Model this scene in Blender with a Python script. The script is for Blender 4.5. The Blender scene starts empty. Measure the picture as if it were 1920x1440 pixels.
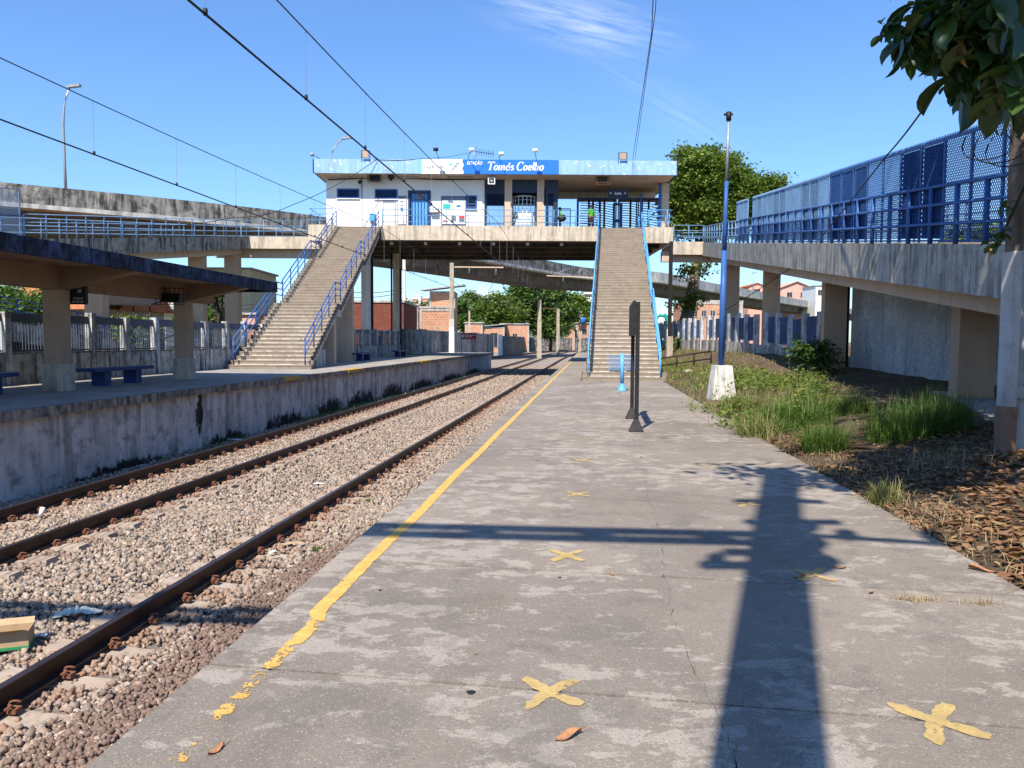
import bpy, math, random
import numpy as np
from mathutils import Vector, Matrix, Euler
from mathutils import noise as mnoise
random.seed(7); RNG = np.random.default_rng(7)
sc = bpy.context.scene
COL = sc.collection
PI = math.pi

# ------------------------------------------------------------- camera
FPX = 1442.0
PITCH = math.atan((720 - 637.5) / FPX)
ROLL = 0.006
CAMZ = 1.6
cam = bpy.data.cameras.new('camera')
camo = bpy.data.objects.new('camera', cam); COL.objects.link(camo)
cam.sensor_width = 36; cam.lens = 36 * FPX / 1920
cam.clip_start = 0.05; cam.clip_end = 6000
Rm = Matrix.Rotation(PI / 2 - PITCH, 4, 'X') @ Matrix.Rotation(ROLL, 4, 'Z')
camo.matrix_world = Matrix.Translation((0, 0, CAMZ)) @ Rm
sc.camera = camo
R3 = Rm.to_3x3()

# ------------------------------------------------------------- world, sun, exposure
SUN_EL = math.radians(51)
SH = Vector((0.334, 0.943, 0)).normalized()          # direction shadows fall on the ground
w = bpy.data.worlds.new('World'); sc.world = w; w.use_nodes = True
nt = w.node_tree; nt.nodes.clear()
wo = nt.nodes.new('ShaderNodeOutputWorld'); bg = nt.nodes.new('ShaderNodeBackground')
sky = nt.nodes.new('ShaderNodeTexSky'); sky.sky_type = 'NISHITA'; sky.sun_disc = False
sky.sun_elevation = SUN_EL; sky.sun_rotation = math.atan2(-SH.x, -SH.y) % (2 * PI)
sky.altitude = 0; sky.air_density = 1.25; sky.dust_density = 0.35; sky.ozone_density = 2.6
bg.inputs['Strength'].default_value = 0.102
def wn(t, **k):
    n = nt.nodes.new(t)
    for a, b in k.items():
        if a.startswith('i_'): n.inputs[int(a[2:])].default_value = b
        else: setattr(n, a, b)
    return n
L = nt.links.new
# thin cirrus and a low cumulus, as in the photo
tc = wn('ShaderNodeTexCoord'); sep = wn('ShaderNodeSeparateXYZ'); L(tc.outputs['Generated'], sep.inputs[0])
mx = wn('ShaderNodeMath', operation='MAXIMUM', i_1=0.05); L(sep.outputs['Y'], mx.inputs[0])
dx = wn('ShaderNodeMath', operation='DIVIDE'); L(sep.outputs['X'], dx.inputs[0]); L(mx.outputs[0], dx.inputs[1])
dz = wn('ShaderNodeMath', operation='DIVIDE'); L(sep.outputs['Z'], dz.inputs[0]); L(mx.outputs[0], dz.inputs[1])
cmb = wn('ShaderNodeCombineXYZ'); L(dx.outputs[0], cmb.inputs[0]); L(dz.outputs[0], cmb.inputs[1])
def cloud(cx, cy, sx, sy, rot, nscale, lo, hi, stretch=(1, 1, 1), amount=1.0):
    mp = wn('ShaderNodeMapping', vector_type='TEXTURE')
    mp.inputs['Location'].default_value = (cx, cy, 0); mp.inputs['Rotation'].default_value = (0, 0, rot)
    mp.inputs['Scale'].default_value = (sx, sy, 1); L(cmb.outputs[0], mp.inputs[0])
    ln = wn('ShaderNodeVectorMath', operation='LENGTH'); L(mp.outputs[0], ln.inputs[0])
    fall = wn('ShaderNodeMapRange', interpolation_type='SMOOTHSTEP'); L(ln.outputs['Value'], fall.inputs[0])
    fall.inputs[1].default_value = 0; fall.inputs[2].default_value = 1; fall.inputs[3].default_value = 1; fall.inputs[4].default_value = 0
    mp2 = wn('ShaderNodeMapping'); mp2.inputs['Scale'].default_value = stretch; L(mp.outputs[0], mp2.inputs[0])
    ns = wn('ShaderNodeTexNoise'); ns.inputs['Scale'].default_value = nscale; ns.inputs['Detail'].default_value = 8; ns.inputs['Roughness'].default_value = .62
    ns.inputs['Distortion'].default_value = .5
    L(mp2.outputs[0], ns.inputs['Vector'])
    mr = wn('ShaderNodeMapRange'); L(ns.outputs['Fac'], mr.inputs[0]); mr.inputs[1].default_value = lo; mr.inputs[2].default_value = hi
    m = wn('ShaderNodeMath', operation='MULTIPLY'); L(fall.outputs[0], m.inputs[0]); L(mr.outputs[0], m.inputs[1])
    m2 = wn('ShaderNodeMath', operation='MULTIPLY', i_1=amount); L(m.outputs[0], m2.inputs[0])
    return m2.outputs[0]
cl = [cloud(.085, .405, .17, .055, -.22, 2.2, .36, .85, (.8, 2.2, 1), .85),
      cloud(.20, .30, .16, .04, -.5, 2.0, .40, .9, (.7, 2.6, 1), .30),
      cloud(-.035, .052, .035, .028, 0, 3.0, .25, .6, (1, 1, 1), .9),
      cloud(-.33, .135, .12, .035, .1, 2.5, .4, .9, (.8, 2.5, 1), .22)]
acc = cl[0]
for c in cl[1:]:
    a = wn('ShaderNodeMath', operation='ADD'); a.use_clamp = True; L(acc, a.inputs[0]); L(c, a.inputs[1]); acc = a.outputs[0]
mixc = wn('ShaderNodeMix', data_type='RGBA'); L(acc, mixc.inputs[0])
grade = wn('ShaderNodeMix', data_type='RGBA', blend_type='MULTIPLY'); grade.inputs[0].default_value = 1
L(sky.outputs[0], grade.inputs[6]); grade.inputs[7].default_value = (.665, .905, 1.25, 1)
L(grade.outputs[2], mixc.inputs[6]); mixc.inputs[7].default_value = (6.2, 6.8, 7.6, 1)
L(mixc.outputs[2], bg.inputs['Color']); L(bg.outputs[0], wo.inputs['Surface'])

sl = bpy.data.lights.new('sun', 'SUN'); sl.energy = 5.0; sl.angle = math.radians(.5); sl.color = (1.0, .925, .80)
so = bpy.data.objects.new('sun', sl); COL.objects.link(so)
ldir = Vector((SH.x * math.cos(SUN_EL), SH.y * math.cos(SUN_EL), -math.sin(SUN_EL)))
so.rotation_euler = ldir.to_track_quat('-Z', 'Y').to_euler(); so.location = (-20, -60, 80)
sc.view_settings.view_transform = 'Standard'; sc.view_settings.look = 'None'
sc.view_settings.gamma = 1; sc.view_settings.use_curve_mapping = False; sc.view_settings.exposure = 0.73
sc.cycles.use_denoising = True
sc.cycles.max_bounces = 6; sc.cycles.transparent_max_bounces = 12; sc.cycles.diffuse_bounces = 3
sc.render.use_persistent_data = False

# ------------------------------------------------------------- placing helpers
def ray(px, py):
    return (R3 @ Vector(((px - 960) / FPX, (720 - py) / FPX, -1))).normalized()
def AY(px, py, Y):
    d = ray(px, py); t = Y / d.y; return Vector((d.x * t, Y, CAMZ + d.z * t))
def AZ(px, py, z):
    d = ray(px, py); t = (z - CAMZ) / d.z; return Vector((d.x * t, d.y * t, z))
TH = math.radians(5.94); CT, ST = math.cos(TH), math.sin(TH)
def T(xt, d, z=0.0):
    """point in the frame of the railway: xt to the right of the camera, d along the line"""
    return Vector((xt * CT + d * ST, -xt * ST + d * CT, z))
def toT(x, y): return (x * CT - y * ST, x * ST + y * CT)

# ------------------------------------------------------------- mesh builder
class MB:
    def __init__(s): s.v = []; s.f = []; s.sm = []
    def add(s, vs, fs, smooth=False):
        b = len(s.v); s.v += [tuple(p) for p in vs]
        s.f += [tuple(b + i for i in f) for f in fs]; s.sm += [smooth] * len(fs); return s
    def box(s, a, b):
        x0, x1 = sorted((a[0], b[0])); y0, y1 = sorted((a[1], b[1])); z0, z1 = sorted((a[2], b[2]))
        return s.add([(x0, y0, z0), (x1, y0, z0), (x1, y1, z0), (x0, y1, z0), (x0, y0, z1), (x1, y0, z1), (x1, y1, z1), (x0, y1, z1)],
                     [(0, 3, 2, 1), (4, 5, 6, 7), (0, 1, 5, 4), (1, 2, 6, 5), (2, 3, 7, 6), (3, 0, 4, 7)])
    def beam(s, p, q, wd, ht, up=(0, 0, 1), off=(0, 0)):
        """box from p to q, wd across, ht along up; off shifts (side, up)"""
        p = Vector(p); q = Vector(q); d = (q - p).normalized(); u = Vector(up)
        sd = d.cross(u).normalized(); u2 = sd.cross(d).normalized()
        o = sd * off[0] + u2 * off[1]; a = sd * wd / 2; b = u2 * ht / 2
        vs = [p + o - a - b, p + o + a - b, p + o + a + b, p + o - a + b, q + o - a - b, q + o + a - b, q + o + a + b, q + o - a + b]
        return s.add(vs, [(0, 3, 2, 1), (4, 5, 6, 7), (0, 1, 5, 4), (1, 2, 6, 5), (2, 3, 7, 6), (3, 0, 4, 7)][::1])
    def vbeam(s, p, q, wd, z0, z1):
        """vertical-sided beam p->q in plan, faces between offsets z0 and z1 from the points"""
        p = Vector(p); q = Vector(q); h = Vector((q.x - p.x, q.y - p.y, 0)).normalized(); n = Vector((h.y, -h.x, 0)) * wd / 2
        Z = Vector((0, 0, 1))
        vs = [p - n + Z * z0, p + n + Z * z0, p + n + Z * z1, p - n + Z * z1, q - n + Z * z0, q + n + Z * z0, q + n + Z * z1, q - n + Z * z1]
        return s.add(vs, [(0, 1, 2, 3), (5, 4, 7, 6), (1, 5, 6, 2), (4, 0, 3, 7), (3, 2, 6, 7), (4, 5, 1, 0)])
    def tube(s, pts, r, n=8, cap=True):
        pts = [Vector(p) for p in pts]; m = len(pts); rr = r if isinstance(r, (list, tuple)) else [r] * m
        vs = []
        for i, p in enumerate(pts):
            d = (pts[min(i + 1, m - 1)] - pts[max(i - 1, 0)]).normalized()
            u = Vector((0, 0, 1)) if abs(d.z) < .95 else Vector((1, 0, 0))
            a = d.cross(u).normalized(); b = a.cross(d)
            for k in range(n):
                t = 2 * PI * k / n; vs.append(p + a * math.cos(t) * rr[i] + b * math.sin(t) * rr[i])
        fs = [(i * n + k, i * n + (k + 1) % n, (i + 1) * n + (k + 1) % n, (i + 1) * n + k) for i in range(m - 1) for k in range(n)]
        s.add(vs, fs, n > 4)
        if cap:
            b = len(s.v) - n * m
            s.f += [tuple(b + k for k in range(n))[::-1], tuple(b + (m - 1) * n + k for k in range(n))]; s.sm += [False, False]
        return s
    def prism(s, poly, vec):
        """closed planar polygon extruded by vec"""
        n = len(poly); v = Vector(vec); P = [Vector(p) for p in poly]
        return s.add(P + [p + v for p in P], [tuple(range(n))[::-1], tuple(range(n, 2 * n))] + [(i, (i + 1) % n, n + (i + 1) % n, n + i) for i in range(n)])
    def quad(s, *p): return s.add(p, [tuple(range(len(p)))])
    def sphere(s, c, r, nu=10, nv=7, sc3=(1, 1, 1)):
        vs = []; fs = []
        for j in range(nv + 1):
            for i in range(nu):
                a = 2 * PI * i / nu; b = PI * j / nv
                vs.append((c[0] + r * sc3[0] * math.sin(b) * math.cos(a), c[1] + r * sc3[1] * math.sin(b) * math.sin(a), c[2] + r * sc3[2] * math.cos(b)))
        for j in range(nv):
            for i in range(nu):
                fs.append((j * nu + i, (j + 1) * nu + i, (j + 1) * nu + (i + 1) % nu, j * nu + (i + 1) % nu))
        return s.add(vs, fs, True)
    def build(s, name, m, parent=None, org=None, **props):
        o = Vector(org) if org is not None else (wloc(parent) if parent else Vector((0, 0, 0)))
        me = bpy.data.meshes.new(name)
        me.from_pydata([(x - o.x, y - o.y, z - o.z) for x, y, z in s.v], [], s.f)
        me.polygons.foreach_set('use_smooth', s.sm); me.materials.append(m); me.update(); me.validate()
        return link(name, me, parent, o, **props)
def wloc(p):
    v = Vector((0, 0, 0))
    while p is not None: v = v + p.location; p = p.parent
    return v
def link(name, me, parent=None, o=(0, 0, 0), rot=None, scale=None, **props):
    ob = bpy.data.objects.new(name, me); COL.objects.link(ob)
    if parent is not None: ob.parent = parent; ob.location = Vector(o) - wloc(parent)
    else: ob.location = o
    if rot: ob.rotation_euler = rot
    if scale: ob.scale = scale
    for k, v in props.items(): ob[k] = v
    return ob
def tag(o, label, cat, group=None):
    o['label'] = label; o['category'] = cat
    if group: o['group'] = group
    return o
def thing(name, label, cat, loc=(0, 0, 0), group=None):
    o = bpy.data.objects.new(name, None); COL.objects.link(o); o.location = loc; o.empty_display_size = .2
    return tag(o, label, cat, group)
def copy_tree(o, parent=None):
    c = o.copy(); COL.objects.link(c); c.parent = parent
    for ch in list(o.children): copy_tree(ch, c)
    return c
def npmesh(name, V, F, m, parent=None, org=(0, 0, 0), smooth=False, **props):
    """V (n,3), F (m,k) arrays -> object"""
    me = bpy.data.meshes.new(name); k = F.shape[1]
    me.vertices.add(len(V)); me.vertices.foreach_set('co', (V - np.array(org)).astype(np.float32).ravel())
    me.loops.add(F.size); me.loops.foreach_set('vertex_index', F.astype(np.int32).ravel())
    me.polygons.add(len(F)); me.polygons.foreach_set('loop_start', np.arange(0, F.size, k, dtype=np.int32))
    me.polygons.foreach_set('loop_total', np.full(len(F), k, dtype=np.int32))
    if smooth: me.polygons.foreach_set('use_smooth', np.ones(len(F), dtype=bool))
    me.update(calc_edges=True); me.materials.append(m)
    return link(name, me, parent, Vector(org), **props)

# ------------------------------------------------------------- materials
class NT:
    def __init__(s, name):
        s.m = bpy.data.materials.new(name); s.m.use_nodes = True; s.t = s.m.node_tree; s.t.nodes.clear()
        s.out = s.n('ShaderNodeOutputMaterial'); s.p = s.n('ShaderNodeBsdfPrincipled'); s.l(s.p.outputs[0], s.out.inputs[0])
        s.geo = s.n('ShaderNodeNewGeometry')
    def n(s, t, **k):
        n = s.t.nodes.new(t)
        for a, b in k.items():
            if a.startswith('i_'): n.inputs[int(a[2:])].default_value = b
            else: setattr(n, a, b)
        return n
    def l(s, a, b): s.t.links.new(a, b)
    def pos(s, scale=(1, 1, 1), loc=(0, 0, 0), rot=(0, 0, 0), src=None):
        mp = s.n('ShaderNodeMapping'); mp.inputs['Scale'].default_value = scale; mp.inputs['Location'].default_value = loc; mp.inputs['Rotation'].default_value = rot
        s.l(src or s.geo.outputs['Position'], mp.inputs[0]); return mp.outputs[0]
    def noise(s, scale, detail=5, rough=.6, vec=None, dist=0):
        n = s.n('ShaderNodeTexNoise'); n.inputs['Scale'].default_value = scale; n.inputs['Detail'].default_value = detail
        n.inputs['Roughness'].default_value = rough; n.inputs['Distortion'].default_value = dist
        s.l(vec or s.geo.outputs['Position'], n.inputs['Vector']); return n.outputs['Fac']
    def rng(s, x, a, b, c=0., d=1.):
        n = s.n('ShaderNodeMapRange'); s.l(x, n.inputs[0])
        for i, v in enumerate((a, b, c, d)): n.inputs[i + 1].default_value = v
        return n.outputs[0]
    def mix(s, f, a, b, mode='MIX'):
        n = s.n('ShaderNodeMix', data_type='RGBA', blend_type=mode)
        for x, i in ((f, 0), (a, 6), (b, 7)):
            if hasattr(x, 'node'): s.l(x, n.inputs[i])
            elif i == 0: n.inputs[0].default_value = x
            else: n.inputs[i].default_value = (*x[:3], 1)
        return n.outputs[2]
    def math(s, op, a, b=None, clamp=False):
        n = s.n('ShaderNodeMath', operation=op); n.use_clamp = clamp
        for x, i in ((a, 0), (b, 1)):
            if x is None: continue
            if hasattr(x, 'node'): s.l(x, n.inputs[i])
            else: n.inputs[i].default_value = x
        return n.outputs[0]
    def bump(s, h, strength=.3, dist=.01):
        b = s.n('ShaderNodeBump'); b.inputs['Strength'].default_value = strength; b.inputs['Distance'].default_value = dist
        s.l(h, b.inputs['Height']); s.l(b.outputs[0], s.p.inputs['Normal'])
    def done(s, col, rough=.8, metal=0., spec=.3):
        if hasattr(col, 'node'): s.l(col, s.p.inputs['Base Color'])
        else: s.p.inputs['Base Color'].default_value = (*col, 1)
        if hasattr(rough, 'node'): s.l(rough, s.p.inputs['Roughness'])
        else: s.p.inputs['Roughness'].default_value = rough
        s.p.inputs['Metallic'].default_value = metal; s.p.inputs['Specular IOR Level'].default_value = spec
        return s.m

def plain(name, c, rough=.7, metal=0., var=.25, vscale=3, spec=.3):
    t = NT(name); f = t.noise(vscale, 5); g = t.noise(vscale * 9, 3)
    k = t.rng(f, .3, .7, 1 - var, 1 + var * .6)
    k2 = t.math('MULTIPLY', k, t.rng(g, .3, .7, 1 - var * .5, 1 + var * .4))
    cm = t.n('ShaderNodeCombineXYZ'); [t.l(k2, cm.inputs[i]) for i in range(3)]
    return t.done(t.mix(1., c, cm.outputs[0], 'MULTIPLY'), rough, metal, spec)

def stained(name, base, light=None, dark=(.05, .045, .04), dk=.5, streaks=.6, rough=.9, bump=.4, sscale=1.0, flake=None, flk=.56, grain=40, bd=.008):
    """weathered concrete / paint: broad tone change, vertical run-off streaks, pits; optional flaked patches"""
    t = NT(name); light = light or tuple(min(1, c * 1.25) for c in base)
    c = t.mix(t.rng(t.noise(.9 * sscale, 6), .35, .68), base, light)
    c = t.mix(t.rng(t.noise(grain, 3, .7), .35, .75, 0, .35), c, tuple(x * .6 for x in base))
    st = t.noise(1.0, 7, .65, t.pos((3.2 * sscale, 3.2 * sscale, .28 * sscale)))
    st2 = t.noise(.8 * sscale, 5, .6)
    m = t.math('MULTIPLY', t.rng(st, .43, .58), t.rng(st2, .32, .56))
    c = t.mix(t.math('MULTIPLY', m, streaks), c, dark)
    bl = t.rng(t.noise(2.3 * sscale, 8, .7, dist=.4), .60 - dk * .14, .66, 0, dk)
    c = t.mix(bl, c, dark)
    if flake:
        fl = t.rng(t.noise(3.1 * sscale, 9, .72, dist=.3), flk, flk + .025)
        c = t.mix(fl, c, flake)
    h = t.math('ADD', t.noise(grain, 5, .7), t.math('MULTIPLY', t.noise(6, 5), .8))
    t.bump(h, bump, bd)
    return t.done(c, rough, 0, .2)

M = {}
def slab_mat():
    t = NT('platform_concrete')
    big = t.noise(.5, 6, .6); fine = t.noise(95, 3, .8); fine2 = t.noise(28, 5, .7)
    c = t.mix(t.rng(big, .36, .64), (.215, .178, .146), (.30, .255, .212))
    oi = t.n('ShaderNodeObjectInfo'); c = t.mix(t.rng(oi.outputs['Random'], 0, 1, 0, .30), c, (.155, .130, .108))
    # dark traffic film, worn through to paler concrete in crisp irregular flakes
    zone = t.rng(t.noise(.45, 4, .5, t.pos(loc=(4, 1, 0))), .40, .62)
    pv = t.pos((1, 1.5, 1), rot=(0, 0, .12))
    n1 = t.noise(3.4, 12, .70, pv, .25)
    thr = t.math('SUBTRACT', n1, t.math('MULTIPLY', zone, -.13))
    c = t.mix(t.rng(thr, .595, .625, 0, .66), c, (.44, .385, .33))
    n3 = t.noise(1.1, 12, .74, t.pos((1, 1.2, 1), loc=(17, 5, 0)), .6)
    c = t.mix(t.rng(n3, .60, .63, 0, .34), c, (.42, .37, .315))
    c = t.mix(t.rng(t.noise(.8, 9, .72, t.pos(loc=(31, 4, 1)), .8), .56, .66, 0, .38), c, (.12, .10, .085))
    n2 = t.noise(9.0, 10, .72, t.pos((1, 1.4, 1), loc=(7, 3, 0)), .2)
    c = t.mix(t.rng(t.math('ADD', n2, t.math('MULTIPLY', zone, .05)), .625, .65, 0, .5), c, (.46, .42, .37))
    c = t.mix(t.rng(t.noise(2.1, 9, .7, t.pos(loc=(3, 9, 1)), .3), .52, .60, 0, .42), c, (.125, .112, .10))
    c = t.mix(t.rng(t.noise(1.3, 6, .6, t.pos(loc=(13, 2, 1))), .6, .72, 0, .3), c, (.23, .24, .24))
    c = t.mix(t.rng(t.noise(1.7, 6, .6, t.pos(loc=(1, 22, 1))), .62, .74, 0, .35), c, (.19, .135, .10))
    vor = t.n('ShaderNodeTexVoronoi'); vor.inputs['Scale'].default_value = 105; t.l(t.geo.outputs['Position'], vor.inputs['Vector'])
    sepc = t.n('ShaderNodeSeparateColor'); t.l(vor.outputs['Color'], sepc.inputs[0])
    lt = t.math('MULTIPLY', t.rng(sepc.outputs[0], .78, .86), t.rng(vor.outputs['Distance'], .5, .25))
    dkk = t.math('MULTIPLY', t.rng(sepc.outputs[1], .72, .85), t.rng(vor.outputs['Distance'], .55, .25))
    c = t.mix(t.math('MULTIPLY', lt, .6), c, (.52, .47, .41)); c = t.mix(t.math('MULTIPLY', dkk, .6), c, (.075, .065, .055))
    c = t.mix(t.rng(fine, .3, .7, 0, .5), c, (.135, .118, .10))
    t.bump(t.math('ADD', fine, t.math('MULTIPLY', fine2, 1.2)), .7, .007)
    return t.done(c, .88, 0, .25)
M['slab'] = slab_mat()
def paint_wear(name, col, lo=.40, op=1.):
    t = NT(name); col2 = tuple(x * .72 for x in col)
    c = t.mix(t.rng(t.noise(9, 6), .35, .7), col, col2)
    c = t.mix(t.rng(t.noise(160, 3), .45, .75, 0, .5), c, tuple(x * .4 for x in col))
    uv = t.n('ShaderNodeUVMap'); sx = t.n('ShaderNodeSeparateXYZ'); t.l(uv.outputs[0], sx.inputs[0])
    edge = t.math('ABSOLUTE', sx.outputs[0])                      # 0 middle .. 1 edge
    wear = sx.outputs[1]                                          # extra wear 0..1
    nn = t.math('ADD', t.noise(8, 10, .74, dist=.3), t.math('MULTIPLY', t.noise(60, 4, .7), .20))
    v = t.math('SUBTRACT', nn, t.math('MULTIPLY', t.math('POWER', edge, 5.), .16))
    v = t.math('SUBTRACT', v, t.math('MULTIPLY', wear, .30))
    a = t.math('MULTIPLY', t.rng(v, lo, lo + .02), t.rng(t.noise(120, 4, .7), .32, .50, op - .3, op))
    tr = t.n('ShaderNodeBsdfTransparent'); ms = t.n('ShaderNodeMixShader')
    m = t.done(c, .75, 0, .3); t.l(a, ms.inputs[0]); t.l(tr.outputs[0], ms.inputs[1]); t.l(t.p.outputs[0], ms.inputs[2]); t.l(ms.outputs[0], t.out.inputs[0])
    return m
M['yellow'] = paint_wear('worn_yellow_paint', (.68, .41, .11), .43)
def stain_mat():
    t = NT('black_run_off_stain'); uv = t.n('ShaderNodeUVMap'); sx = t.n('ShaderNodeSeparateXYZ'); t.l(uv.outputs[0], sx.inputs[0])
    r = t.math('ADD', t.math('MULTIPLY', sx.outputs[0], sx.outputs[0]), t.math('MULTIPLY', sx.outputs[1], sx.outputs[1]))
    nn = t.math('ADD', t.noise(3.2, 9, .75, t.pos((1, 1, .7)), .5), t.math('MULTIPLY', t.noise(12, 6, .7), .2))
    a = t.rng(t.math('SUBTRACT', nn, t.math('MULTIPLY', r, .30)), .40, .50, 0, .88)
    tr = t.n('ShaderNodeBsdfTransparent'); ms = t.n('ShaderNodeMixShader'); m = t.done((.024, .022, .02), .9, 0, .1)
    t.l(a, ms.inputs[0]); t.l(tr.outputs[0], ms.inputs[1]); t.l(t.p.outputs[0], ms.inputs[2]); t.l(ms.outputs[0], t.out.inputs[0]); return m
M['black_stain'] = stain_mat()
M['yellow_cross'] = paint_wear('faded_yellow_paint', (.56, .40, .16), .51, .88)
def island(name, cols, rough=.9, bumpscale=60, hue=None, bump=.3, trans=False, rust=False):
    t = NT(name); r = t.n('ShaderNodeValToRGB'); r.color_ramp.interpolation = 'LINEAR'
    e = r.color_ramp.elements; n = len(cols)
    while len(e) < n: e.new(.5)
    for i, c in enumerate(cols): e[i].position = i / max(1, n - 1); e[i].color = (*c, 1)
    t.l(t.geo.outputs['Random Per Island'], r.inputs[0])
    c = t.mix(t.rng(t.noise(bumpscale * .5, 4), .3, .7, 0, .45), r.outputs[0], tuple(np.mean(cols, axis=0) * .55))
    if rust:      # brake dust and rust lying along each rail
        sp = t.n('ShaderNodeSeparateXYZ'); t.l(t.geo.outputs['Position'], sp.inputs[0])
        xt = t.math('SUBTRACT', t.math('MULTIPLY', sp.outputs[0], CT), t.math('MULTIPLY', sp.outputs[1], ST)); acc_ = None
        for r_ in (-8.6, -7.0, -4.23):
            v = t.rng(t.math('ABSOLUTE', t.math('SUBTRACT', xt, r_)), .12, .62, .85, 0); acc_ = v if acc_ is None else t.math('MAXIMUM', acc_, v)
        c = t.mix(t.math('MULTIPLY', acc_, t.rng(t.noise(3, 4), .3, .6)), c, (.27, .15, .095))
    if bump: t.bump(t.noise(bumpscale, 3), bump, .004)
    m = t.done(c, rough, 0, .25)
    if trans:
        tl = t.n('ShaderNodeBsdfTranslucent'); t.l(t.mix(1., c, (1.0, 1.0, .45), 'MULTIPLY'), tl.inputs[0]); ms = t.n('ShaderNodeMixShader'); ms.inputs[0].default_value = trans
        t.l(t.p.outputs[0], ms.inputs[1]); t.l(tl.outputs[0], ms.inputs[2]); t.l(ms.outputs[0], t.out.inputs[0])
    return m
M['ballast'] = island('crushed_stone', [(.27, .20, .155), (.38, .295, .235), (.18, .15, .13), (.45, .36, .285), (.32, .235, .175), (.10, .09, .085), (.52, .43, .35), (.29, .265, .24), (.34, .21, .14), (.40, .32, .25), (.13, .115, .105)], rust=True)
M['pebble'] = island('brown_pebbles', [(.17, .11, .085), (.22, .15, .12), (.13, .095, .08), (.26, .18, .14), (.19, .125, .10)])
M['litter'] = island('dry_leaves', [(.25, .12, .055), (.16, .075, .035), (.34, .19, .095), (.21, .105, .055), (.10, .06, .04), (.42, .28, .13), (.28, .15, .08), (.17, .095, .06), (.30, .20, .13)], .7, 20, trans=.15)
M['grass'] = island('green_grass', [(.06, .14, .018), (.10, .20, .03), (.045, .11, .018), (.15, .25, .045), (.21, .22, .07), (.07, .16, .025)], .5, 8, bump=0, trans=.35)
M['grass_pale'] = island('pale_grass', [(.16, .20, .05), (.22, .24, .07), (.12, .17, .04), (.33, .28, .12), (.42, .33, .18)], .6, 8, bump=0, trans=.3)  # paler, yellower grass with some straw tones
M['grass_dry'] = island('dry_grass', [(.42, .31, .17), (.34, .24, .13), (.5, .38, .22), (.24, .18, .10)], .7, 8, bump=0, trans=.2)
M['leaf_big'] = island('glossy_leaves', [(.025, .065, .012), (.045, .10, .02), (.02, .045, .012), (.08, .14, .03), (.035, .075, .015), (.12, .17, .03)], .38, 12, bump=0, trans=.14)
M['leaf_tree'] = island('tree_leaves', [(.09, .17, .025), (.13, .22, .035), (.055, .11, .02), (.19, .27, .045), (.27, .29, .06), (.09, .18, .035)], .5, 2, bump=0, trans=.3)
M['leaf_far'] = island('far_tree_leaves', [(.055, .13, .025), (.085, .18, .035), (.04, .09, .02), (.12, .21, .04), (.19, .23, .06), (.07, .16, .04)], .6, 2, bump=0, trans=.25)
M['rail'] = plain('rusty_rail_steel', (.045, .028, .022), .5, .3, .3, 6)
M['railtop'] = plain('dull_rail_head', (.10, .085, .095), .34, .75, .2, 3)
M['clip'] = plain('rusted_clips', (.20, .085, .05), .8, .1, .35, 40)
M['sleeper'] = stained('sleeper_concrete', (.36, .28, .22), (.44, .36, .29), (.10, .07, .05), .5, .2, bump=.5, sscale=2)
def rough_mat():
    t = NT('roughcast_wall'); n = t.noise(11, 8, .75, dist=.6); n2 = t.noise(.7, 6, .65)
    c = t.mix(t.rng(n2, .38, .6), (.56, .555, .54), (.78, .78, .77)); c = t.mix(t.rng(n, .42, .60, .55, 0), c, (.24, .23, .22))  # roughcast hollows coloured darker, standing in for the shading of the relief
    c = t.mix(t.rng(t.noise(1.0, 6, .6, t.pos((2, 2, .25))), .52, .66, 0, .5), c, (.22, .21, .20))
    t.bump(n, 1.0, .08); return t.done(c, .95, 0, .1)
M['roughcast'] = rough_mat()
def ground_mat(name, a, b, c3, s=1.0):
    t = NT(name); c = t.mix(t.rng(t.noise(.7 * s, 8, .65), .38, .62), a, b)
    c = t.mix(t.rng(t.noise(3 * s, 8, .7), .5, .65, 0, .8), c, c3); c = t.mix(t.rng(t.noise(30 * s, 5, .7), .4, .7, 0, .5), c, tuple(x * .55 for x in a))
    t.bump(t.noise(18 * s, 8, .75), .9, .04); return t.done(c, .95, 0, .1)
M['soil'] = ground_mat('leafy_soil', (.10, .068, .045), (.16, .115, .075), (.07, .055, .035), 1.5)
M['ballast_bed'] = ground_mat('stone_bed', (.26, .21, .18), (.36, .30, .26), (.20, .17, .15), 3)
M['earth'] = ground_mat('earth', (.18, .15, .10), (.10, .12, .05), (.22, .19, .14), .3)
M['wall_lilac'] = stained('old_whitewash', (.46, .43, .41), (.62, .585, .56), (.10, .085, .075), .65, .65, sscale=1.1, flake=(.27, .22, .18), flk=.63)
M['lip'] = stained('black_stained_lip', (.24, .21, .18), (.34, .29, .24), (.035, .03, .028), .9, .8, sscale=2.2, bump=.8)
M['slab_left'] = stained('far_platform_concrete', (.27, .25, .225), (.38, .35, .31), (.12, .11, .10), .6, .1, bump=.4)
M['cream'] = stained('cream_paint', (.56, .42, .31), (.62, .48, .36), (.18, .14, .11), .25, .2, bump=.25)
M['cream_dirty'] = stained('stained_cream_beam', (.52, .43, .33), (.62, .53, .42), (.07, .06, .05), .35, .45, sscale=1.6, bump=.5)
M['cream_wall'] = stained('cream_render_wall', (.60, .54, .47), (.68, .62, .55), (.2, .17, .14), .3, .35, bump=.25)
M['beam_grey'] = stained('grey_flaking_beam', (.38, .36, .32), (.50, .48, .43), (.085, .078, .07), .5, .75, sscale=1.9, bump=.7, flake=(.50, .43, .30), flk=.615)
M['under'] = stained('dark_soffit', (.075, .062, .052), (.12, .10, .082), (.025, .022, .02), .8, .3, sscale=.7)  # one very dark tone for the deck underside and low ramp wall
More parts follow.
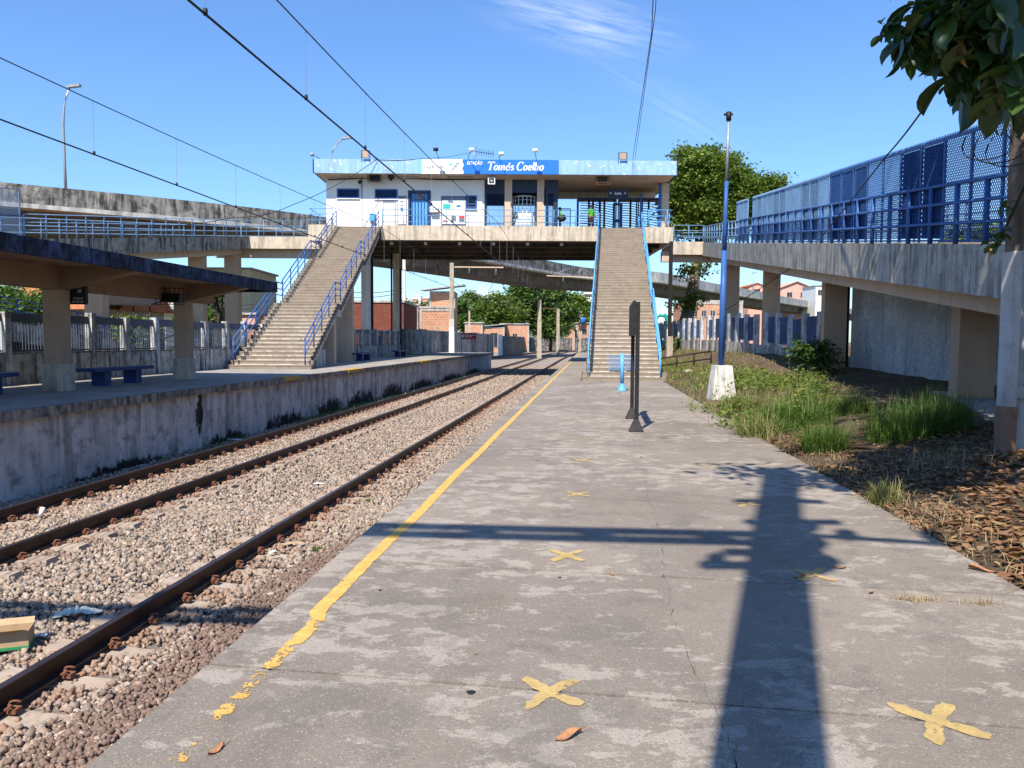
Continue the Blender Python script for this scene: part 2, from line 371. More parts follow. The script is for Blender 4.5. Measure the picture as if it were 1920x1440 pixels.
M['viaduct'] = stained('blackened_parapet', (.25, .235, .21), (.40, .38, .35), (.035, .033, .03), .9, .95, sscale=.9, bump=.5)
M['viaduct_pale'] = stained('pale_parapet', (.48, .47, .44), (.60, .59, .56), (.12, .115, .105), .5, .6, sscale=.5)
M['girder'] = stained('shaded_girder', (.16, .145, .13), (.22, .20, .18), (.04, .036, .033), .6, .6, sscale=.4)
M['white_wall'] = stained('white_wall_paint', (.78, .765, .73), (.82, .81, .78), (.35, .32, .28), .08, .10, bump=.1, sscale=.5)
M['stair'] = stained('stair_concrete', (.255, .205, .16), (.32, .265, .205), (.14, .11, .085), .45, .2, bump=.4, sscale=1.5)
M['stair_dark'] = stained('blackened_step_ends', (.12, .105, .09), (.30, .27, .24), (.03, .028, .025), .9, .6, sscale=2.5)
M['stringer'] = stained('whitewashed_stringer', (.58, .55, .50), (.68, .65, .61), (.08, .07, .06), .55, .75, sscale=1.6)
M['canopy'] = stained('blue_black_fascia', (.03, .04, .07), (.07, .105, .20), (.008, .008, .009), .95, .95, sscale=2.2, bump=.6)
M['canopy_in'] = stained('canopy_soffit', (.32, .20, .125), (.37, .24, .15), (.16, .12, .09), .4, .1, bump=.25)
M['col_cream'] = stained('column_paint', (.45, .31, .205), (.50, .35, .24), (.10, .08, .065), .2, .10, bump=.45, grain=70)
M['fascia'] = stained('flaking_sky_blue_paint', (.27, .45, .70), (.32, .51, .77), (.16, .22, .30), .2, .4, sscale=1.2, flake=(.62, .62, .58), flk=.59, bump=.5)
M['blue'] = stained('blue_rail_paint', (.03, .10, .30), (.045, .13, .37), (.03, .04, .08), .35, .3, .45, .1, 2.5)
M['blue_pale'] = stained('weathered_sunlit_blue_paint', (.13, .26, .45), (.18, .33, .53), (.10, .10, .12), .35, .3, .5, .1, 2.5)  # pale blue coat; the paleness of sunlit rails and screens is put into it
M['blue_deep'] = stained('deep_blue_paint', (.02, .05, .145), (.03, .07, .20), (.02, .02, .03), .4, .3, .5, .15, 2.5)
M['blue_light'] = stained('light_blue_paint', (.10, .36, .72), (.13, .42, .78), (.08, .12, .2), .2, .2, .45, .1, 2.5)
M['blue_sheet'] = stained('blue_sheeting', (.03, .085, .24), (.05, .14, .36), (.03, .05, .12), .6, .6, .6, .2, 1.5)
M['grille'] = plain('dull_grille_bars', (.085, .10, .14), .6, .1, .3, 3)
M['sheet_dull'] = stained('dull_blue_sheet', (.035, .075, .17), (.06, .12, .25), (.02, .03, .05), .6, .6, .6, .2, 1.5)
M['navy'] = plain('navy_frame', (.02, .03, .06), .5, 0, .3, 3)
M['brown'] = plain('rust_brown_steel', (.13, .06, .03), .7, 0, .3, 20)
M['black'] = plain('black_metal', (.022, .020, .020), .55, .2, .5, 12)
M['wire'] = plain('tarred_wire', (.02, .02, .022), .6, .2, .2, 3)
M['grey'] = plain('galvanised_grey', (.30, .31, .32), .5, .3, .2, 8)
M['pole_concrete'] = stained('pole_concrete', (.40, .34, .27), (.48, .42, .34), (.12, .10, .08), .4, .4, sscale=1.5)
M['white'] = plain('white_paint', (.80, .79, .77), .6, 0, .08, 3)
M['plaster'] = stained('peeling_whitewash', (.62, .60, .55), (.74, .72, .68), (.10, .085, .07), .5, .55, sscale=4, flake=(.40, .34, .27), flk=.60)
M['mast'] = stained('old_mast_concrete', (.46, .45, .44), (.56, .56, .56), (.10, .08, .065), .45, .5, sscale=1.6, bump=.7)
M['mast_base'] = stained('rust_brown_mast_foot', (.22, .13, .09), (.28, .18, .13), (.08, .05, .04), .5, .5, sscale=2, bump=.7)
M['bark'] = stained('tree_bark', (.16, .125, .095), (.22, .17, .13), (.05, .04, .03), .6, .6, sscale=4, bump=1)
M['bark_dark'] = stained('dark_bark', (.05, .038, .03), (.07, .055, .04), (.02, .016, .012), .6, .6, sscale=6, bump=1)
M['plank'] = stained('weathered_plank', (.36, .35, .325), (.50, .48, .45), (.05, .047, .043), .55, .95, sscale=1.7)
M['ramp_dirty'] = stained('blackened_ramp_beam', (.34, .30, .25), (.46, .41, .34), (.045, .04, .035), .7, .95, sscale=1.6, bump=.6)
M['plank_dark'] = stained('black_weathered_plank', (.15, .14, .13), (.42, .40, .37), (.02, .018, .017), .8, .9, sscale=1.3)
M['fence_white'] = stained('mouldy_white_concrete', (.52, .52, .52), (.66, .66, .66), (.055, .05, .045), .7, .8, sscale=1.8)
M['fence_grey'] = stained('mouldy_low_wall', (.44, .42, .40), (.55, .53, .50), (.05, .045, .04), .8, .9, sscale=1.5)
def brick_mat(name, c1, c2, mortar, u='x', s=1.0):
    t = NT(name); sp = t.n('ShaderNodeSeparateXYZ'); t.l(t.geo.outputs['Position'], sp.inputs[0])
    uu = t.math('ADD', sp.outputs[0], sp.outputs[1]); cb = t.n('ShaderNodeCombineXYZ'); t.l(uu, cb.inputs[0]); t.l(sp.outputs[2], cb.inputs[1])
    b = t.n('ShaderNodeTexBrick'); t.l(cb.outputs[0], b.inputs['Vector'])
    b.inputs['Color1'].default_value = (*c1, 1); b.inputs['Color2'].default_value = (*c2, 1); b.inputs['Mortar'].default_value = (*mortar, 1)
    b.inputs['Scale'].default_value = 1; b.inputs['Brick Width'].default_value = .30 * s; b.inputs['Row Height'].default_value = .20 * s; b.inputs['Mortar Size'].default_value = .018 * s
    c = t.mix(t.rng(t.noise(1.1, 7, .7), .45, .7, 0, .5), b.outputs['Color'], tuple(x * .6 for x in c1))
    c = t.mix(t.rng(t.noise(2.5, 7, .7, t.pos(loc=(5, 5, 5))), .6, .68, 0, .6), c, mortar)
    t.bump(b.outputs['Fac'], -.5, .02); return t.done(c, .9, 0, .1)
M['brick'] = brick_mat('hollow_clay_brick', (.56, .26, .15), (.44, .19, .11), (.50, .42, .34), s=1.3)
M['brick_red'] = brick_mat('dark_red_brick', (.22, .055, .035), (.16, .04, .03), (.14, .10, .08), s=1.1)
M['rooftile'] = brick_mat('terracotta_tiles', (.50, .19, .09), (.38, .13, .06), (.22, .09, .05), s=.9)
M['render_grey'] = stained('bare_render', (.42, .39, .35), (.52, .49, .45), (.12, .10, .09), .4, .5)
M['yellow_house'] = stained('pale_yellow_render', (.68, .63, .42), (.74, .70, .52), (.3, .26, .18), .15, .2)
M['pink'] = stained('salmon_render', (.66, .36, .28), (.70, .40, .32), (.3, .14, .1), .15, .2)
M['hill'] = ground_mat('scrub_hillside', (.10, .13, .07), (.17, .19, .10), (.28, .22, .15), .04)
M['glass'] = plain('dark_window', (.03, .035, .045), .15, 0, .2, 1, .5)
M['sign_blue'] = plain('sign_blue', (.02, .16, .62), .4, 0, .05)
M['sign_cyan'] = plain('sign_cyan', (.15, .62, .72), .4, 0, .05)
M['sign_grey'] = plain('sign_grey', (.14, .17, .22), .5, 0, .1)
M['sign_red'] = plain('sign_red', (.55, .05, .08), .5, 0, .1)
M['sign_teal'] = plain('sign_teal', (.03, .42, .38), .5, 0, .1)
M['carton'] = plain('brown_cardboard', (.42, .29, .17), .9, 0, .15, 12)
M['carton_green'] = plain('carton_green_print', (.02, .22, .08), .8, 0, .1)
M['plastic'] = plain('pale_green_plastic', (.55, .63, .56), .35, 0, .15, 20)
M['skin'] = plain('skin', (.16, .075, .045), .6, 0, .1)
M['shirt_green'] = plain('green_shirt', (.06, .42, .03), .85, 0, .1)
M['shirt_blue'] = plain('blue_shirt', (.015, .12, .55), .85, 0, .1)
M['trousers'] = plain('dark_trousers', (.02, .02, .028), .9, 0, .1)
M['tin'] = plain('weathered_tin', (.42, .45, .48), .6, .2, .3, 3)
M['paint_yellow_chip'] = stained('chipped_yellow_edge', (.50, .30, .05), (.62, .38, .08), (.10, .08, .06), .8, .4, sscale=4)
M['cloth_cream'] = stained('weed_stalks', (.30, .22, .15), (.36, .28, .2), (.1, .08, .06))
# ============================================================= GROUND, PLATFORMS, TRACKS
BED = -1.13; RAILZ = -0.92; LEFTZ = 0.38
EDGE_R, EDGE_L = -1.86, -9.5
def soil_h(x, y):
    xt, d = toT(x, y)
    a = min(max((xt - 2.75) / 3.2, 0), 1); b = min(max((x - 9.6) / 2.2, 0), 1)
    f = min(max((y - 22) / 12, 0), 1)
    h = -.06 + .09 * min(max((xt - 2.7) / .35, 0), 1) + .36 * a * a * (3 - 2 * a) + .62 * b * b * (3 - 2 * b) * (.25 + .75 * f)
    n = mnoise.noise(Vector((x * .9, y * .9, 0))) * .05 + mnoise.noise(Vector((x * 3, y * 3, 4))) * .025
    return h + n * min(1, max(0, (xt - 2.7)))
def grid(name, xs, ds, hf, m, frame=T, **props):
    V = []; F = []
    for d in ds:
        for x in xs:
            p = frame(x, d); V.append((p.x, p.y, hf(p.x, p.y)))
    n = len(xs)
    for j in range(len(ds) - 1):
        for i in range(n - 1): F.append((j * n + i, j * n + i + 1, (j + 1) * n + i + 1, (j + 1) * n + i))
    return npmesh(name, np.array(V), np.array(F), m, smooth=True, **props)

g = MB(); g.quad((-3000, -600, -1.45), (3000, -600, -1.45), (3000, 5000, -1.45), (-3000, 5000, -1.45)); g.build('ground', M['earth'], kind='structure')
grid('track_bed', np.linspace(-40, -2.0, 40), np.concatenate([np.linspace(-8, 90, 80), np.linspace(95, 330, 30)]),
     lambda x, y: BED - .03 + .02 * mnoise.noise(Vector((x * 1.5, y * 1.5, 0))), M['ballast_bed'], kind='structure')
grid('soil', np.concatenate([np.linspace(2.7, 9, 60), np.linspace(9.4, 60, 30)]), np.concatenate([np.linspace(-6, 30, 130), np.linspace(31, 110, 80)]), soil_h, M['soil'], kind='structure')
grid('left_ground', np.linspace(-160, -14.9, 30), np.linspace(-10, 74, 40), lambda x, y: -.25 + .1 * mnoise.noise(Vector((x * .1, y * .1, 0))), M['earth'], kind='structure')
# a hill with its slope, far left and far centre
def hillmesh(name, cx, cy, rx, ry, h, m):
    V = []; F = []; n = 40
    for j in range(n + 1):
        for i in range(n + 1):
            u = i / n * 2 - 1; v = j / n * 2 - 1; r = math.sqrt(u * u + v * v)
            z = h * max(0, math.cos(min(1, r) * PI / 2)) ** 1.3 * (1 + .35 * mnoise.noise(Vector((u * 2.5, v * 2.5, h)))) - 2
            V.append((cx + u * rx, cy + v * ry, z))
    for j in range(n):
        for i in range(n): a = j * (n + 1) + i; F.append((a, a + 1, a + n + 2, a + n + 1))
    return npmesh(name, np.array(V), np.array(F), m, smooth=True, kind='structure')
hillmesh('hill', -215, 420, 150, 110, 30, M['hill'])
hillmesh('hill', -70, 560, 75, 90, 33, M['hill'])
hillmesh('hill', 75, 620, 120, 90, 24, M['hill'])

# ---------------- near platform: concrete slabs with open joints and a wandering crack
plat = thing('platform', 'grey concrete platform under the viewer with yellow edge line, cracks and crosses', 'platform', (0, 0, 0))
def vexpl(d):                                     # crack between left and right rows
    return .55 + .13 * mnoise.noise(Vector((d * .35, 3.3, 0))) + .03 * mnoise.noise(Vector((d * 2.5, 1.3, 0))) + .022 * mnoise.noise(Vector((d * 9, 7, 0))) + .008 * mnoise.noise(Vector((d * 34, 7, 0))) + .012 * min(20, max(0, d - 4))
jd = [-6, -3.4, -.9, 1.55, 3.42, 5.25, 7.75, 10.3, 12.9, 15.5, 18.1, 20.7, 23.3, 25.9, 28.5, 31.1]
SK = -.055                                       # joints run slightly askew
def redge(d): return 2.80 + .03 * mnoise.noise(Vector((d * .8, 0, 2)))
GAP = .012
for a, b in zip(jd[:-1], jd[1:]):
    for side in (0, 1):
        left = []; right = []
        n = 80 if b < 13 else 6
        ds = [a + GAP + (b - a - 2 * GAP) * i / n for i in range(n + 1)]
        for d in ds:
            if side == 0: xl, xr = EDGE_R, vexpl(d) - .0008 - .009 * max(0, mnoise.noise(Vector((d * 6, 2, 1))))
            else: xl, xr = vexpl(d) + .0008, redge(d)
            rr = lambda x: d + SK * x
            left.append(T(xl, d + SK * xl, 0)); right.append(T(xr, d + SK * xr, 0))
        poly = right + left[::-1]
        mb = MB(); k = len(left)
        lz = [p - Vector((0, 0, .12)) for p in left]; rz = [p - Vector((0, 0, .12)) for p in right]
        vs = left + right + lz + rz
        fs = [(i, k + i, k + i + 1, i + 1) for i in range(k - 1)]
        fs += [(2 * k + i, i, i + 1, 2 * k + i + 1) for i in range(k - 1)]
        fs += [(k + i, 3 * k + i, 3 * k + i + 1, k + i + 1) for i in range(k - 1)]
        fs += [(0, 2 * k, 3 * k, k), (2 * k - 1, 4 * k - 1, 3 * k - 1, k - 1)]
        mb.add(vs, fs); mb.build('slab', M['slab'], plat)
mb = MB(); mb.vbeam(T((EDGE_R + 2.79) / 2, 31.3), T((EDGE_R + 2.79) / 2, 104), 2.79 - EDGE_R, -.12, 0); mb.build('far_deck', M['slab'], plat)
mb = MB(); mb.vbeam(T((EDGE_R + .03 + 2.75) / 2, -7), T((EDGE_R + .03 + 2.75) / 2, 104), 2.72 - EDGE_R, -1.6, -.125); mb.build('platform_base', M['soil'], plat)

def strip(name, xc, half, d0, d1, wearf, m, z=.004, wob=.02, step=.12):
    V = []; F = []; UV = []
    n = int((d1 - d0) / step)
    for i in range(n + 1):
        d = d0 + (d1 - d0) * i / n; c = xc(d)
        for u in (-1, 0, 1):
            p = T(c + u * half, d, z); V.append(tuple(p)); UV.append((u, wearf(d)))
    for i in range(n):
        for k in (0, 1): a = i * 3 + k; F.append((a, a + 1, a + 4, a + 3))
    me = bpy.data.meshes.new(name); me.from_pydata(V, [], F); uv = me.uv_layers.new()
    for l in me.loops: uv.data[l.index].uv = UV[l.vertex_index]
    me.materials.append(m); return link(name, me, plat)
strip('yellow_edge_line', lambda d: -1.585 + .03 * mnoise.noise(Vector((d * .5, 0, 0))) + (.05 if d < 4.2 else 0), .050, 2.6, 100,
      lambda d: (.72 if d < 3.05 else .50 if d < 3.8 else .30 if d < 4.2 else .10 if d < 6 else .0) + .12 * mnoise.noise(Vector((d * 1.3, 5, 0))), M['yellow'])
def cross(x, d, s, rot, wear):
    V = []; F = []; UV = []; n = 14
    for arm in (0, 1):
        a = rot + PI / 4 + arm * PI / 2 + random.uniform(-.08, .08); ca, sa = math.cos(a), math.sin(a); base = len(V); bend = random.uniform(-.12, .12)
        for i in range(n + 1):
            t = i / n * 2 - 1; hw = s * .215 * (1 + .18 * mnoise.noise(Vector((t * 2, x * 9, d + arm)))) * (1 - .35 * max(0, abs(t) - .8) / .2)
            for u in (-1, 0, 1):
                X = t * s * 1.12; Yq = u * hw + bend * s * t * t
                p = T(x + X * ca - Yq * sa, d + (X * sa + Yq * ca) * 1.15, (.004 if d < 8 else .006) + .0016 * arm); V.append(tuple(p)); UV.append((max(abs(u), abs(t) ** 6) * (1 if u >= 0 else -1), wear))
        for i in range(n):
            for k in (0, 1): q = base + i * 3 + k; F.append((q, q + 1, q + 4, q + 3))
    me = bpy.data.meshes.new('cross_mark'); me.from_pydata(V, [], F); uv = me.uv_layers.new()
    for l in me.loops: uv.data[l.index].uv = UV[l.vertex_index]
    me.materials.append(M['yellow_cross']); link('cross_mark', me, plat)
for px, py, s, wr in ((1031, 1299, .155, .0), (1062, 1042, .155, -.05), (1082, 927, .16, .1), (1090, 864, .16, .1), (1100, 822, .15, .25),
                      (1756, 1353, .17, -.05), (1520, 1077, .16, .1), (1401, 945, .16, .1), (1330, 876, .16, .3)):
    p = AZ(px, py, 0); x, d = toT(p.x, p.y); cross(x, d, s, .12, wr)

# ---------------- far platform with canopy side
lp = thing('platform', 'long raised platform across the tracks with stained whitewashed wall', 'platform', (0, 0, 0))
LE = 73.2
mb = MB(); mb.vbeam(T(-12.15, -8, LEFTZ), T(-12.15, LE, LEFTZ), 5.1, -.16, 0); mb.build('platform_deck', M['slab_left'], lp)
for i in range(28):
    a = -8 + i * 3.0; b = min(a + 2.99, LE + .02)
    if a > LE: break
    mb = MB(); mb.vbeam(T(-9.56, a, LEFTZ), T(-9.56, b, LEFTZ), .16, -.17 + .01 * (i % 3), .006 + .003 * (i % 2)); mb.build('coping_stone', M['lip'], lp)
for i in range(16):
    a = -8 + i * 5.4; b = min(a + 5.385, LE)
    if a > LE: break
    mb = MB(); mb.vbeam(T(-9.86, a, 0), T(-9.86, b, 0), .46, -1.5, LEFTZ - .165); mb.build('wall_panel', M['wall_lilac'], lp)
mb = MB(); mb.vbeam(T(-12.2, -8, 0), T(-12.2, LE - .01, 0), 4.7, -1.5, LEFTZ - .17); mb.build('platform_core', M['lip'], lp)
for d0, d1 in ((29.2, 31.2), (23.0, 24.2), (42, 44.5)):
    mb = MB(); mb.vbeam(T(-9.68, d0, LEFTZ), T(-9.68, d1, LEFTZ), .46, -.10, .014); mb.build('yellow_patch', M['paint_yellow_chip'], lp)
def wall_stain(d, wd, z0, z1, wear, xt=-9.624):
    V = []; F = []; UV = []; n = 6; foot = z0 < -1.1
    for j in range(n + 1):
        v = j / n
        for u in (-1, 0, 1):
            p = T(xt, d + u * wd / 2 * (1.0 - .3 * v if z1 > -.5 else 1), z1 + (z0 - z1) * v); V.append(tuple(p)); UV.append((u, (1 - v) if foot else (2 * v - 1)))
    for j in range(n):
        for k in (0, 1): a = j * 3 + k; F.append((a, a + 3, a + 4, a + 1))
    me = bpy.data.meshes.new('wall_stain'); me.from_pydata(V, [], F); uv = me.uv_layers.new()
    for l in me.loops: uv.data[l.index].uv = UV[l.vertex_index]
    me.materials.append(M['black_stain']); link('wall_stain', me, lp)
wall_stain(18.0, .5, -.95, .32, 0)
for d_, w_, a_ in ((19.5, 3.0, .22), (23.5, 4.6, .30), (27.5, 5.2, .40), (31.5, 6.6, .42), (36.5, 7, .45), (43, 9, .35), (52, 11, .3), (14.8, 4.6, .16), (62, 12, .3)): wall_stain(d_, w_, -1.2, -1.13 + a_ * 1.6, 0)
# small notice on platform face
mb = MB(); mb.vbeam(T(-9.61, 47.2, 0), T(-9.61, 48.3, 0), .03, -.62, .02); mb.build('wall_notice', M['sign_grey'], lp)
# dark moss at the wall foot
def stonefield(name, m, n, sampler, smin, smax, flat=.7, parent=None, jag=.3, seed=1, cube=False, **props):
    rg = np.random.default_rng(seed)
    ph = (1 + 5 ** .5) / 2
    ico = np.array([(-1, ph, 0), (1, ph, 0), (-1, -ph, 0), (1, -ph, 0), (0, -1, ph), (0, 1, ph), (0, -1, -ph), (0, 1, -ph), (ph, 0, -1), (ph, 0, 1), (-ph, 0, -1), (-ph, 0, 1)]) / math.sqrt(1 + ph * ph)
    if cube: ico = np.array([(x, y, z) for z in (-.6, .6) for y in (-.6, .6) for x in (-.6, .6)])
    FI = np.array([(0, 11, 5), (0, 5, 1), (0, 1, 7), (0, 7, 10), (0, 10, 11), (1, 5, 9), (5, 11, 4), (11, 10, 2), (10, 7, 6), (7, 1, 8), (3, 9, 4), (3, 4, 2), (3, 2, 6), (3, 6, 8), (3, 8, 9), (4, 9, 5), (2, 4, 11), (6, 2, 10), (8, 6, 7), (9, 8, 1)])
    if cube: FI = np.array([(0, 2, 3), (0, 3, 1), (4, 5, 7), (4, 7, 6), (0, 1, 5), (0, 5, 4), (1, 3, 7), (1, 7, 5), (3, 2, 6), (3, 6, 7), (2, 0, 4), (2, 4, 6)])
    P = sampler(rg, n); n = len(P)
    k = len(ico)
    off = 1 + rg.uniform(-jag, jag, (n, k, 3 if cube else 1))
    V = ico[None] * off * (rg.uniform(.5, 1.45, (n, 1, 3)) if cube else rg.uniform(.75, 1.3, (n, 1, 3)))
    V[:, :, 2] *= flat
    q = rg.normal(size=(n, 4)); q /= np.linalg.norm(q, axis=1)[:, None]
    a, b, c, d = q.T
    R = np.stack([1 - 2 * (c * c + d * d), 2 * (b * c - a * d), 2 * (b * d + a * c), 2 * (b * c + a * d), 1 - 2 * (b * b + d * d), 2 * (c * d - a * b), 2 * (b * d - a * c), 2 * (c * d + a * b), 1 - 2 * (b * b + c * c)], 1).reshape(n, 3, 3)
    V = np.einsum('nij,nkj->nki', R, V) * (rg.uniform(smin, smax, (n, 1, 1)) ** 1.0)
    V = V + P[:, None, :]
    F = FI[None] + (np.arange(n) * k)[:, None, None]
    return npmesh(name, V.reshape(-1, 3), F.reshape(-1, 3), m, parent, **props)
def tsample(x0, x1, d0, d1, z0, z1, pw=1.0, avoid=None):
    def f(rg, n):
        x = rg.uniform(x0, x1, n); u = rg.uniform(0, 1, n) ** pw; d = d0 + (d1 - d0) * u; z = rg.uniform(z0, z1, n)
        if avoid is not None: k = avoid(x, d, rg); x, d, z = x[k], d[k], z[k]
        return np.stack([x * CT + d * ST, -x * ST + d * CT, z], 1)
    return f
RAILX = (-8.6, -7.0, -4.23, -2.63)
SLP = .60
def avoid_sleepers(x, d, rg):
    ph = np.abs(((d - .2) / SLP) % 1 - .5) * SLP       # 0.. at sleeper centre when = .3? see placement
    on = (ph > SLP / 2 - .14)
    near = np.zeros_like(x, dtype=bool)
    for r in RAILX: near |= np.abs(x - r) < .34
    near |= (x > -7.0) & (x < -6.44); near |= (x > -4.23) & (x < -3.78)
    keep = ~(on & near & (rg.uniform(0, 1, len(x)) < .93))
    for r in RAILX: keep &= np.abs(x - r) > .085
    return keep
stonefield('ballast_stones', M['ballast'], 62000, tsample(-9.6, -2.9, .9, 12, BED - .03, BED + .012, 1.1, avoid_sleepers), .014, .043, .72, seed=1, jag=.42, cube=True, kind='stuff')
stonefield('ballast_stones', M['ballast'], 46000, tsample(-9.6, -2.9, 11, 32, BED - .03, BED + .015, 1.3, avoid_sleepers), .022, .046, .72, seed=2, jag=.42, cube=True, kind='stuff')
stonefield('ballast_stones', M['ballast'], 22000, tsample(-9.5, -2.6, 31, 80, BED - .03, BED + .02, 1.2), .04, .075, .6, seed=3, jag=.42, cube=True, kind='stuff')
stonefield('brown_pebbles', M['pebble'], 20000, tsample(-3.9, -2.6, .9, 11, BED + .01, BED + .035, 1.3, lambda x, d, rg: (x > -3.62 + .10 * np.sin(d * 1.3) + np.maximum(0, d - 6.5) * .11 + rg.normal(0, .05, len(x)))), .013, .026, .8, seed=4, jag=.15, kind='stuff')
grid('pebble_bed', np.linspace(-3.5, -2.0, 4), np.linspace(0, 10, 20), lambda x, y: BED + .004, M['pebble'], kind='structure')

# ---------------- tracks
def curve_off(d): return max(0, d - 90) ** 2 * 2.1e-4
def railprof():
    return [(-.07, 0), (.07, 0), (.07, .012), (.012, .03), (.012, .125), (.036, .135), (.036, .168), (.028, .172), (-.028, .172), (-.036, .168), (-.036, .135), (-.012, .125), (-.012, .03), (-.07, .012)]
def sweep(path, prof):
    V = []; F = []; n = len(prof); FT = []
    for i, p in enumerate(path):
        t = (path[min(i + 1, len(path) - 1)] - path[max(0, i - 1)]).normalized(); s = Vector((t.y, -t.x, 0)).normalized()
        for a, b in prof: V.append(tuple(p + s * a + Vector((0, 0, b))))
    for i in range(len(path) - 1):
        for k in range(n): F.append((i * n + k, i * n + (k + 1) % n, (i + 1) * n + (k + 1) % n, (i + 1) * n + k)); FT.append(k)
    F.append(tuple(range(n))); FT.append(0)
    return V, F, FT
def rail_part(x, ds, parent, off=curve_off):
    path = [T(x + off(d), d, RAILZ - .172) for d in ds]
    V, F, FT = sweep(path, railprof()); me = bpy.data.meshes.new('rail'); me.from_pydata(V, [], F)
    me.materials.append(M['rail']); me.materials.append(M['railtop'])
    me.polygons.foreach_set('material_index', [1 if k in (7,) else 0 for k in FT]); me.update(); return link('rail', me, parent)
sl_m = MB()
sl_m.add([(-1.3, -.13, -.12), (1.3, -.13, -.12), (1.3, .13, -.12), (-1.3, .13, -.12), (-1.28, -.10, .03), (-.45, -.10, -.03), (.45, -.10, -.03), (1.28, -.10, .03), (1.28, .10, .03), (.45, .10, -.03), (-.45, .10, -.03), (-1.28, .10, .03)],
         [(4, 5, 10, 11), (5, 6, 9, 10), (6, 7, 8, 9), (0, 1, 7, 6, 5, 4), (2, 3, 11, 10, 9, 8), (1, 2, 8, 7), (3, 0, 4, 11)])
me_sl = bpy.data.meshes.new('sleeper'); me_sl.from_pydata(sl_m.v, [], sl_m.f); me_sl.materials.append(M['sleeper'])
cm = MB()   # sprung clip: an S of bent bar on a shoulder
pts = [Vector((math.sin(t * 1.0) * .028 + .055, (t - 3.9) * .017, .012 + .022 * abs(math.sin(t * .8)))) for t in np.linspace(0, 7.8, 16)]
cm.tube(pts, .0095, 6); cm.box((.045, -.035, -.03), (.115, .035, .004))
me_cl = bpy.data.meshes.new('rail_clip'); me_cl.from_pydata(cm.v, [], cm.f); me_cl.polygons.foreach_set('use_smooth', cm.sm); me_cl.materials.append(M['clip'])
def track(label, x1, x2, d0, d1, nsl, clips_to):
    t = thing('railway_track', label, 'railway track', T(0, 0, 0), 'tracks between the platforms')
    ds = list(np.linspace(d0, 90, 20)) + list(np.linspace(95, d1, 40))
    for x in (x1, x2): rail_part(x, ds, t)
    xc = (x1 + x2) / 2
    for i in range(nsl):
        d = .2 + SLP * (i - 6)
        p = T(xc, d, BED + .012); rz = -TH + random.uniform(-.01, .01)
        link('sleeper', me_sl, t, p + Vector((0, 0, random.uniform(-.006, .008))), rot=(0, 0, rz))
        if d < clips_to and d > .5:
            for x in (x1, x2):
                if x > -2.8: continue
                for sgn in (1, -1):
                    if sgn < 0 and (d < 6 or d > 20): continue
                    q = T(x + sgn * .03, d + random.uniform(-.01, .01), RAILZ - .155)
                    link('rail_clip', me_cl, t, q, rot=(0, 0, -TH + (0 if sgn > 0 else PI)))
    return t
track('nearer railway track, its left rail shining beside the brown pebble strip', RAILX[2], RAILX[3], -3, 300, 130, 34)
track('farther railway track running below the whitewashed platform wall', RAILX[0], RAILX[1], -3, 300, 130, 34)
t3 = thing('railway_track', 'siding track curving in behind the end of the far platform', 'railway track', T(0, 0, 0))
def off3(d): return (d - 78) * .075 + max(0, d - 120) ** 2 * 1.2e-4 if d > 78 else 0
for x in (-18.5, -16.9): rail_part(x, list(np.linspace(78, 290, 50)), t3, off3)

# ---------------- rubbish on the ballast
zb = BED + .03
p = AZ(20, 1212, zb)
t = thing('cardboard_box', 'open brown cardboard box with green print at its foot, lying on the ballast', 'box', p)
mb = MB(); rz = .35
def rloc(u, v, z, r=rz, c=p): return (c.x + u * math.cos(r) - v * math.sin(r), c.y + u * math.sin(r) + v * math.cos(r), c.z + z)
def rbox(mb, u0, u1, v0, v1, z0, z1, r, c):
    P = [rloc(u, v, z, r, c) for z in (z0, z1) for v in (v0, v1) for u in (u0, u1)]
    return mb.add(P, [(0, 2, 3, 1), (4, 5, 7, 6), (0, 1, 5, 4), (1, 3, 7, 5), (3, 2, 6, 7), (2, 0, 4, 6)])
for a in ((-.16, .16, -.11, -.104), (-.16, .16, .104, .11), (-.16, -.154, -.104, .104), (.154, .16, -.104, .104)):
    rbox(mb, *a, .028, .16, rz, p)
rbox(mb, -.16, .16, -.11, .11, 0, .004, rz, p)
mb.add([rloc(-.16, -.11, .16), rloc(.16, -.11, .16), rloc(.14, -.19, .20), rloc(-.15, -.19, .20)], [(0, 1, 2, 3)])
mb.add([rloc(-.16, .11, .16), rloc(.16, .11, .16), rloc(.15, .19, .19), rloc(-.15, .19, .19)], [(0, 1, 2, 3)])
mb.build('carton', M['carton'], t)
mb = MB()
for a in ((-.163, .163, -.113, -.1045), (-.163, .163, .1045, .113), (-.163, -.1545, -.104, .104), (.1545, .163, -.104, .104)): rbox(mb, *a, .004, .03, rz, p)
mb.build('green_band', M['carton_green'], t)
def crumple(name, label, cat, px, py, z, sx, sy, sz, m, seed, rot=0):
    p = AZ(px, py, z); V = []; F = []; n = 14
    for j in range(n + 1):
        for i in range(n + 1):
            u = i / n * 2 - 1; v = j / n * 2 - 1; nz = mnoise.noise(Vector((u * 2.2 + seed, v * 2.2, seed))); n2 = mnoise.noise(Vector((u * 5 + seed, v * 5, 3)))
            e = 1 + .35 * mnoise.noise(Vector((math.atan2(v, u) * 1.5, seed, 0)))
            x = u * sx * e; y = v * sy * e * (1 + .3 * nz)
            V.append((p.x + x * math.cos(rot) - y * math.sin(rot), p.y + x * math.sin(rot) + y * math.cos(rot), p.z + .012 + sz * max(0, (1 - u * u)) * abs(nz + .5 * n2) * 1.6))
    for j in range(n):
        for i in range(n): a = j * (n + 1) + i; F.append((a, a + 1, a + n + 2, a + n + 1))
    o = npmesh(name, np.array(V), np.array(F), m, None, p, smooth=True); tag(o, label, cat); return o
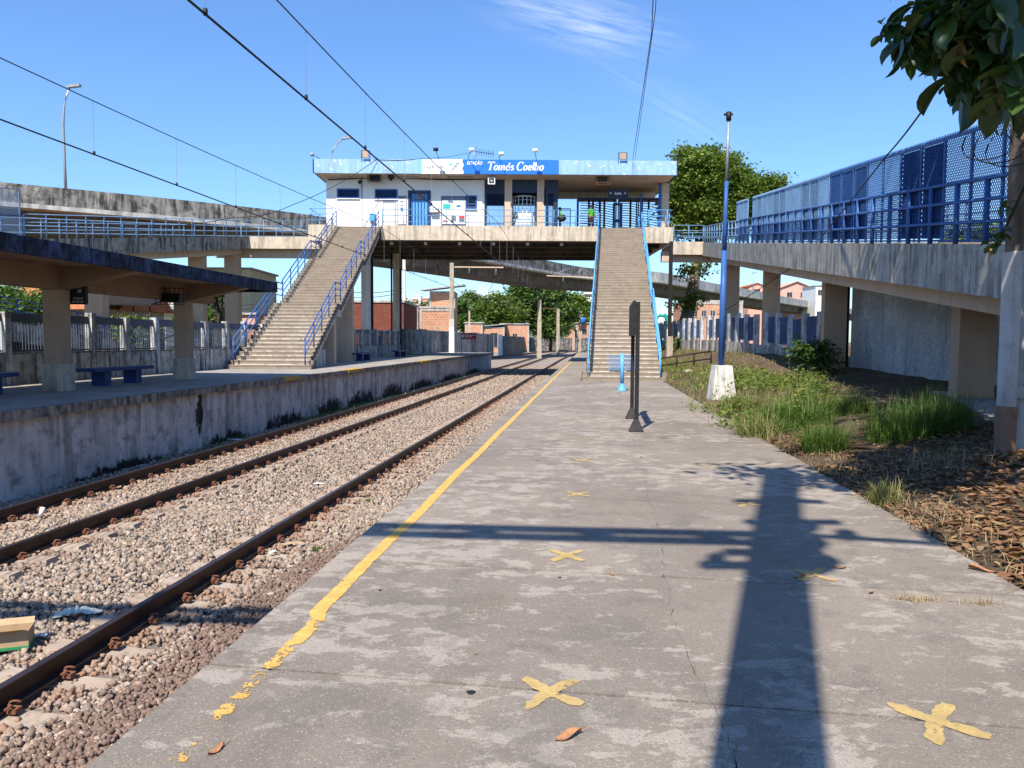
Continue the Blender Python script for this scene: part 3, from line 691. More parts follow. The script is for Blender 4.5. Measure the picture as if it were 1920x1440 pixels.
crumple('plastic_bag', 'crumpled pale green plastic bag on the ballast beyond the cardboard box', 'plastic bag', 143, 1153, zb, .19, .075, .075, M['plastic'], 1.3, .35)
crumple('paper_scrap', 'small white paper scrap beside the cardboard box', 'paper', 75, 1194, zb, .05, .035, .02, M['white'], 4.1, .2)
crumple('cardboard_piece', 'flat torn brown cardboard lying outside the near rail by the pebbles', 'cardboard', 548, 1020, zb, .14, .05, .012, M['carton'], 6.1, .5)
crumple('paper_scrap', 'curled white paper strip just left of the flat torn cardboard', 'paper', 512, 1037, zb, .06, .02, .03, M['white'], 2.1, 1.0)
crumple('paper_scrap', 'white scrap half way between the two nearer rails', 'paper', 597, 908, zb, .09, .03, .02, M['white'], 7.7, .3)
crumple('plastic_sheet', 'white plastic sheet lying at the foot of the whitewashed wall', 'plastic', 436, 825, zb, .26, .05, .03, M['white'], 9.1, 0)
crumple('cardboard_piece', 'small brown cardboard lump between the tracks, far along', 'cardboard', 870, 757, zb, .16, .09, .10, M['carton'], 3.7, 0)
p = AZ(76, 968, zb)
o = MB().tube([p + Vector((0, 0, .0)), p + Vector((.03, .01, .13))], .033, 12).build('drink_can', M['white'], None, p); tag(o, 'dented white can standing between the farther track rails', 'can')
# concrete blocks between the tracks (old sleeper ends seen as dark-faced stubs)
# small weeds by the ballast
def blades(name, m, pts, h, hv, wdt, lean, seed, parent=None, org=(0, 0, 0), segs=3, **props):
    """many grass blades: pts (n,3)"""
    rg = np.random.default_rng(seed); P = np.array(pts); n = len(P)
    az = rg.uniform(0, 2 * PI, n); H = h * (1 + rg.uniform(-hv, hv, n)); ln = np.abs(rg.normal(0, lean, n)) + .08
    dirx, diry = np.cos(az), np.sin(az); wx, wy = -diry, dirx
    V = np.zeros((n, segs * 2 + 1, 3))
    for k in range(segs + 1):
        t = k / segs; r = H * ln * t ** 1.9; z = H * (t - .28 * ln * t * t * 1.4)
        c = np.stack([P[:, 0] + dirx * r, P[:, 1] + diry * r, P[:, 2] + z], 1)
        hw = wdt * (1 - t) ** .7 * .5
        if k < segs:
            off = np.stack([wx * hw, wy * hw, np.zeros(n)], 1); V[:, 2 * k] = c - off; V[:, 2 * k + 1] = c + off
        else: V[:, 2 * segs] = c
    T3 = []
    for k in range(segs - 1): a = 2 * k; T3 += [(a, a + 1, a + 3), (a, a + 3, a + 2)]
    T3 += [(2 * segs - 2, 2 * segs - 1, 2 * segs)]
    F = np.array(T3)[None] + (np.arange(n) * (2 * segs + 1))[:, None, None]
    return npmesh(name, V.reshape(-1, 3), F.reshape(-1, 3), m, parent, org, **props)
def disc(rg, cx, cy, r, n, z=None, power=.5):
    a = rg.uniform(0, 2 * PI, n); q = r * rg.uniform(0, 1, n) ** power; x = cx + q * np.cos(a); y = cy + q * np.sin(a)
    return np.array([(x[i], y[i], (soil_h(x[i], y[i]) - .01) if z is None else z) for i in range(n)])
for px, py, lb in ((693, 938, 'small bright green weed outside the near rail, farther one'), (596, 1028, 'small bright green weed beside the flat torn cardboard')):
    p = AZ(px, py, zb); o = blades('weed', M['grass'], disc(RNG, p.x, p.y, .06, 60, BED + .0), .07, .5, .012, .8, int(px), None, p); tag(o, lb, 'weed')
wl = []
for i in range(2600):
    d = random.uniform(13, 60) if i % 3 else random.uniform(20, 34); x = -9.6 + abs(random.gauss(0, .22))
    if mnoise.noise(Vector((d * .25, 0, 5))) > -.05: wl.append(tuple(T(x, d, BED - .02)))
blades('track_weeds', M['grass'], wl, .16, .6, .02, .8, 21, kind='stuff')
# ============================================================= STAIRS, RAILINGS
_post = {}
def post_mesh(h, r, m, n=6):
    k = (round(h, 3), r, m.name, n)
    if k not in _post:
        b = MB(); b.tube([(0, 0, 0), (0, 0, h)], r, n); me = bpy.data.meshes.new('post'); me.from_pydata(b.v, [], b.f); me.polygons.foreach_set('use_smooth', b.sm); me.materials.append(m); _post[k] = me
    return _post[k]
def resample(P, step):
    out = []; acc = 0; nxt = 0
    P = [Vector(p) for p in P]
    for a, b in zip(P[:-1], P[1:]):
        L_ = (b - a).length
        while nxt <= acc + L_ + 1e-6: out.append(a.lerp(b, (nxt - acc) / L_)); nxt += step
        acc += L_
    return out
def railing(parent, base, hs, step, r, m, rp=None, posts=None, top_r=None):
    """base: polyline at the foot; hs: rail heights (last = post height)"""
    P = [Vector(p) for p in base]; tot = sum((b - a).length for a, b in zip(P[:-1], P[1:]))
    n = max(1, round(tot / step)); pp = posts or resample(P, tot / n - 1e-5)
    for p in pp: link('post', post_mesh(hs[-1], rp or r, m), parent, p)
    for i, h in enumerate(hs):
        b = MB(); b.tube([p + Vector((0, 0, h)) for p in P], (top_r or r) if i == len(hs) - 1 else r, 7)
        b.build('rail', m, parent)
def stair(name, label, org, ang, width, z1, nf, ns, landing, run, rail_m, z0):
    """org: middle of the bottom front edge; runs along +v turned clockwise by ang"""
    t = thing(name, label, 'staircase', org); O = Vector(org); c, s = math.cos(ang), math.sin(ang)
    def W(u, v, z): return Vector((O.x + u * c + v * s, O.y - u * s + v * c, z))
    rise = (z1 - z0) / (nf * ns); tread = (run - (nf - 1) * landing) / (nf * ns - nf)
    v = 0; z = z0; nose = []; foot = [(0, z0)]
    for f in range(nf):
        for k in range(ns):
            z += rise; last = k == ns - 1
            ln = tread if not last else (landing if f < nf - 1 else .35)
            ex = .16 if (f == 0 and k < 2) else 0
            jit = random.uniform(-.004, .004)
            b = MB(); P = []
            zb_ = z - rise - .10 if not (f == 0 and k == 0) else z0
            u0, u1 = -width / 2 - ex, width / 2 + ex
            for vv, zz in ((v - .012, z - .05), (v - .012, z + jit), (v + ln + .01, z + jit), (v + ln + .01, zb_), (v, zb_), (v, z - .05)): P.append(W(u0, vv, zz))
            b.prism(P, W(u1, 0, 0) - W(u0, 0, 0)); b.build('landing' if ln == landing else 'step', M['stair'], t)
            # blackened saw-tooth ends
            for e, sg in ((u0, -1), (u1, 1)):
                b = MB(); P = [W(e, v - .014, z + .003), W(e, v + ln * .98, z + .003), W(e, v + ln * .98, zb_ + .02), W(e, v - .014, zb_ + .02)]
                b.prism(P, W(sg * .05, 0, 0) - W(0, 0, 0)); b.build('step_end', M['stair_dark'], t)
            if not last: nose.append((v, z)); v += ln
            else:
                nose.append((v, z)); nose.append((v + ln, z)); v += ln
    # waist slab
    top = [(a, b - .15) for a, b in nose]
    low = [(a + .15, b - .62) for a, b in nose][::-1]
    low = [(a, max(b, z0 - .02)) for a, b in low]
    b = MB(); P = [W(-width / 2 + .02, a, zz) for a, zz in [(0.1, z0)] + top + low]; n = len(P)
    Q = [W(width / 2 - .02, a, zz) for a, zz in [(0.1, z0)] + top + low]
    m_ = len(top); vs = P + Q; fs = [(i, (i + 1) % n, n + (i + 1) % n, n + i) for i in range(n)]
    tp = [W(0, 0, 0)]
    # side strips between top and low (same count)
    for base, flip in ((0, 0), (n, 1)):
        for i in range(m_ - 1):
            q = (base + 1 + i, base + 2 + i, base + n - 2 - i, base + n - 1 - i); fs.append(q if flip else q[::-1])
    b.add(vs, fs); b.build('waist_slab', M['stringer'], t)
    # handrails both sides; the line follows each flight and steps at each landing
    for sg in (-1, 1):
        u = sg * (width / 2 - .06)
        line = []; v = 0; z = z0 + rise
        for f in range(nf):
            v0, zz0 = v, z; v1 = v + tread * (ns - 1); zz1 = z + rise * (ns - 1)
            seg = [W(u, v0 + .05, zz0), W(u, v1, zz1)]
            line += seg; 
            v = v1 + landing; z = zz1 + rise
            if f < nf - 1: line.append(W(u, v - .1, zz1))
        P = line; posts = []
        v = 0; z = z0 + rise
        for f in range(nf):
            for k in range(0, ns, 4): posts.append(W(u, v + .08 + k * tread, z + k * rise - .02))
            v += tread * (ns - 1)
            if (ns - 1) % 4: posts.append(W(u, v + .03, z + (ns - 1) * rise))
            v += landing; z += rise * ns
        railing(t, line, (.42, .72, 1.02), 1, .024, rail_m, .028, posts=posts, top_r=.03)
    return t, W, nose
DZ = 9.12
lb0 = AZ(394, 696.5, LEFTZ); lb1 = AZ(526, 699, LEFTZ); lt0 = AY(628, 429, 52.0); lt1 = AY(713, 430, 52.0)
stL, WL, noseL = stair('staircase', 'far concrete staircase with blue handrails rising from the far platform to the station', ((lb0.x + lb1.x) / 2, 30.6, LEFTZ), math.atan2((lt0.x + lt1.x) / 2 - (lb0.x + lb1.x) / 2, 21.4), 2.95, DZ, 3, 17, 1.25, 21.4, M['blue'], LEFTZ)
rb = AZ(1170, 715, 0); rt = AY(1163, 437, 52.0)
stR, WR, noseR = stair('staircase', 'near concrete staircase rising straight from the viewer platform to the ticket hall', (rb.x, rb.y, 0), math.atan2(rt.x - rb.x, 52 - rb.y), 2.95, DZ, 3, 18, 1.25, 52 - rb.y, M['blue_light'], 0)
# piers below the far stair
for k, (v, wdt, dp) in enumerate(((12.0, 1.5, .45), (6.6, 1.6, .45))):
    zt = [z for a, z in noseL if a <= v + .3][-1] - .60
    p = WL(.55, v, 0); b = MB(); b.box((p.x - wdt / 2, p.y - dp / 2, LEFTZ - .1), (p.x + wdt / 2, p.y + dp / 2, zt)); b.build('pier', M['cream'], stL)
p = WL(.1, 2.7, 0); b = MB(); b.box((p.x - 1.2, p.y, LEFTZ), (p.x + 1.2, p.y + 1.6, LEFTZ + .75)); b.build('stair_foot', M['stringer'], stL)
b = MB(); p = WR(0, 6.7, 0); b.box((p.x - 1.3, p.y, -.2), (p.x + 1.3, p.y + .5, 2.5)); b.build('pier', M['cream'], stR)
b = MB(); p = WR(0, 13.9, 0); b.box((p.x - 1.3, p.y, -.2), (p.x + 1.3, p.y + .5, 5.3)); b.build('pier', M['cream'], stR)

# ============================================================= DECK AND STATION
st = thing('station_building', 'white elevated station building with blue fascia and name board over the tracks', 'station building', (-1, 52, DZ))
DX0 = AY(578, 440, 52).x; DX1 = AY(1262, 440, 52).x; DY1 = 64.5
slx0, slx1 = lt0.x - .02, lt1.x + .04
srx0, srx1 = WR(-1.48, 0, 0).x, 0
srx0 = WR(-1.5, 52 - rb.y, 0).x; srx1 = WR(1.5, 52 - rb.y, 0).x
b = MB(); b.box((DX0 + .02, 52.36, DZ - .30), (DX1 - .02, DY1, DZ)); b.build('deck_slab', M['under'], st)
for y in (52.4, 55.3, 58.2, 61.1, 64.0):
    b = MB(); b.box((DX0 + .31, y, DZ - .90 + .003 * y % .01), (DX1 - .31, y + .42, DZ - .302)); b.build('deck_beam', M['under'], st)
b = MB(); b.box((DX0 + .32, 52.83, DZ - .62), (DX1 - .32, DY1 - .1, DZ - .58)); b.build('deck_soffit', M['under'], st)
def edge(x0, x1, z0, z1, m=M['cream_dirty'], y=52.0):
    b = MB(); b.box((x0, y, z0), (x1, y + .34, z1)); return b.build('edge_beam', m, st)
edge(DX0, slx0, DZ - .95, DZ + .12); edge(slx1, srx0 - .02, DZ - .87, DZ + .10); edge(srx1, DX1, DZ - .97, DZ + .08)
b = MB(); b.box((DX0, 52.345, DZ - .9), (DX0 + .3, DY1, DZ + .1)); b.build('edge_beam', M['cream_dirty'], st)
b = MB(); b.box((DX1 - .3, 52.345, DZ - .9), (DX1, DY1, DZ + .06)); b.build('edge_beam', M['cream_dirty'], st)
for i in range(6):
    x = -8.2 + i * 2.3; b = MB(); b.box((x - .1, 52.345, DZ - 1.12), (x + .1, 52.7, DZ - .955)); b.build('hanger', M['cream_dirty'], st)
# deck columns
def column(name, label, px, ypx_base, Y, wx, wy, ztop, m=M['cream'], zb=LEFTZ, foot=True):
    p = AY(px, ypx_base, Y); t = thing(name, label, 'column', (p.x, p.y, zb - .1))
    b = MB(); b.box((p.x - wx / 2, p.y - wy / 2, zb + (.5 if foot else -.1)), (p.x + wx / 2, p.y + wy / 2, ztop)); b.build('shaft', m, t)
    if foot: b = MB(); b.box((p.x - wx / 2 - .03, p.y - wy / 2 - .03, zb - .1), (p.x + wx / 2 + .03, p.y + wy / 2 + .03, zb + .5)); b.build('plinth', M['cream_dirty'], t)
    return t, p
def rcolumn(label, px, Y, wx, wy, ztop, zb, m=M['col_cream'], xc=None):
    return column('column', label, px, 650, Y, wx, wy, ztop, m, zb, False)
t, p = rcolumn('cream concrete column under the deck edge with a black pipe on its right side', 688, 52.6, .62, .62, DZ - .96, LEFTZ, M['cream_wall'])
b = MB(); b.tube([(p.x + .40, p.y - .1, LEFTZ), (p.x + .40, p.y - .1, DZ - .99)], .08, 8); b.build('pipe', M['black'], t)
t, p = rcolumn('deck column with dark drain pipes, between two platform benches', 744, 59.5, .50, .5, DZ - .96, LEFTZ, M['cream_dirty'])
for dx_, r in ((-.36, .07), (.36, .06), (.28, .05)):
    b = MB(); b.tube([(p.x + dx_, p.y - .2, LEFTZ), (p.x + dx_, p.y - .2, DZ - 1.0)], r, 8); b.build('pipe', M['navy'], t)
rcolumn('pale column behind the far staircase foot', 612, 50.5, .4, .4, DZ - .96, LEFTZ, M['cream'])
t, p = column('column', 'slim dark steel column under the right deck corner', 1255, 650, 51.2, .22, .22, DZ - .97, M['black'], .2, False)
b = MB(); b.box((p.x - .2, p.y - .16, .1), (p.x + .2, p.y + .16, 1.9)); b.build('plinth', M['pole_concrete'], t)
b = MB(); b.box((8.6, 62, -.1), (9.2, 62.6, DZ - .96)); o = b.build('column', M['cream'], None, (8.9, 62.3, -.1)); tag(o, 'hidden rear deck column behind the near staircase', 'column')

WY = 53.65
wx0 = AY(612, 400, WY).x; wx1 = AY(908, 400, WY).x; RX0 = AY(588, 310, 52.5).x; RX1 = AY(1269, 310, 52.5).x
FZ0 = AY(790, 325.5, 52.5).z; FZ1 = AY(790, 299, 52.5).z
CZ = FZ0 - .12
# walls (front with openings cut as separate pieces round the windows and door)
def X_(px, Y=WY): return AY(px, 400, Y).x
def Z_(py, Y=WY, px=790): return AY(px, py, Y).z
ops = [('window', 634, 672, 356.5, 371), ('window', 705, 744, 357, 372), ('door', 768, 805, 360, None), ('window', 875, 892, 368, 390)]
SPL = Z_(400)  # nothing: wall is one colour, upper shade comes from the roof
segs = [wx0]; 
for o_ in ops: segs += [X_(o_[1]), X_(o_[2])]
segs.append(wx1)
b = MB()
for i in range(len(segs) - 1):
    x0, x1 = segs[i], segs[i + 1]
    if i % 2 == 0: b.box((x0, WY, DZ), (x1, WY + .22, CZ))
    else:
        _, a, c, zt, zb_ = ops[i // 2]
        b.box((x0, WY, Z_(zt)), (x1, WY + .22, CZ))
        if zb_: b.box((x0, WY, DZ), (x1, WY + .22, Z_(zb_)))
b.box((wx0, WY + .22, DZ), (wx0 + .2, 58.6, CZ)); b.box((wx1 - .2, WY + .22, DZ), (wx1, 58.6, CZ)); b.box((wx0 + .2, 58.4, DZ), (wx1 - .2, 58.6, CZ))
b.build('wall', M['white_wall'], st)
b = MB(); xj = X_(679.5); b.box((xj - .02, WY - .012, DZ), (xj + .02, WY - .001, CZ)); b.tube([(xj - .05, WY - .03, CZ), (xj - .05, WY - .03, Z_(372))], .02, 6); b.build('conduit', M['grey'], st)
for kind_, a, c, zt, zb_ in ops:
    x0, x1 = X_(a), X_(c); z1 = Z_(zt); z0 = Z_(zb_) if zb_ else DZ
    if kind_ == 'window':
        f = MB(); e = .07
        for q in (((x0 - e, WY - .05, z0 - e), (x0 + .03, WY + .1, z1 + e)), ((x1 - .03, WY - .05, z0 - e), (x1 + e, WY + .1, z1 + e)), ((x0 + .03, WY - .05, z1 - .03), (x1 - .03, WY + .1, z1 + e)), ((x0 + .03, WY - .05, z0 - e), (x1 - .03, WY + .1, z0 + .03))): f.box(*q)
        wn_ = f.build('window', M['blue'], st)
        g = MB(); g.box((x0 + .03, WY + .08, z0 + .03), (x1 - .03, WY + .1, z1 - .03)); g.build('pane', M['blue_deep'], wn_)
        n = 4
        for k in range(n):
            zz = z0 + (k + .5) * (z1 - z0) / n; g = MB(); g.add([(x0 + .03, WY - .01, zz - .05), (x1 - .03, WY - .01, zz - .05), (x1 - .03, WY + .07, zz + .05), (x0 + .03, WY + .07, zz + .05)], [(0, 1, 2, 3)]); g.build('louvre', M['blue_deep'], wn_)
        g = MB(); g.box((x0 - .1, WY - .1, z0 - e - .05), (x1 + .1, WY - .002, z0 - e - .002)); g.build('sill', M['white'], wn_)
    else:
        f = MB(); f.box((x0, WY + .05, z0), (x0 + .07, WY + .2, z1)); f.box((x1 - .07, WY + .05, z0), (x1, WY + .2, z1)); f.box((x0 + .07, WY + .05, z1 - .08), (x1 - .07, WY + .2, z1))
        f.box((x0 + .02, WY - .06, z0), (x0 - .10, WY + .0, z1 + .1)); f.box((x1 - .02, WY - .06, z0), (x1 + .1, WY + .0, z1 + .1)); f.box((x0 - .02, WY - .06, z1), (x1 + .02, WY, z1 + .1))
        dr = f.build('door', M['blue_deep'], st)
        g = MB(); g.box((x0 + .07, WY + .14, z0), (x1 - .07, WY + .18, z1 - .08)); g.build('door_leaf', M['blue_light'], dr)
        for k in range(6):
            xx = x0 + .14 + k * (x1 - x0 - .28) / 5; g = MB(); g.box((xx - .035, WY + .08, z0 + .03), (xx + .035, WY + .13, z1 - .1)); g.build('door_bar', M['blue'], dr)
        g = MB(); g.box((x0 + .35, WY + .05, z1 - .48), (x1 - .35, WY + .07, z1 - .14)); g.build('door_plate', M['sign_grey'], dr)
# roof
b = MB(); b.box((RX0 + .1, 52.6, FZ0 + .1), (RX1 - .1, 59.2, FZ0 + .5)); b.build('roof_slab', M['render_grey'], st)
b = MB()
b.add([(RX0 + .12, 52.62, FZ0), (RX1 - .12, 52.62, FZ0), (RX1 - .7, WY, CZ - .0), (RX0 + .7, WY, CZ)], [(0, 1, 2, 3)])
b.add([(RX0 + .7, WY, CZ), (RX1 - .7, WY, CZ), (RX1 - .7, 58.7, CZ), (RX0 + .7, 58.7, CZ)], [(0, 1, 2, 3)])
b.add([(RX0 + .12, 52.62, FZ0), (RX0 + .7, WY, CZ), (RX0 + .7, 58.7, CZ), (RX0 + .12, 59.2, FZ0)], [(0, 1, 2, 3)])
b.add([(RX1 - .12, 52.62, FZ0), (RX1 - .7, WY, CZ), (RX1 - .7, 58.7, CZ), (RX1 - .12, 59.2, FZ0)], [(3, 2, 1, 0)])
b.add([(RX0 + .12, 59.2, FZ0), (RX0 + .7, 58.7, CZ), (RX1 - .7, 58.7, CZ), (RX1 - .12, 59.2, FZ0)], [(0, 1, 2, 3)])
b.build('soffit', M['cream'], st)
pans = [588, 667, 709, 790, 868, 1047, 1130, 1186, 1269]
for i, (a, c) in enumerate(zip(pans[:-1], pans[1:])):
    x0, x1 = AY(a, 310, 52.5).x, AY(c, 310, 52.5).x
    b = MB(); b.box((x0 + .008, 52.5, FZ0), (x1 - .008, 52.6, FZ1 + .006 * (i % 3))); b.build('fascia_panel', M['fascia'], st)
b = MB(); b.box((RX0, 52.61, FZ0), (RX0 + .1, 59.2, FZ1)); b.box((RX1 - .1, 52.61, FZ0), (RX1, 59.2, FZ1)); b.box((RX0 + .1, 59.1, FZ0), (RX1 - .1, 59.2, FZ1)); b.build('side_fascia', M['blue_deep'], st)
b = MB(); b.box((RX1 - .004, 52.44, FZ0 - .01), (RX1 + .05, 52.6, FZ1 + .05)); b.box((RX0 - .05, 52.44, FZ0), (RX0 + .004, 52.6, FZ1)); b.build('corner_strip', M['blue_deep'], st)
# ticket hall behind the open front
b = MB()
hz = CZ; 
cols = [(946, 960), (1007, 1020)]
for a, c in cols:
    q = MB(); q.box((X_(a), WY, DZ), (X_(c), WY + .3, hz)); q.build('pilaster', M['cream'], st)
q = MB(); q.box((X_(1240, 54.6), 54.6, DZ), (X_(1254, 54.6), 55.0, hz)); q.build('pilaster', M['cream'], st)
q = MB(); q.box((X_(1235, 54.5), 54.5, DZ), (X_(1240, 54.5), 54.7, hz)); q.build('blue_strip', M['blue'], st)
q = MB(); q.box((wx1, 57.0, DZ), (X_(946), 57.1, DZ + .35)); q.box((wx1, 57.0, Z_(368)), (X_(1043), 57.2, hz)); q.build('dark_lintel', M['navy'], st)
q = MB(); q.box((X_(1043), 58.0, Z_(349)), (X_(1250), 58.2, hz)); q.build('rear_lintel', M['cream_wall'], st)
q = MB(); q.box((X_(1023), WY, DZ), (X_(1027), WY + .12, hz)); q.box((X_(1038), WY, DZ), (X_(1046), WY + .2, hz)); q.box((X_(1027), WY, Z_(362)), (X_(1038), WY + .1, hz)); q.build('navy_frame', M['navy'], st)
q = MB(); q.box((X_(911), WY + .05, Z_(363)), (X_(946), WY + .12, hz)); q.box((X_(960), WY + .05, Z_(360)), (X_(1007), WY + .12, hz)); q.build('dark_transom', M['navy'], st)
# grille gates in the bays
def grille(x0, x1, z0, z1, y, n, m, name='gate', hor=2, r=.018):
    f = MB(); f.box((x0, y, z0), (x0 + .06, y + .05, z1)); f.box((x1 - .06, y, z0), (x1, y + .05, z1)); f.box((x0 + .06, y, z1 - .06), (x1 - .06, y + .05, z1))
    for k in range(hor): zz = z0 + (k + .4) * (z1 - z0) / hor; f.box((x0 + .06, y, zz), (x1 - .06, y + .05, zz + .05))
    o = f.build(name, m, st)
    g = MB()
    for k in range(n): xx = x0 + .06 + (k + .5) * (x1 - x0 - .12) / n; g.box((xx - r / 2, y + .01, z0), (xx + r / 2, y + .03, z1 - .06))
    g.build('bars', m, o, kind='stuff'); return o
grille(X_(911), X_(946), DZ, Z_(363), WY + .3, 14, M['blue_deep'])
grille(X_(1027), X_(1038), DZ, Z_(362), WY + .3, 6, M['blue_deep'])
grille(X_(1046), X_(1075), DZ, Z_(378), 56, 9, M['blue'])
grille(X_(960), X_(1007), DZ, Z_(362), 57, 12, M['blue_deep'])
# ticket booth: rounded white cage
tb = thing('ticket_booth', 'rounded white barred ticket booth behind the deck railing', 'ticket booth', (X_(985), 54.2, DZ))
cx_, cy_, r_ = X_(984), 54.9, .86
def arc(r, z, n=18, a0=PI, a1=2 * PI): return [(cx_ + r * math.cos(a0 + (a1 - a0) * i / n), cy_ + r * math.sin(a0 + (a1 - a0) * i / n), z) for i in range(n + 1)]
zt = Z_(366); zc = Z_(407); zc2 = Z_(396)
for zA, zB_, nm in ((zc + .02, zc2, 'counter_panel'), (DZ + .55, zc - .1, 'counter_panel')):
    q = MB(); A = arc(r_, zA); B = arc(r_, zB_); m_ = len(A); q.add(A + B, [(i, i + 1, m_ + i + 1, m_ + i) for i in range(m_ - 1)]); q.build(nm, M['white'], tb)
q = MB(); q.add(arc(r_ + .05, zt) + arc(r_ + .05, zt + .1) + [(cx_, cy_, zt + .28)], [(i, i + 1, 19 + i + 1, 19 + i) for i in range(18)] + [(19 + i, 19 + i + 1, 38) for i in range(18)] ); q.build('booth_roof', M['cream_wall'], tb)
for i in range(0, 19, 2):
    a = PI + PI * i / 18; q = MB(); q.tube([(cx_ + r_ * math.cos(a), cy_ + r_ * math.sin(a), DZ), (cx_ + r_ * math.cos(a), cy_ + r_ * math.sin(a), zt)], .03, 6); q.build('upright', M['white'], tb)
for z in (DZ + .12, DZ + .32, DZ + .5, zc2 + .3, zc2 + .6, zc2 + .9):
    q = MB(); q.tube(arc(r_, z), .014, 5); q.build('hoop', M['white'], tb)
# turnstiles: full-height rotors in cages
def turnstile(px, Y, label, m_c):
    x = X_(px, Y); t = thing('turnstile', label, 'turnstile', (x, Y, DZ), 'full-height turnstiles in the ticket hall')
    zt = Z_(374, Y); q = MB(); q.tube([(x, Y, DZ), (x, Y, zt)], .075, 8); q.build('rotor_axis', m_c, t)
    for k in range(13):
        z = DZ + .2 + k * (zt - DZ - .4) / 12
        for j in range(3):
            a = .4 + j * 2 * PI / 3 ; q = MB(); q.tube([(x, Y, z), (x + .74 * math.cos(a), Y + .74 * math.sin(a), z + (.10 if j == 1 else -.08))], .032, 5); q.build('rotor_arm', M['navy'] if m_c is M['navy'] else M['black'], t)
    for dx_, dy_ in ((-.8, -.3), (-.8, .5), (.8, .5), (.8, -.3)):
        q = MB(); q.box((x + dx_ - .04, Y + dy_ - .04, DZ), (x + dx_ + .04, Y + dy_ + .04, zt)); q.build('cage_post', M['navy'], t)
    q = MB(); q.box((x - .84, Y - .34, zt), (x + .84, Y + .6, zt + .14)); q.build('cage_top', M['navy'], t)
    return t
turnstile(1104, 56.5, 'full-height turnstile left of the brown-axled ones, behind the man in green', M['navy'])
turnstile(1133, 55.6, 'full-height turnstile with rusty axle left of the blue partition', M['brown'])
turnstile(1182, 55.6, 'full-height turnstile with rusty axle right of the blue partition', M['brown'])
turnstile(1216, 56.4, 'full-height turnstile beside the right end pilaster', M['brown'])
q = MB(); q.box((X_(1149, 55), 55, DZ), (X_(1152, 55), 55.1, Z_(372))); q.box((X_(1163, 55), 55, DZ), (X_(1167, 55), 55.1, Z_(372))); q.box((X_(1152, 55), 55, Z_(409)), (X_(1163, 55), 55.1, Z_(403))); q.box((X_(1152, 55), 55, Z_(376)), (X_(1163, 55), 55.1, Z_(372))); q.build('partition_frame', M['blue_deep'], st)
q = MB(); q.box((X_(1200, 55.1), 55.1, DZ), (X_(1203, 55.1), 55.2, hz - .6)); q.build('blue_strip', M['blue'], st)
# exit sign board under the soffit
def text(body, size, loc, m, parent=None, rot=(PI / 2, 0, 0), shear=0, bold=0, ext=.004, align='LEFT', name='lettering', sx=1.0, **props):
    cu = bpy.data.curves.new(name, 'FONT'); cu.body = body; cu.size = size; cu.shear = shear; cu.offset = bold; cu.extrude = ext; cu.align_x = align; cu.align_y = 'CENTER'; cu.materials.append(m); cu.resolution_u = 3
    tmp = bpy.data.objects.new(name, cu); COL.objects.link(tmp); me = bpy.data.meshes.new_from_object(tmp.evaluated_get(bpy.context.evaluated_depsgraph_get())); bpy.data.objects.remove(tmp)
    return link(name, me, parent, loc, rot, (sx, 1, 1), **props)
sg = thing('exit_sign', 'dark green hanging sign with two arrows and small white exit lettering', 'sign', (X_(1158, 54), 54, hz - .5))
q = MB(); xa, xb = X_(1140, 54), X_(1176, 54); q.box((xa, 54, Z_(371, 54)), (xb, 54.06, Z_(353, 54))); q.build('board', M['navy'], sg)
text('Saída', .24, ((xa + xb) / 2, 53.99, Z_(360.5, 54)), M['white'], sg, align='CENTER', bold=.004)
for sgn, xx in ((-1, xa + .16), (1, xb - .16)):
    q = MB(); zz = Z_(360, 54); q.add([(xx + sgn * .07, 53.985, zz), (xx - sgn * .04, 53.985, zz + .07), (xx - sgn * .04, 53.985, zz - .07)], [(0, 1, 2), (2, 1, 0)]); q.build('arrow', M['white'], sg)
# ---------------- name boards on the fascia
nb = thing('name_board', 'long station name board on the fascia, white left end and blue right part', 'sign', (X_(920, 52.4), 52.42, FZ0))
xa, xb, xc = AY(791, 310, 52.4).x, AY(868, 310, 52.4).x, AY(1047, 310, 52.4).x
wav = [(xb + .05 * math.sin(i / 6 * 2 * PI), FZ0 - .02 + (FZ1 - FZ0 + .02) * i / 12) for i in range(13)]
q = MB(); P = [(xa, 52.42, FZ0 - .02)] + [(x, 52.42, z) for x, z in wav] + [(xa, 52.42, FZ1)]; q.prism(P[::1], (0, .07, 0)); q.build('white_panel', M['white'], nb)
q = MB(); P = [(xc, 52.42, FZ0 - .02), (xc, 52.42, FZ1)] + [(x + .003, 52.42, z) for x, z in wav[::-1]]; q.prism(P[::1], (0, .07, 0)); q.build('blue_panel', M['sign_blue'], nb)
q = MB(); q.box((xa - .12, 52.42, FZ0 - .02), (xa - .002, 52.49, FZ1)); q.build('cyan_end', M['sign_cyan'], nb)
zm = (FZ0 + FZ1) / 2
text('s u p e r v i a', .36, (xa + .14, 52.41, zm), M['sign_grey'], nb, shear=.25, sx=.66, bold=.004)
q = MB(); x0 = xa + 1.78; q.add([(x0 - .02, 52.41, zm + .22), (x0 + .28, 52.41, zm + .22), (x0 + .12, 52.41, zm - .02)], [(0, 2, 1)]); q.build('logo_triangle', M['sign_cyan'], nb)
for k in range(6):
    q = MB(); xx = x0 + .62 - k * .085; zz = zm + .20 - k * .10; q.add([(xx - .16 + k * .015, 52.41, zz - .03), (xx + .14 - k * .02, 52.41, zz - .03), (xx + .18 - k * .02, 52.41, zz + .025), (xx - .12 + k * .015, 52.41, zz + .025)], [(0, 1, 2, 3)]); q.build('logo_bar', M['sign_grey'], nb)
text('ESTAÇÃO', .30, (AY(875, 310, 52.4).x, 52.41, zm + .22), M['white'], nb, shear=.3, bold=.006, sx=.78)
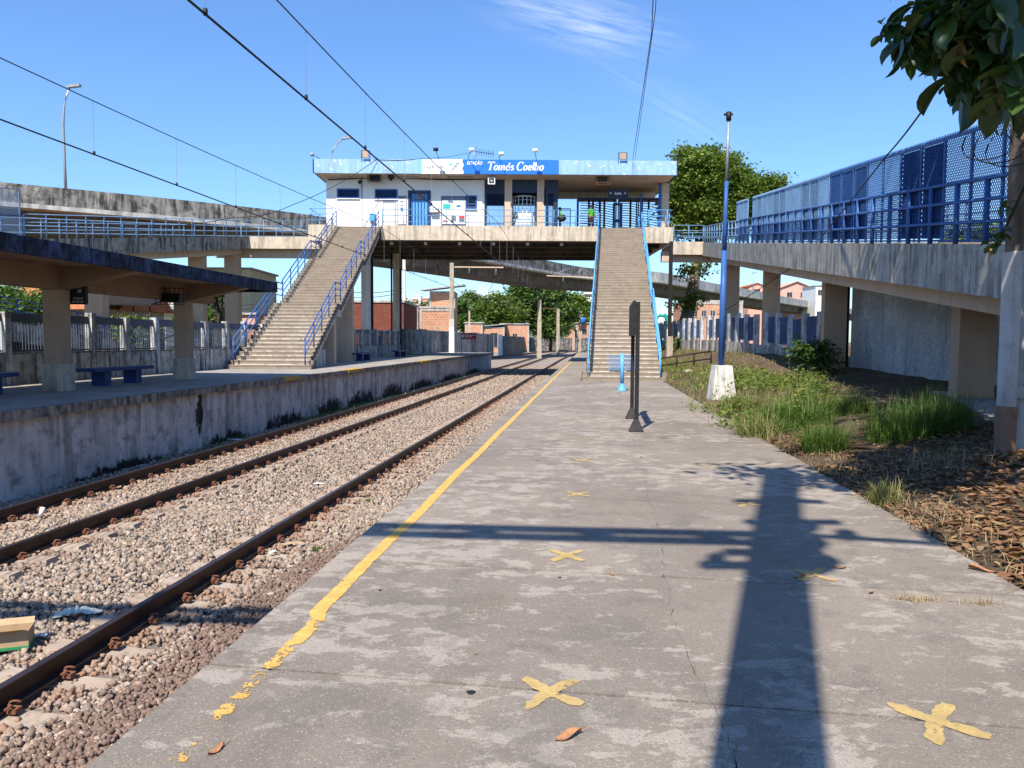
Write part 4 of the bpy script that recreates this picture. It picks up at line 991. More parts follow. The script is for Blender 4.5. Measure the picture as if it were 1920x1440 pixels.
# serif italic lettering, stroked as ribbons: (polyline, thick/thin)
def ribbon_text(word_strokes, x0, z0, h, y, m, parent, slant=.22):
    xcur = x0
    for adv, strokes in word_strokes:
        q = MB()
        for pts, wt in strokes:
            P = []
            for i, (a, b_) in enumerate(pts): P.append((xcur + (a + slant * b_) * h, z0 + b_ * h))
            L_, R_ = [], []
            for i, (x, z) in enumerate(P):
                xa_, za_ = P[max(0, i - 1)]; xb_, zb_ = P[min(len(P) - 1, i + 1)]
                dx_, dz_ = xb_ - xa_, zb_ - za_; l = math.hypot(dx_, dz_) or 1
                # broad-nib pen: thick on verticals, thin on horizontals
                ww = h * wt * (.30 + .70 * abs(dz_) / l)
                nx, nz = -dz_ / l * ww / 2, dx_ / l * ww / 2; L_.append((x + nx, y, z + nz)); R_.append((x - nx, y, z - nz))
            n = len(P); q.add(L_ + R_, [(n + i, n + i + 1, i + 1, i) for i in range(n - 1)])
        q.build('letter', m, parent); xcur += adv * h
def ell(cx, cz, rx, rz, a0=0, a1=360, n=14): return [(cx + rx * math.cos(math.radians(a0 + (a1 - a0) * i / n)), cz + rz * math.sin(math.radians(a0 + (a1 - a0) * i / n))) for i in range(n + 1)]
S = .17
def serif(x, z, w_=.14): return ([(x - w_, z), (x + w_, z)], .22)
G = {
 'T': (.80, [([(.40, 0), (.40, .96)], S), ([(.02, .94), (.78, .94)], .30), ([(.04, .78), (.03, .96)], .1), ([(.76, .78), (.77, .96)], .1), serif(.40, .02, .16)]),
 'o': (.54, [(ell(.25, .30, .185, .27), S * .95)]),
 'm': (.86, [([(.10, 0), (.10, .56)], S), ([(.12, .42), (.22, .54), (.33, .54), (.38, .42), (.38, 0)], S), ([(.40, .42), (.50, .54), (.61, .54), (.66, .42), (.66, 0)], S), serif(.04, .56, .07), serif(.70, .02, .08)]),
 'a': (.54, [(ell(.22, .28, .17, .26, 30, 350), S * .9), ([(.40, .56), (.39, .10), (.48, .02)], S)]),
 's': (.42, [([(.34, .48), (.22, .57), (.10, .50), (.10, .40), (.20, .32), (.30, .24), (.31, .12), (.20, .03), (.06, .08)], S * 1.15)]),
 'C': (.74, [(ell(.38, .48, .34, .48, 48, 318, 18), S), ([(.62, .72), (.64, .96)], .1)]),
 'e': (.48, [([(.08, .28), (.38, .34)], .35), (ell(.24, .30, .18, .27, 15, 320), S * .95)]),
 'l': (.28, [([(.12, 0), (.12, .98)], S), serif(.08, .97, .08), serif(.14, .02, .1)]),
 'h': (.58, [([(.10, 0), (.10, .98)], S), ([(.12, .40), (.22, .54), (.34, .54), (.40, .42), (.40, 0)], S), serif(.06, .97, .08), serif(.44, .02, .08)]),
 ' ': (.30, [])}
G['á'] = (G['a'][0], G['a'][1] + [([(.24, .66), (.36, .86)], .16)])
ribbon_text([G[c] for c in 'Tomás Coelho'], AY(912, 310, 52.4).x, zm - .24, .58, 52.405, M['white'], nb)
# ---------------- deck furniture
dr_ = thing('deck_railing', 'grey-blue three-rail railing along the front edge of the station deck between the staircases', 'railing', (0, 52.1, DZ + .1))
railing(dr_, [(slx1 + .08, 52.12, DZ + .1), (srx0 - .06, 52.12, DZ + .1)], (.25, .68, 1.08), 1.4, .024, M['blue_pale'], .028)
dr2 = thing('deck_railing', 'bright blue railing round the small deck corner right of the near staircase', 'railing', (DX1, 52.1, DZ + .08))
railing(dr2, [(srx1 + .12, 55.5, DZ), (srx1 + .12, 52.12, DZ + .08), (DX1 - .06, 52.12, DZ + .08), (DX1 - .06, 55.5, DZ + .08)], (.35, .75, 1.15), 1.3, .026, M['blue_light'], .03)
dr3 = thing('deck_railing', 'blue railing round the small deck corner left of the far staircase', 'railing', (DX0, 52.1, DZ + .1))
railing(dr3, [(slx0 - .15, 52.12, DZ + .1), (DX0 + .06, 52.12, DZ + .1), (DX0 + .06, 55, DZ + .1)], (.35, .75, 1.1), 1.1, .024, M['blue_pale'], .028)
def board(name, label, cat, a, c, zt, zb_, parts, col=M['white'], frame=M['grey'], Y=WY - .03):
    x0, x1 = X_(a, Y), X_(c, Y); z1, z0 = Z_(zt, Y, a), Z_(zb_, Y, a); t = thing(name, label, cat, ((x0 + x1) / 2, Y, z0))
    q = MB(); q.box((x0, Y, z0), (x1, Y + .025, z1)); q.build('panel', col, t)
    q = MB(); e = .04
    for bb in (((x0 - e, Y - .03, z0 - e), (x0, Y + .028, z1 + e)), ((x1, Y - .03, z0 - e), (x1 + e, Y + .028, z1 + e)), ((x0, Y - .03, z1), (x1, Y + .028, z1 + e)), ((x0, Y - .03, z0 - e), (x1, Y + .028, z0))): q.box(*bb)
    q.build('frame', frame, t)
    for (u0, u1, v0, v1, m, nm) in parts:
        q = MB(); q.box((x0 + (x1 - x0) * u0, Y - .006, z0 + (z1 - z0) * v0), (x0 + (x1 - x0) * u1, Y - .001, z0 + (z1 - z0) * v1)); q.build(nm, m, t)
    return t
board('notice_board', 'large white notice board with small coloured posters beside the square blue window', 'notice board', 828.5, 872.5, 369, 420,
      [(0, 1, .88, 1, M['sign_grey'], 'header'), (.05, .37, .56, .74, M['sign_teal'], 'poster'), (.62, .8, .62, .70, M['sign_blue'], 'poster'), (.05, .25, .08, .14, M['sign_red'], 'poster'), (.40, .60, .10, .30, M['sign_grey'], 'poster'), (.73, .97, .08, .22, M['sign_grey'], 'poster'), (.73, .97, .22, .30, M['sign_red'], 'poster')], M['white'], M['blue_deep'])
board('notice_board', 'narrow tall white notice board immediately left of the blue door', 'notice board', 746, 761, 368, 420, [(0, 1, .9, 1, M['sign_grey'], 'header'), (.3, .7, .78, .84, M['sign_grey'], 'print'), (.3, .7, .66, .70, M['sign_grey'], 'print'), (.3, .7, .54, .6, M['sign_grey'], 'print'), (.35, .65, .45, .52, M['sign_blue'], 'print')])
board('notice_board', 'plain white notice board with grey header below the second window', 'notice board', 719, 740, 374, 426, [(0, 1, .88, .97, M['sign_grey'], 'header')])
def wallbox(name, label, cat, a, c, zt, zb_, dep, m, Y=WY):
    x0, x1 = X_(a), X_(c); z1, z0 = Z_(zt, px=a), Z_(zb_, px=a); t = thing(name, label, cat, ((x0 + x1) / 2, Y - dep, z0))
    q = MB(); q.box((x0, Y - dep, z0), (x1, Y - .002, z1)); q.build('casing', m, t); q = MB(); q.box((x0 - .03, Y - dep - .03, z1 + .001), (x1 + .03, Y - .002, z1 + .05)); q.build('hood', m, t)
    q = MB(); q.box((x0 + .06, Y - dep - .012, z0 + .08), (x1 - .06, Y - dep - .001, z1 - .08)); q.build('cover', m, t); return t
wallbox('call_box', 'white wall box with a small dark slot, right of the blue door', 'wall box', 807, 821.5, 391, 399, .35, M['white'])
wallbox('meter_box', 'small bright blue box on the white wall behind the staircase rail', 'wall box', 694, 703.5, 403, 415, .25, M['blue_light'])
# floodlights and small spotlights on the roof edge
def floodlight(px, py0, py1, wpx, label):
    x0, x1 = AY(px - wpx / 2, 300, 52.3).x, AY(px + wpx / 2, 300, 52.3).x; z1, z0 = AY(px, py0, 52.3).z, AY(px, py1, 52.3).z; xm = (x0 + x1) / 2
    t = thing('floodlight', label, 'floodlight', (xm, 52.55, FZ1), 'floodlights along the roof edge')
    q = MB(); q.add([(x0, 52.35, z0), (x1, 52.35, z0), (x1, 52.25, z1), (x0, 52.25, z1), (x0 + .12, 52.62, z0 + .1), (x1 - .12, 52.62, z0 + .1), (x1 - .12, 52.55, z1 - .08), (x0 + .12, 52.55, z1 - .08)], [(4, 7, 6, 5), (0, 4, 5, 1), (1, 5, 6, 2), (2, 6, 7, 3), (3, 7, 4, 0)]); q.build('housing', M['grey'], t)
    q = MB(); q.add([(x0 + .03, 52.34, z0 + .03), (x1 - .03, 52.34, z0 + .03), (x1 - .03, 52.25, z1 - .03), (x0 + .03, 52.25, z1 - .03)], [(0, 1, 2, 3)]); q.build('lens', M['cream'], t)
    q = MB(); q.tube([(x0 - .04, 52.45, FZ1 - .15), (x0 - .05, 52.42, z1 + .02)], .02, 5); q.tube([(x1 + .04, 52.45, FZ1 - .15), (x1 + .05, 52.42, z1 + .02)], .02, 5); q.tube([(x0 - .05, 52.42, z1 - .02), (x1 + .05, 52.42, z1 - .02)], .02, 5); q.build('bracket', M['black'], t)
floodlight(685, 282, 296, 13, 'square floodlight above the flaking left part of the fascia')
floodlight(1168, 286, 299, 14, 'square floodlight above the right part of the fascia near the two hanging cables')
def spot(px, py, pxb, m, label):
    p = AY(px, py, 51.4); b0 = AY(pxb, 300, 52.5); t = thing('spotlight', label, 'spotlight', (b0.x, 52.55, FZ1), 'spotlights lighting the name board')
    q = MB(); q.tube([(b0.x, 52.55, FZ1 - .05), (b0.x - .05, 52.3, FZ1 + .2), (p.x, 51.5, p.z - .05)], .022, 5); q.build('arm', M['black'], t)
    q = MB(); q.tube([p + Vector((-.16, 0, .03)), p + Vector((.16, 0, .03))], [.11, .12], 10); q.build('lamp_head', m, t)
spot(817, 281, 823, M['black'], 'black spotlight above the white end of the name board'); spot(884, 281.5, 879, M['white'], 'white spotlight beside the comb aerial'); spot(940, 289, 937, M['white'], 'short white spotlight above the middle of the blue board'); spot(1003, 283, 1006, M['white'], 'white spotlight above the right half of the blue board')
an = thing('aerial', 'comb-shaped television aerial on a short mast above the blue name board', 'aerial', (AY(889, 300, 53).x, 53, FZ1))
p = AY(889, 284, 53); q = MB(); q.tube([(p.x, 53, FZ1 - .1), (p.x, 53, p.z + .1)], .03, 6); q.build('mast', M['grey'], an)
p2 = AY(926, 289, 53); q = MB(); q.tube([p, p2], .022, 5); q.build('boom', M['black'], an)
for i in range(8):
    c = p.lerp(p2, .13 + i * .12); hh = .36 if i == 0 else .22; q = MB(); q.tube([c - Vector((0, 0, hh)), c + Vector((0, 0, hh))], .014, 4); q.build('element', M['black'], an)
def cage_speaker(px0, px1, py0, py1, label, m):
    Y = 53.0; x0, x1 = AY(px0, 330, Y).x, AY(px1, 330, Y).x; z1, z0 = AY(px0, py0, Y).z, AY(px0, py1, Y).z; t = thing('caged_loudspeaker', label, 'loudspeaker', ((x0 + x1) / 2, Y, CZ))
    q = MB(); q.box((x0 + .12, Y - .1, z0 + .1), (x1 - .12, Y + .25, z1 - .05)); q.build('loudspeaker_box', M['black'], t)
    q = MB(); n = 7
    for i in range(n + 1): xx = x0 + (x1 - x0) * i / n; q.box((xx - .012, Y - .2, z0), (xx + .012, Y - .176, z1))
    for i in range(5): zz = z0 + (z1 - z0) * i / 4; q.box((x0, Y - .174, zz - .012), (x1, Y - .15, zz + .012)); q.box((x0 - .012, Y - .17, zz - .012), (x0 + .012, Y + .3, zz + .012)); q.box((x1 - .012, Y - .17, zz - .012), (x1 + .012, Y + .3, zz + .012))
    q.build('cage', m, t)
cage_speaker(690, 715, 328.5, 342, 'black loudspeaker in a dark cage under the left soffit', M['black'])
cage_speaker(1118, 1142, 331, 347, 'black loudspeaker in a rusty cage under the right soffit', M['brown'])
p = AY(921.5, 339, 52.6); t = thing('loudspeaker', 'square white-rimmed loudspeaker hanging under the blue name board', 'loudspeaker', p)
q = MB(); q.box((p.x - .24, 52.6, p.z - .22), (p.x + .24, 52.8, p.z + .22)); q.build('rim', M['white'], t); q = MB(); q.box((p.x - .17, 52.58, p.z - .15), (p.x + .17, 52.598, p.z + .17)); q.build('grille', M['black'], t); q = MB(); q.tube([(p.x, 52.57, p.z), (p.x, 52.575, p.z)], .09, 12); q.build('cone', M['grey'], t)
q = MB(); q.tube([(p.x, 52.7, p.z + .2), (p.x, 52.8, CZ + .1)], .02, 5); q.build('hook', M['black'], t)
p = AY(733, 331, 52.9); t = thing('camera_box', 'small dark camera box under the soffit right of the caged loudspeaker', 'security camera', p); q = MB(); q.box(p + Vector((-.2, -.1, -.14)), p + Vector((.2, .2, .14))); q.build('housing', M['black'], t); q = MB(); q.sphere(p + Vector((0, -.02, -.2)), .1); q.build('dome', M['black'], t)
p = AY(674.5, 341.5, 53.2); t = thing('security_camera', 'black dome camera low on the wall joint between the two long windows', 'security camera', p); q = MB(); q.sphere(p, .13); q.build('dome', M['black'], t); q = MB(); q.tube([p, p + Vector((.12, .4, .35))], .03, 6); q.build('bracket', M['black'], t)
p = AY(585.5, 290, 52.5); t = thing('security_camera', 'grey ball camera on the outer left roof corner', 'security camera', p); q = MB(); q.sphere(p, .14); q.build('dome', M['grey'], t); q = MB(); q.tube([p, p + Vector((.5, .1, -.25))], .02, 5); q.build('bracket', M['black'], t)
for a, c in ((637, 682), (740, 785), (842, 888), (1056, 1104), (1167, 1216)):
    q = MB(); q.box((AY(a, 330, 53.1).x, 53.05, CZ + .03 - .02), (AY(c, 330, 53.1).x, 53.12, CZ + .075)); q.build('strip_light', M['grey'], st)
q = MB(); pts = [AY(x, y, 53.55) for x, y in ((614, 337), (700, 333.5), (760, 334), (830, 337), (908, 336))]; q.tube(pts, .035, 5); q.build('cable_tray', M['black'], st)
t = thing('blue_litter_bin', 'tiny blue post box', 'bin', (0, 0, 0)); bpy.data.objects.remove(t)

# ============================================================= PEOPLE
def person(label, loc, h, yaw, shirt, pose, extra=None, legs=M['trousers']):
    """one continuous skinned body; clothing colours follow the body's zones"""
    s = h / 1.75
    J = dict(pel=(0, 0, .95), wai=(0, -.01, 1.08), che=(0, -.01, 1.30), nec=(0, 0, 1.47), hb=(0, .015, 1.56), ht=(0, .02, 1.70),
             shl=(-.17, 0, 1.40), shr=(.17, 0, 1.40), hl=(-.09, 0, .92), hr=(.09, 0, .92),
             kl=(-.10, .02, .50), kr=(.10, .02, .50), al=(-.10, -.02, .09), ar=(.10, -.02, .09), tl=(-.11, .14, .03), tr=(.11, .14, .03))
    J.update(pose)
    E = [('pel', 'wai'), ('wai', 'che'), ('che', 'nec'), ('nec', 'hb'), ('hb', 'ht'), ('che', 'shl'), ('che', 'shr'), ('shl', 'el'), ('shr', 'er'), ('el', 'wl'), ('er', 'wr'), ('wl', 'fl'), ('wr', 'fr'),
         ('pel', 'hl'), ('pel', 'hr'), ('hl', 'kl'), ('hr', 'kr'), ('kl', 'al'), ('kr', 'ar'), ('al', 'tl'), ('ar', 'tr')]
    R = dict(pel=(.15, .11), wai=(.135, .10), che=(.16, .11), nec=(.06, .06), hb=(.075, .085), ht=(.075, .085), shl=(.07, .07), shr=(.07, .07), el=(.05, .05), er=(.05, .05), wl=(.035, .035), wr=(.035, .035), fl=(.04, .025), fr=(.04, .025),
             hl=(.10, .10), hr=(.10, .10), kl=(.07, .07), kr=(.07, .07), al=(.045, .05), ar=(.045, .05), tl=(.04, .035), tr=(.04, .035))
    names = list(J); me = bpy.data.meshes.new('body'); me.from_pydata([Vector(J[n]) * s for n in names], [(names.index(a), names.index(b)) for a, b in E], [])
    tmp = bpy.data.objects.new('body', me); COL.objects.link(tmp)
    md = tmp.modifiers.new('skin', 'SKIN'); sd = me.skin_vertices[0].data
    for i, n in enumerate(names): sd[i].radius = (R[n][0] * s, R[n][1] * s)
    sd[names.index('pel')].use_root = True
    tmp.modifiers.new('sub', 'SUBSURF').levels = 2
    dg = bpy.context.evaluated_depsgraph_get(); m2 = bpy.data.meshes.new_from_object(tmp.evaluated_get(dg)); bpy.data.objects.remove(tmp)
    m2.materials.clear()
    for m in (M['skin'], shirt, legs, M['black']): m2.materials.append(m)
    el = min(J['el'][2], J['er'][2]) 
    for p in m2.polygons:
        c = p.center / s; arm = abs(c.x) > .215 or (min((c - Vector(J[k])).length for k in ('wl', 'wr', 'fl', 'fr')) < .17)
        p.material_index = 3 if c.z < .085 else 2 if c.z < .99 and not arm else 0 if c.z > 1.455 or (arm and min((c - Vector(J[k])).length for k in ('shl', 'shr')) > .20) else 1
        p.use_smooth = True
    t = thing('person', label, 'person', loc); t.rotation_euler = (0, 0, yaw)
    o = bpy.data.objects.new('body', m2); COL.objects.link(o); o.parent = t
    q = MB(); q.sphere((0, .0 * s - .012, 1.655 * s), .103 * s, 12, 8, (.95, 1.08, 1.0)); q.v = [v if v[2] > 1.60 * s or v[1] < -.03 else (v[0] * .7, v[1] * .6, v[2]) for v in q.v]
    me2 = bpy.data.meshes.new('hair'); me2.from_pydata(q.v, [], q.f); me2.materials.append(M['black']); h_ = bpy.data.objects.new('hair', me2); COL.objects.link(h_); h_.parent = t
    q = MB(); q.sphere((0, .118 * s, 1.60 * s), .014 * s, 6, 4); me3 = bpy.data.meshes.new('nose'); me3.from_pydata(q.v, [], q.f); me3.materials.append(M['skin']); h_ = bpy.data.objects.new('nose', me3); COL.objects.link(h_); h_.parent = t
    return t
p = AY(1050, 400, 54.2)
pa = person('man in green facing right with a phone and a black bag, on the deck', (p.x, 54.2, DZ), 1.74, -PI / 2, M['shirt_green'],
            dict(el=(-.2, .06, 1.16), wl=(-.12, .30, 1.20), fl=(-.09, .38, 1.22), er=(.2, .06, 1.16), wr=(.10, .30, 1.20), fr=(.07, .38, 1.22), hb=(0, .03, 1.55), ht=(0, .07, 1.68)))
q = MB(); q.sphere((p.x + .12, 53.95, DZ + .92), .27, 12, 8, (1.1, .5, .8)); o = q.build('shoulder_bag', M['black'], None, (p.x + .12, 53.95, DZ + .92)); tag(o, 'black shoulder bag carried by the man looking at a phone', 'bag')
p = AY(1108, 400, 53.6)
person('person in a green shirt and dark shorts standing at the railing before the turnstiles', (p.x, 53.4, DZ), 1.78, PI + .5, M['shirt_green'], dict(el=(-.26, 0, 1.12), wl=(-.22, .12, .90), fl=(-.2, .15, .82), er=(.26, 0, 1.12), wr=(.22, .12, .90), fr=(.2, .15, .82)))

# ============================================================= RIGHT RAMP
def E_(Y): return Vector((6.21 + .126 * Y, Y, 1.61 + .1262 * Y))
Rr = thing('footbridge_ramp', 'grey concrete ramp descending from the station along the right side', 'ramp', E_(12))
WR_ = 3.2
YB = 52.8
wv = Vector((math.cos(math.atan(.126)), -math.sin(math.atan(.126)), 0))
for i in range(6):
    y0 = 3 + i * (YB - 3) / 6; y1 = 3 + (i + 1) * (YB - 3) / 6 - .012
    b = MB(); a, c = E_(y0), E_(y1); b.vbeam(a + wv * .08, c + wv * .08, .16, -.86, 0); b.build('side_beam', M['beam_grey'], Rr)
    b = MB(); b.vbeam(a + wv * (WR_ - .08), c + wv * (WR_ - .08), .16, -.86, 0); b.build('side_beam', M['beam_grey'], Rr)
b = MB(); a, c = E_(3), E_(YB); b.vbeam(a + wv * WR_ / 2, c + wv * WR_ / 2, WR_ - .33, -.62, -.22); b.build('ramp_slab', M['cream'], Rr)
for k in (.75, WR_ - .75):
    b = MB(); b.vbeam(a + wv * k, c + wv * k, .5, -1.22, -.625); b.build('girder', M['cream'], Rr)
# landing joining deck and ramp
e = E_(YB); b = MB(); b.box((DX1 + .02, 52.2, e.z - .86), (e.x - .02, 52.36, e.z)); b.build('landing_face', M['cream_dirty'], Rr)
b = MB(); b.box((DX1 + .02, 52.37, e.z - .6), (e.x + 3.3, 56, e.z - .05)); b.build('landing_slab', M['cream_dirty'], Rr)
b = MB(); b.box((DX1 - .6, 52.6, e.z - 1.3), (e.x + 2.6, 53.1, e.z - .61)); b.build('girder', M['cream'], Rr)
rl = thing('ramp_railing', 'long blue three-rail railing on the near side of the right ramp', 'railing', E_(12) + wv * .08)
hs = (.38, .75, 1.10)
railing(rl, [E_(YB) + wv * .08, E_(38) + wv * .08], hs, 1.15, .026, M['blue_pale'], .035)
railing(rl, [E_(37.9) + wv * .08, E_(4) + wv * .08], hs, 1.15, .034, M['blue'], .048)
rl2 = thing('ramp_railing', 'blue railing on the far side of the right ramp, seen through the mesh', 'railing', E_(12) + wv * (WR_ - .1))
railing(rl2, [E_(YB) + wv * (WR_ - .1), E_(6) + wv * (WR_ - .1)], hs, 1.15, .026, M['blue_pale'], .03)
rl3 = thing('ramp_railing', 'pale railing across the short landing between deck and right ramp', 'railing', (DX1 + .1, 52.3, e.z))
railing(rl3, [(DX1 + .1, 52.28, e.z), (e.x, 52.28, e.z)], hs, 1.0, .024, M['blue_pale'], .028)
railing(rl3, [(DX1 + .1, 55.8, e.z), (e.x + 3.2, 55.8, e.z)], hs, 1.0, .024, M['blue_pale'], .028)
# mesh screen
ms = thing('mesh_screen', 'tall blue expanded-metal screen with spiked top above the right ramp railing', 'mesh screen', E_(12) + wv * .18)
PW = 1.13; PH = 1.98
sl_ = .1262 / math.hypot(1, .126) * 1.0
def mesh_panel_data(nx, nz, wdt, ht, slope, r=.0055):
    q = MB(); cw, ch = wdt / nx, ht / nz
    V = []; F = []
    def strand(x0, z0, x1, z1):
        b = len(V); dx_, dz_ = x1 - x0, z1 - z0; l = math.hypot(dx_, dz_); nx_, nz_ = -dz_ / l * r, dx_ / l * r
        for (x, z, s1, yy) in ((x0, z0, -1, -r), (x0, z0, 1, r), (x1, z1, 1, r), (x1, z1, -1, -r)):
            V.append((x + nx_ * s1, yy * 1.6, z + nz_ * s1 + (x + nx_ * s1) * slope))
        for (x, z, s1, yy) in ((x0, z0, -1, r), (x0, z0, 1, -r), (x1, z1, 1, -r), (x1, z1, -1, r)):
            V.append((x + nx_ * s1 * .6, yy * 1.6, z + nz_ * s1 * .6 + x * slope))
        F.append((b, b + 1, b + 2, b + 3)); F.append((b + 4, b + 5, b + 6, b + 7))
    for i in range(nx):
        for j in range(nz):
            x = i * cw; z = j * ch
            strand(x, z + ch / 2, x + cw / 2, z + ch); strand(x + cw / 2, z + ch, x + cw, z + ch / 2); strand(x + cw, z + ch / 2, x + cw / 2, z); strand(x + cw / 2, z, x, z + ch / 2)
    me = bpy.data.meshes.new('expanded_mesh'); me.from_pydata(V, [], F); return me
me_mesh = mesh_panel_data(15, 20, PW - .06, PH - .1, .1252, .0032); me_mesh.materials.append(M['blue'])
me_mesh2 = me_mesh.copy(); me_mesh2.materials.clear(); me_mesh2.materials.append(M['blue_pale'])
ang = math.atan2(1, .126)
yy = 6.0; k = 0
while yy < 38.6:
    a = E_(yy) + wv * .17; y2 = yy + PW / math.hypot(1, .126); c = E_(y2) + wv * .17
    pale = yy > 22.5  # far panels: same paint, their sunlit see-through paleness put into the colour
    mm = M['blue_pale'] if pale else M['blue']
    far_gap = 34.2 < yy < 36.2
    if not far_gap:
        b = MB(); b.vbeam(a - Vector((0, .025, 0)) , a + Vector((.003, .025, 0)), .04, .03, PH + .03); b.build('frame_post', mm, ms)
        o = link('expanded_mesh', me_mesh2 if pale else me_mesh, ms, a + (c - a) * .025 + Vector((0, 0, .1)), rot=(0, 0, ang), kind='stuff')
        for zz in (.06, 1.1, PH):
            b = MB(); b.vbeam(a, c, .03, zz - .02, zz + .02); b.build('frame_rail', mm, ms)
        q = MB(); n = 16
        for i in range(n):
            p0 = a.lerp(c, i / n); p1 = a.lerp(c, (i + .8) / n); pm = (p0 + p1) / 2
            q.add([p0 + Vector((0, 0, PH + .02)), p1 + Vector((0, 0, PH + .02)), pm + Vector((0, 0, PH + .09)), p0 + Vector((.012, 0, PH + .02)), p1 + Vector((.012, 0, PH + .02)), pm + Vector((.012, 0, PH + .09))], [(0, 1, 2), (5, 4, 3), (0, 2, 5, 3), (1, 4, 5, 2)])
        q.build('spikes', mm, ms, kind='stuff')
        lo_, hi_ = (.05, PH - .04)
        if 12.4 < yy + 0 and (k in (8, 9, 12, 13, 14, 16, 17, 20, 21, 24)):
            q = MB(); n = 8; P = []
            for j in range(2):
                for i in range(n + 1):
                    pp = a.lerp(c, .04 + .92 * i / n) + wv * (.03 + .012 * mnoise.noise(Vector((i * .9, k, j)))); P.append(pp + Vector((0, 0, (lo_ + .05 + .1 * mnoise.noise(Vector((i, k, 2)))) if j == 0 else hi_)))
            q.add(P, [(i, i + 1, n + 2 + i, n + 1 + i) for i in range(n)]); q.build('sheeting', M['blue_sheet'], ms)
    yy = y2; k += 1
# ramp columns
for px, Y, lb in ((1370, 47.5, 'ramp column directly behind the blue lamp pole'), (1445, 37, 'second ramp column right of the blue lamp pole, before the blue-panelled fence'), (1563, 26.7, 'broad ramp column beside the rough grey wall'), (1826, 16.6, 'nearest broad ramp column, at the right end of the rough grey wall')):
    zt = E_(Y).z - 1.2; x = AY(px, 600, Y).x; zb_ = soil_h(x, Y) - .1
    t = thing('column', lb, 'column', (x, Y, zb_), 'columns under the right ramp')
    b = MB(); wq = .74 if Y < 40 else .9
    c_, s_ = math.cos(-.125), math.sin(-.125)
    P = [(x + u * c_ - v * s_, Y + u * s_ + v * c_, zb_) for u, v in ((-wq / 2, -.22), (wq / 2, -.22), (wq / 2, .22), (-wq / 2, .22))]
    b.prism(P[::1], (0, 0, zt - zb_)); b.build('shaft', M['col_cream'], t)
# rough wall under the ramp and its return
rw = thing('retaining_wall', 'rough grey rendered wall under the right ramp', 'wall', (11.9, 20, .4))
wn0 = Vector((11.95, 27.2, 0)); wn1 = Vector((12.15, 8, 0))
b = MB(); b.add([wn0 + Vector((0, 0, .2)), wn1 + Vector((0, 0, .2)), wn1 + Vector((0, 0, E_(8).z - .5)), wn0 + Vector((0, 0, E_(27.2).z - .9)), wn0 + Vector((.3, 0, .2)), wn1 + Vector((.3, 0, .2)), wn1 + Vector((.3, 0, E_(8).z - .5)), wn0 + Vector((.3, 0, E_(27.2).z - .9))],
             [(0, 1, 2, 3), (7, 6, 5, 4), (3, 2, 6, 7), (0, 3, 7, 4), (1, 5, 6, 2)]); b.build('render_face', M['roughcast'], rw)
b = MB()
for dx_ in (.0, .14): b.tube([(11.75 + dx_, 27.35, .3), (11.75 + dx_, 27.35, 3.6)], .05, 6)
b.build('drain_pipe', M['black'], rw)
# concrete apron under the ramp
ap = MB(); P = [AZ(1785, 745, .42), AZ(1690, 716, .42), AZ(1600, 708, .42), Vector((11.9, 26.5, .42)), Vector((12.1, 8, .42)), Vector((7.6, 10, .42)), AZ(1880, 795, .42)]
ap.prism([(p.x, p.y, .27) for p in P][::1], (0, 0, .16)); o = ap.build('paved_apron', M['slab_left'], None, (9.5, 17, .3), kind='structure')

# ============================================================= LEFT RAMPS
def LR(Y): return Vector((-18.8 - .178 * (55 - Y), Y, 8.8 - .139 * (55 - Y)))
Lr = thing('footbridge_ramp', 'stained concrete ramp descending leftwards from the station above the far platform canopy', 'ramp', LR(40))
wl_ = Vector((-math.cos(math.atan(.178)), math.sin(math.atan(.178)), 0))
b = MB(); b.box((DX0 - .02, 55.0, 7.97), (-18.78, 55.2, 8.82)); b.build('side_beam', M['cream_dirty'], Lr)
b = MB(); b.box((DX0 - .02, 55.21, 8.1), (-21.6, 58.0, 8.5)); b.build('ramp_slab', M['cream'], Lr)
b = MB(); b.box((DX0 - .02, 55.6, 7.4), (-21.4, 56.1, 8.09)); b.build('girder', M['cream'], Lr)
for i in range(4):
    y1 = 55 - i * 9.5; y0 = y1 - 9.49; b = MB(); b.vbeam(LR(y1) + wl_ * .08, LR(y0) + wl_ * .08, .16, -.86, 0); b.build('side_beam', M['ramp_dirty'], Lr)
    b = MB(); b.vbeam(LR(y1) + wl_ * 2.5, LR(y0) + wl_ * 2.5, .16, -.86, 0); b.build('side_beam', M['cream_dirty'], Lr)
b = MB(); b.vbeam(LR(55) + wl_ * 1.3, LR(17) + wl_ * 1.3, 2.1, -.6, -.25); b.build('ramp_slab', M['cream'], Lr)
b = MB(); b.vbeam(LR(55) + wl_ * .7, LR(17) + wl_ * .7, .5, -1.25, -.61); b.build('girder', M['cream'], Lr)
lrl = thing('ramp_railing', 'pale blue railing along the stained left ramp and its link to the station', 'railing', LR(45))
hs2 = (.4, .75, 1.12)
railing(lrl, [(DX0, 55.1, 8.82), (-18.8, 55.1, 8.82), LR(35.5) + wl_ * .08], hs2, 1.3, .026, M['blue_pale'], .03)
lrl2 = thing('ramp_railing', 'pale railing on the outer side of the left ramp, in front of the viaduct', 'railing', LR(45) + wl_ * 2.5)
railing(lrl2, [(DX0, 57.9, 8.82), (-21.6, 57.9, 8.82), LR(33) + wl_ * 2.5], hs2, 1.3, .026, M['blue_pale'], .03)
mp_ = thing('mesh_screen', 'grey-blue mesh screen with spiked edge above the left ramp at the photo edge', 'mesh screen', LR(34))
yv = 35.3
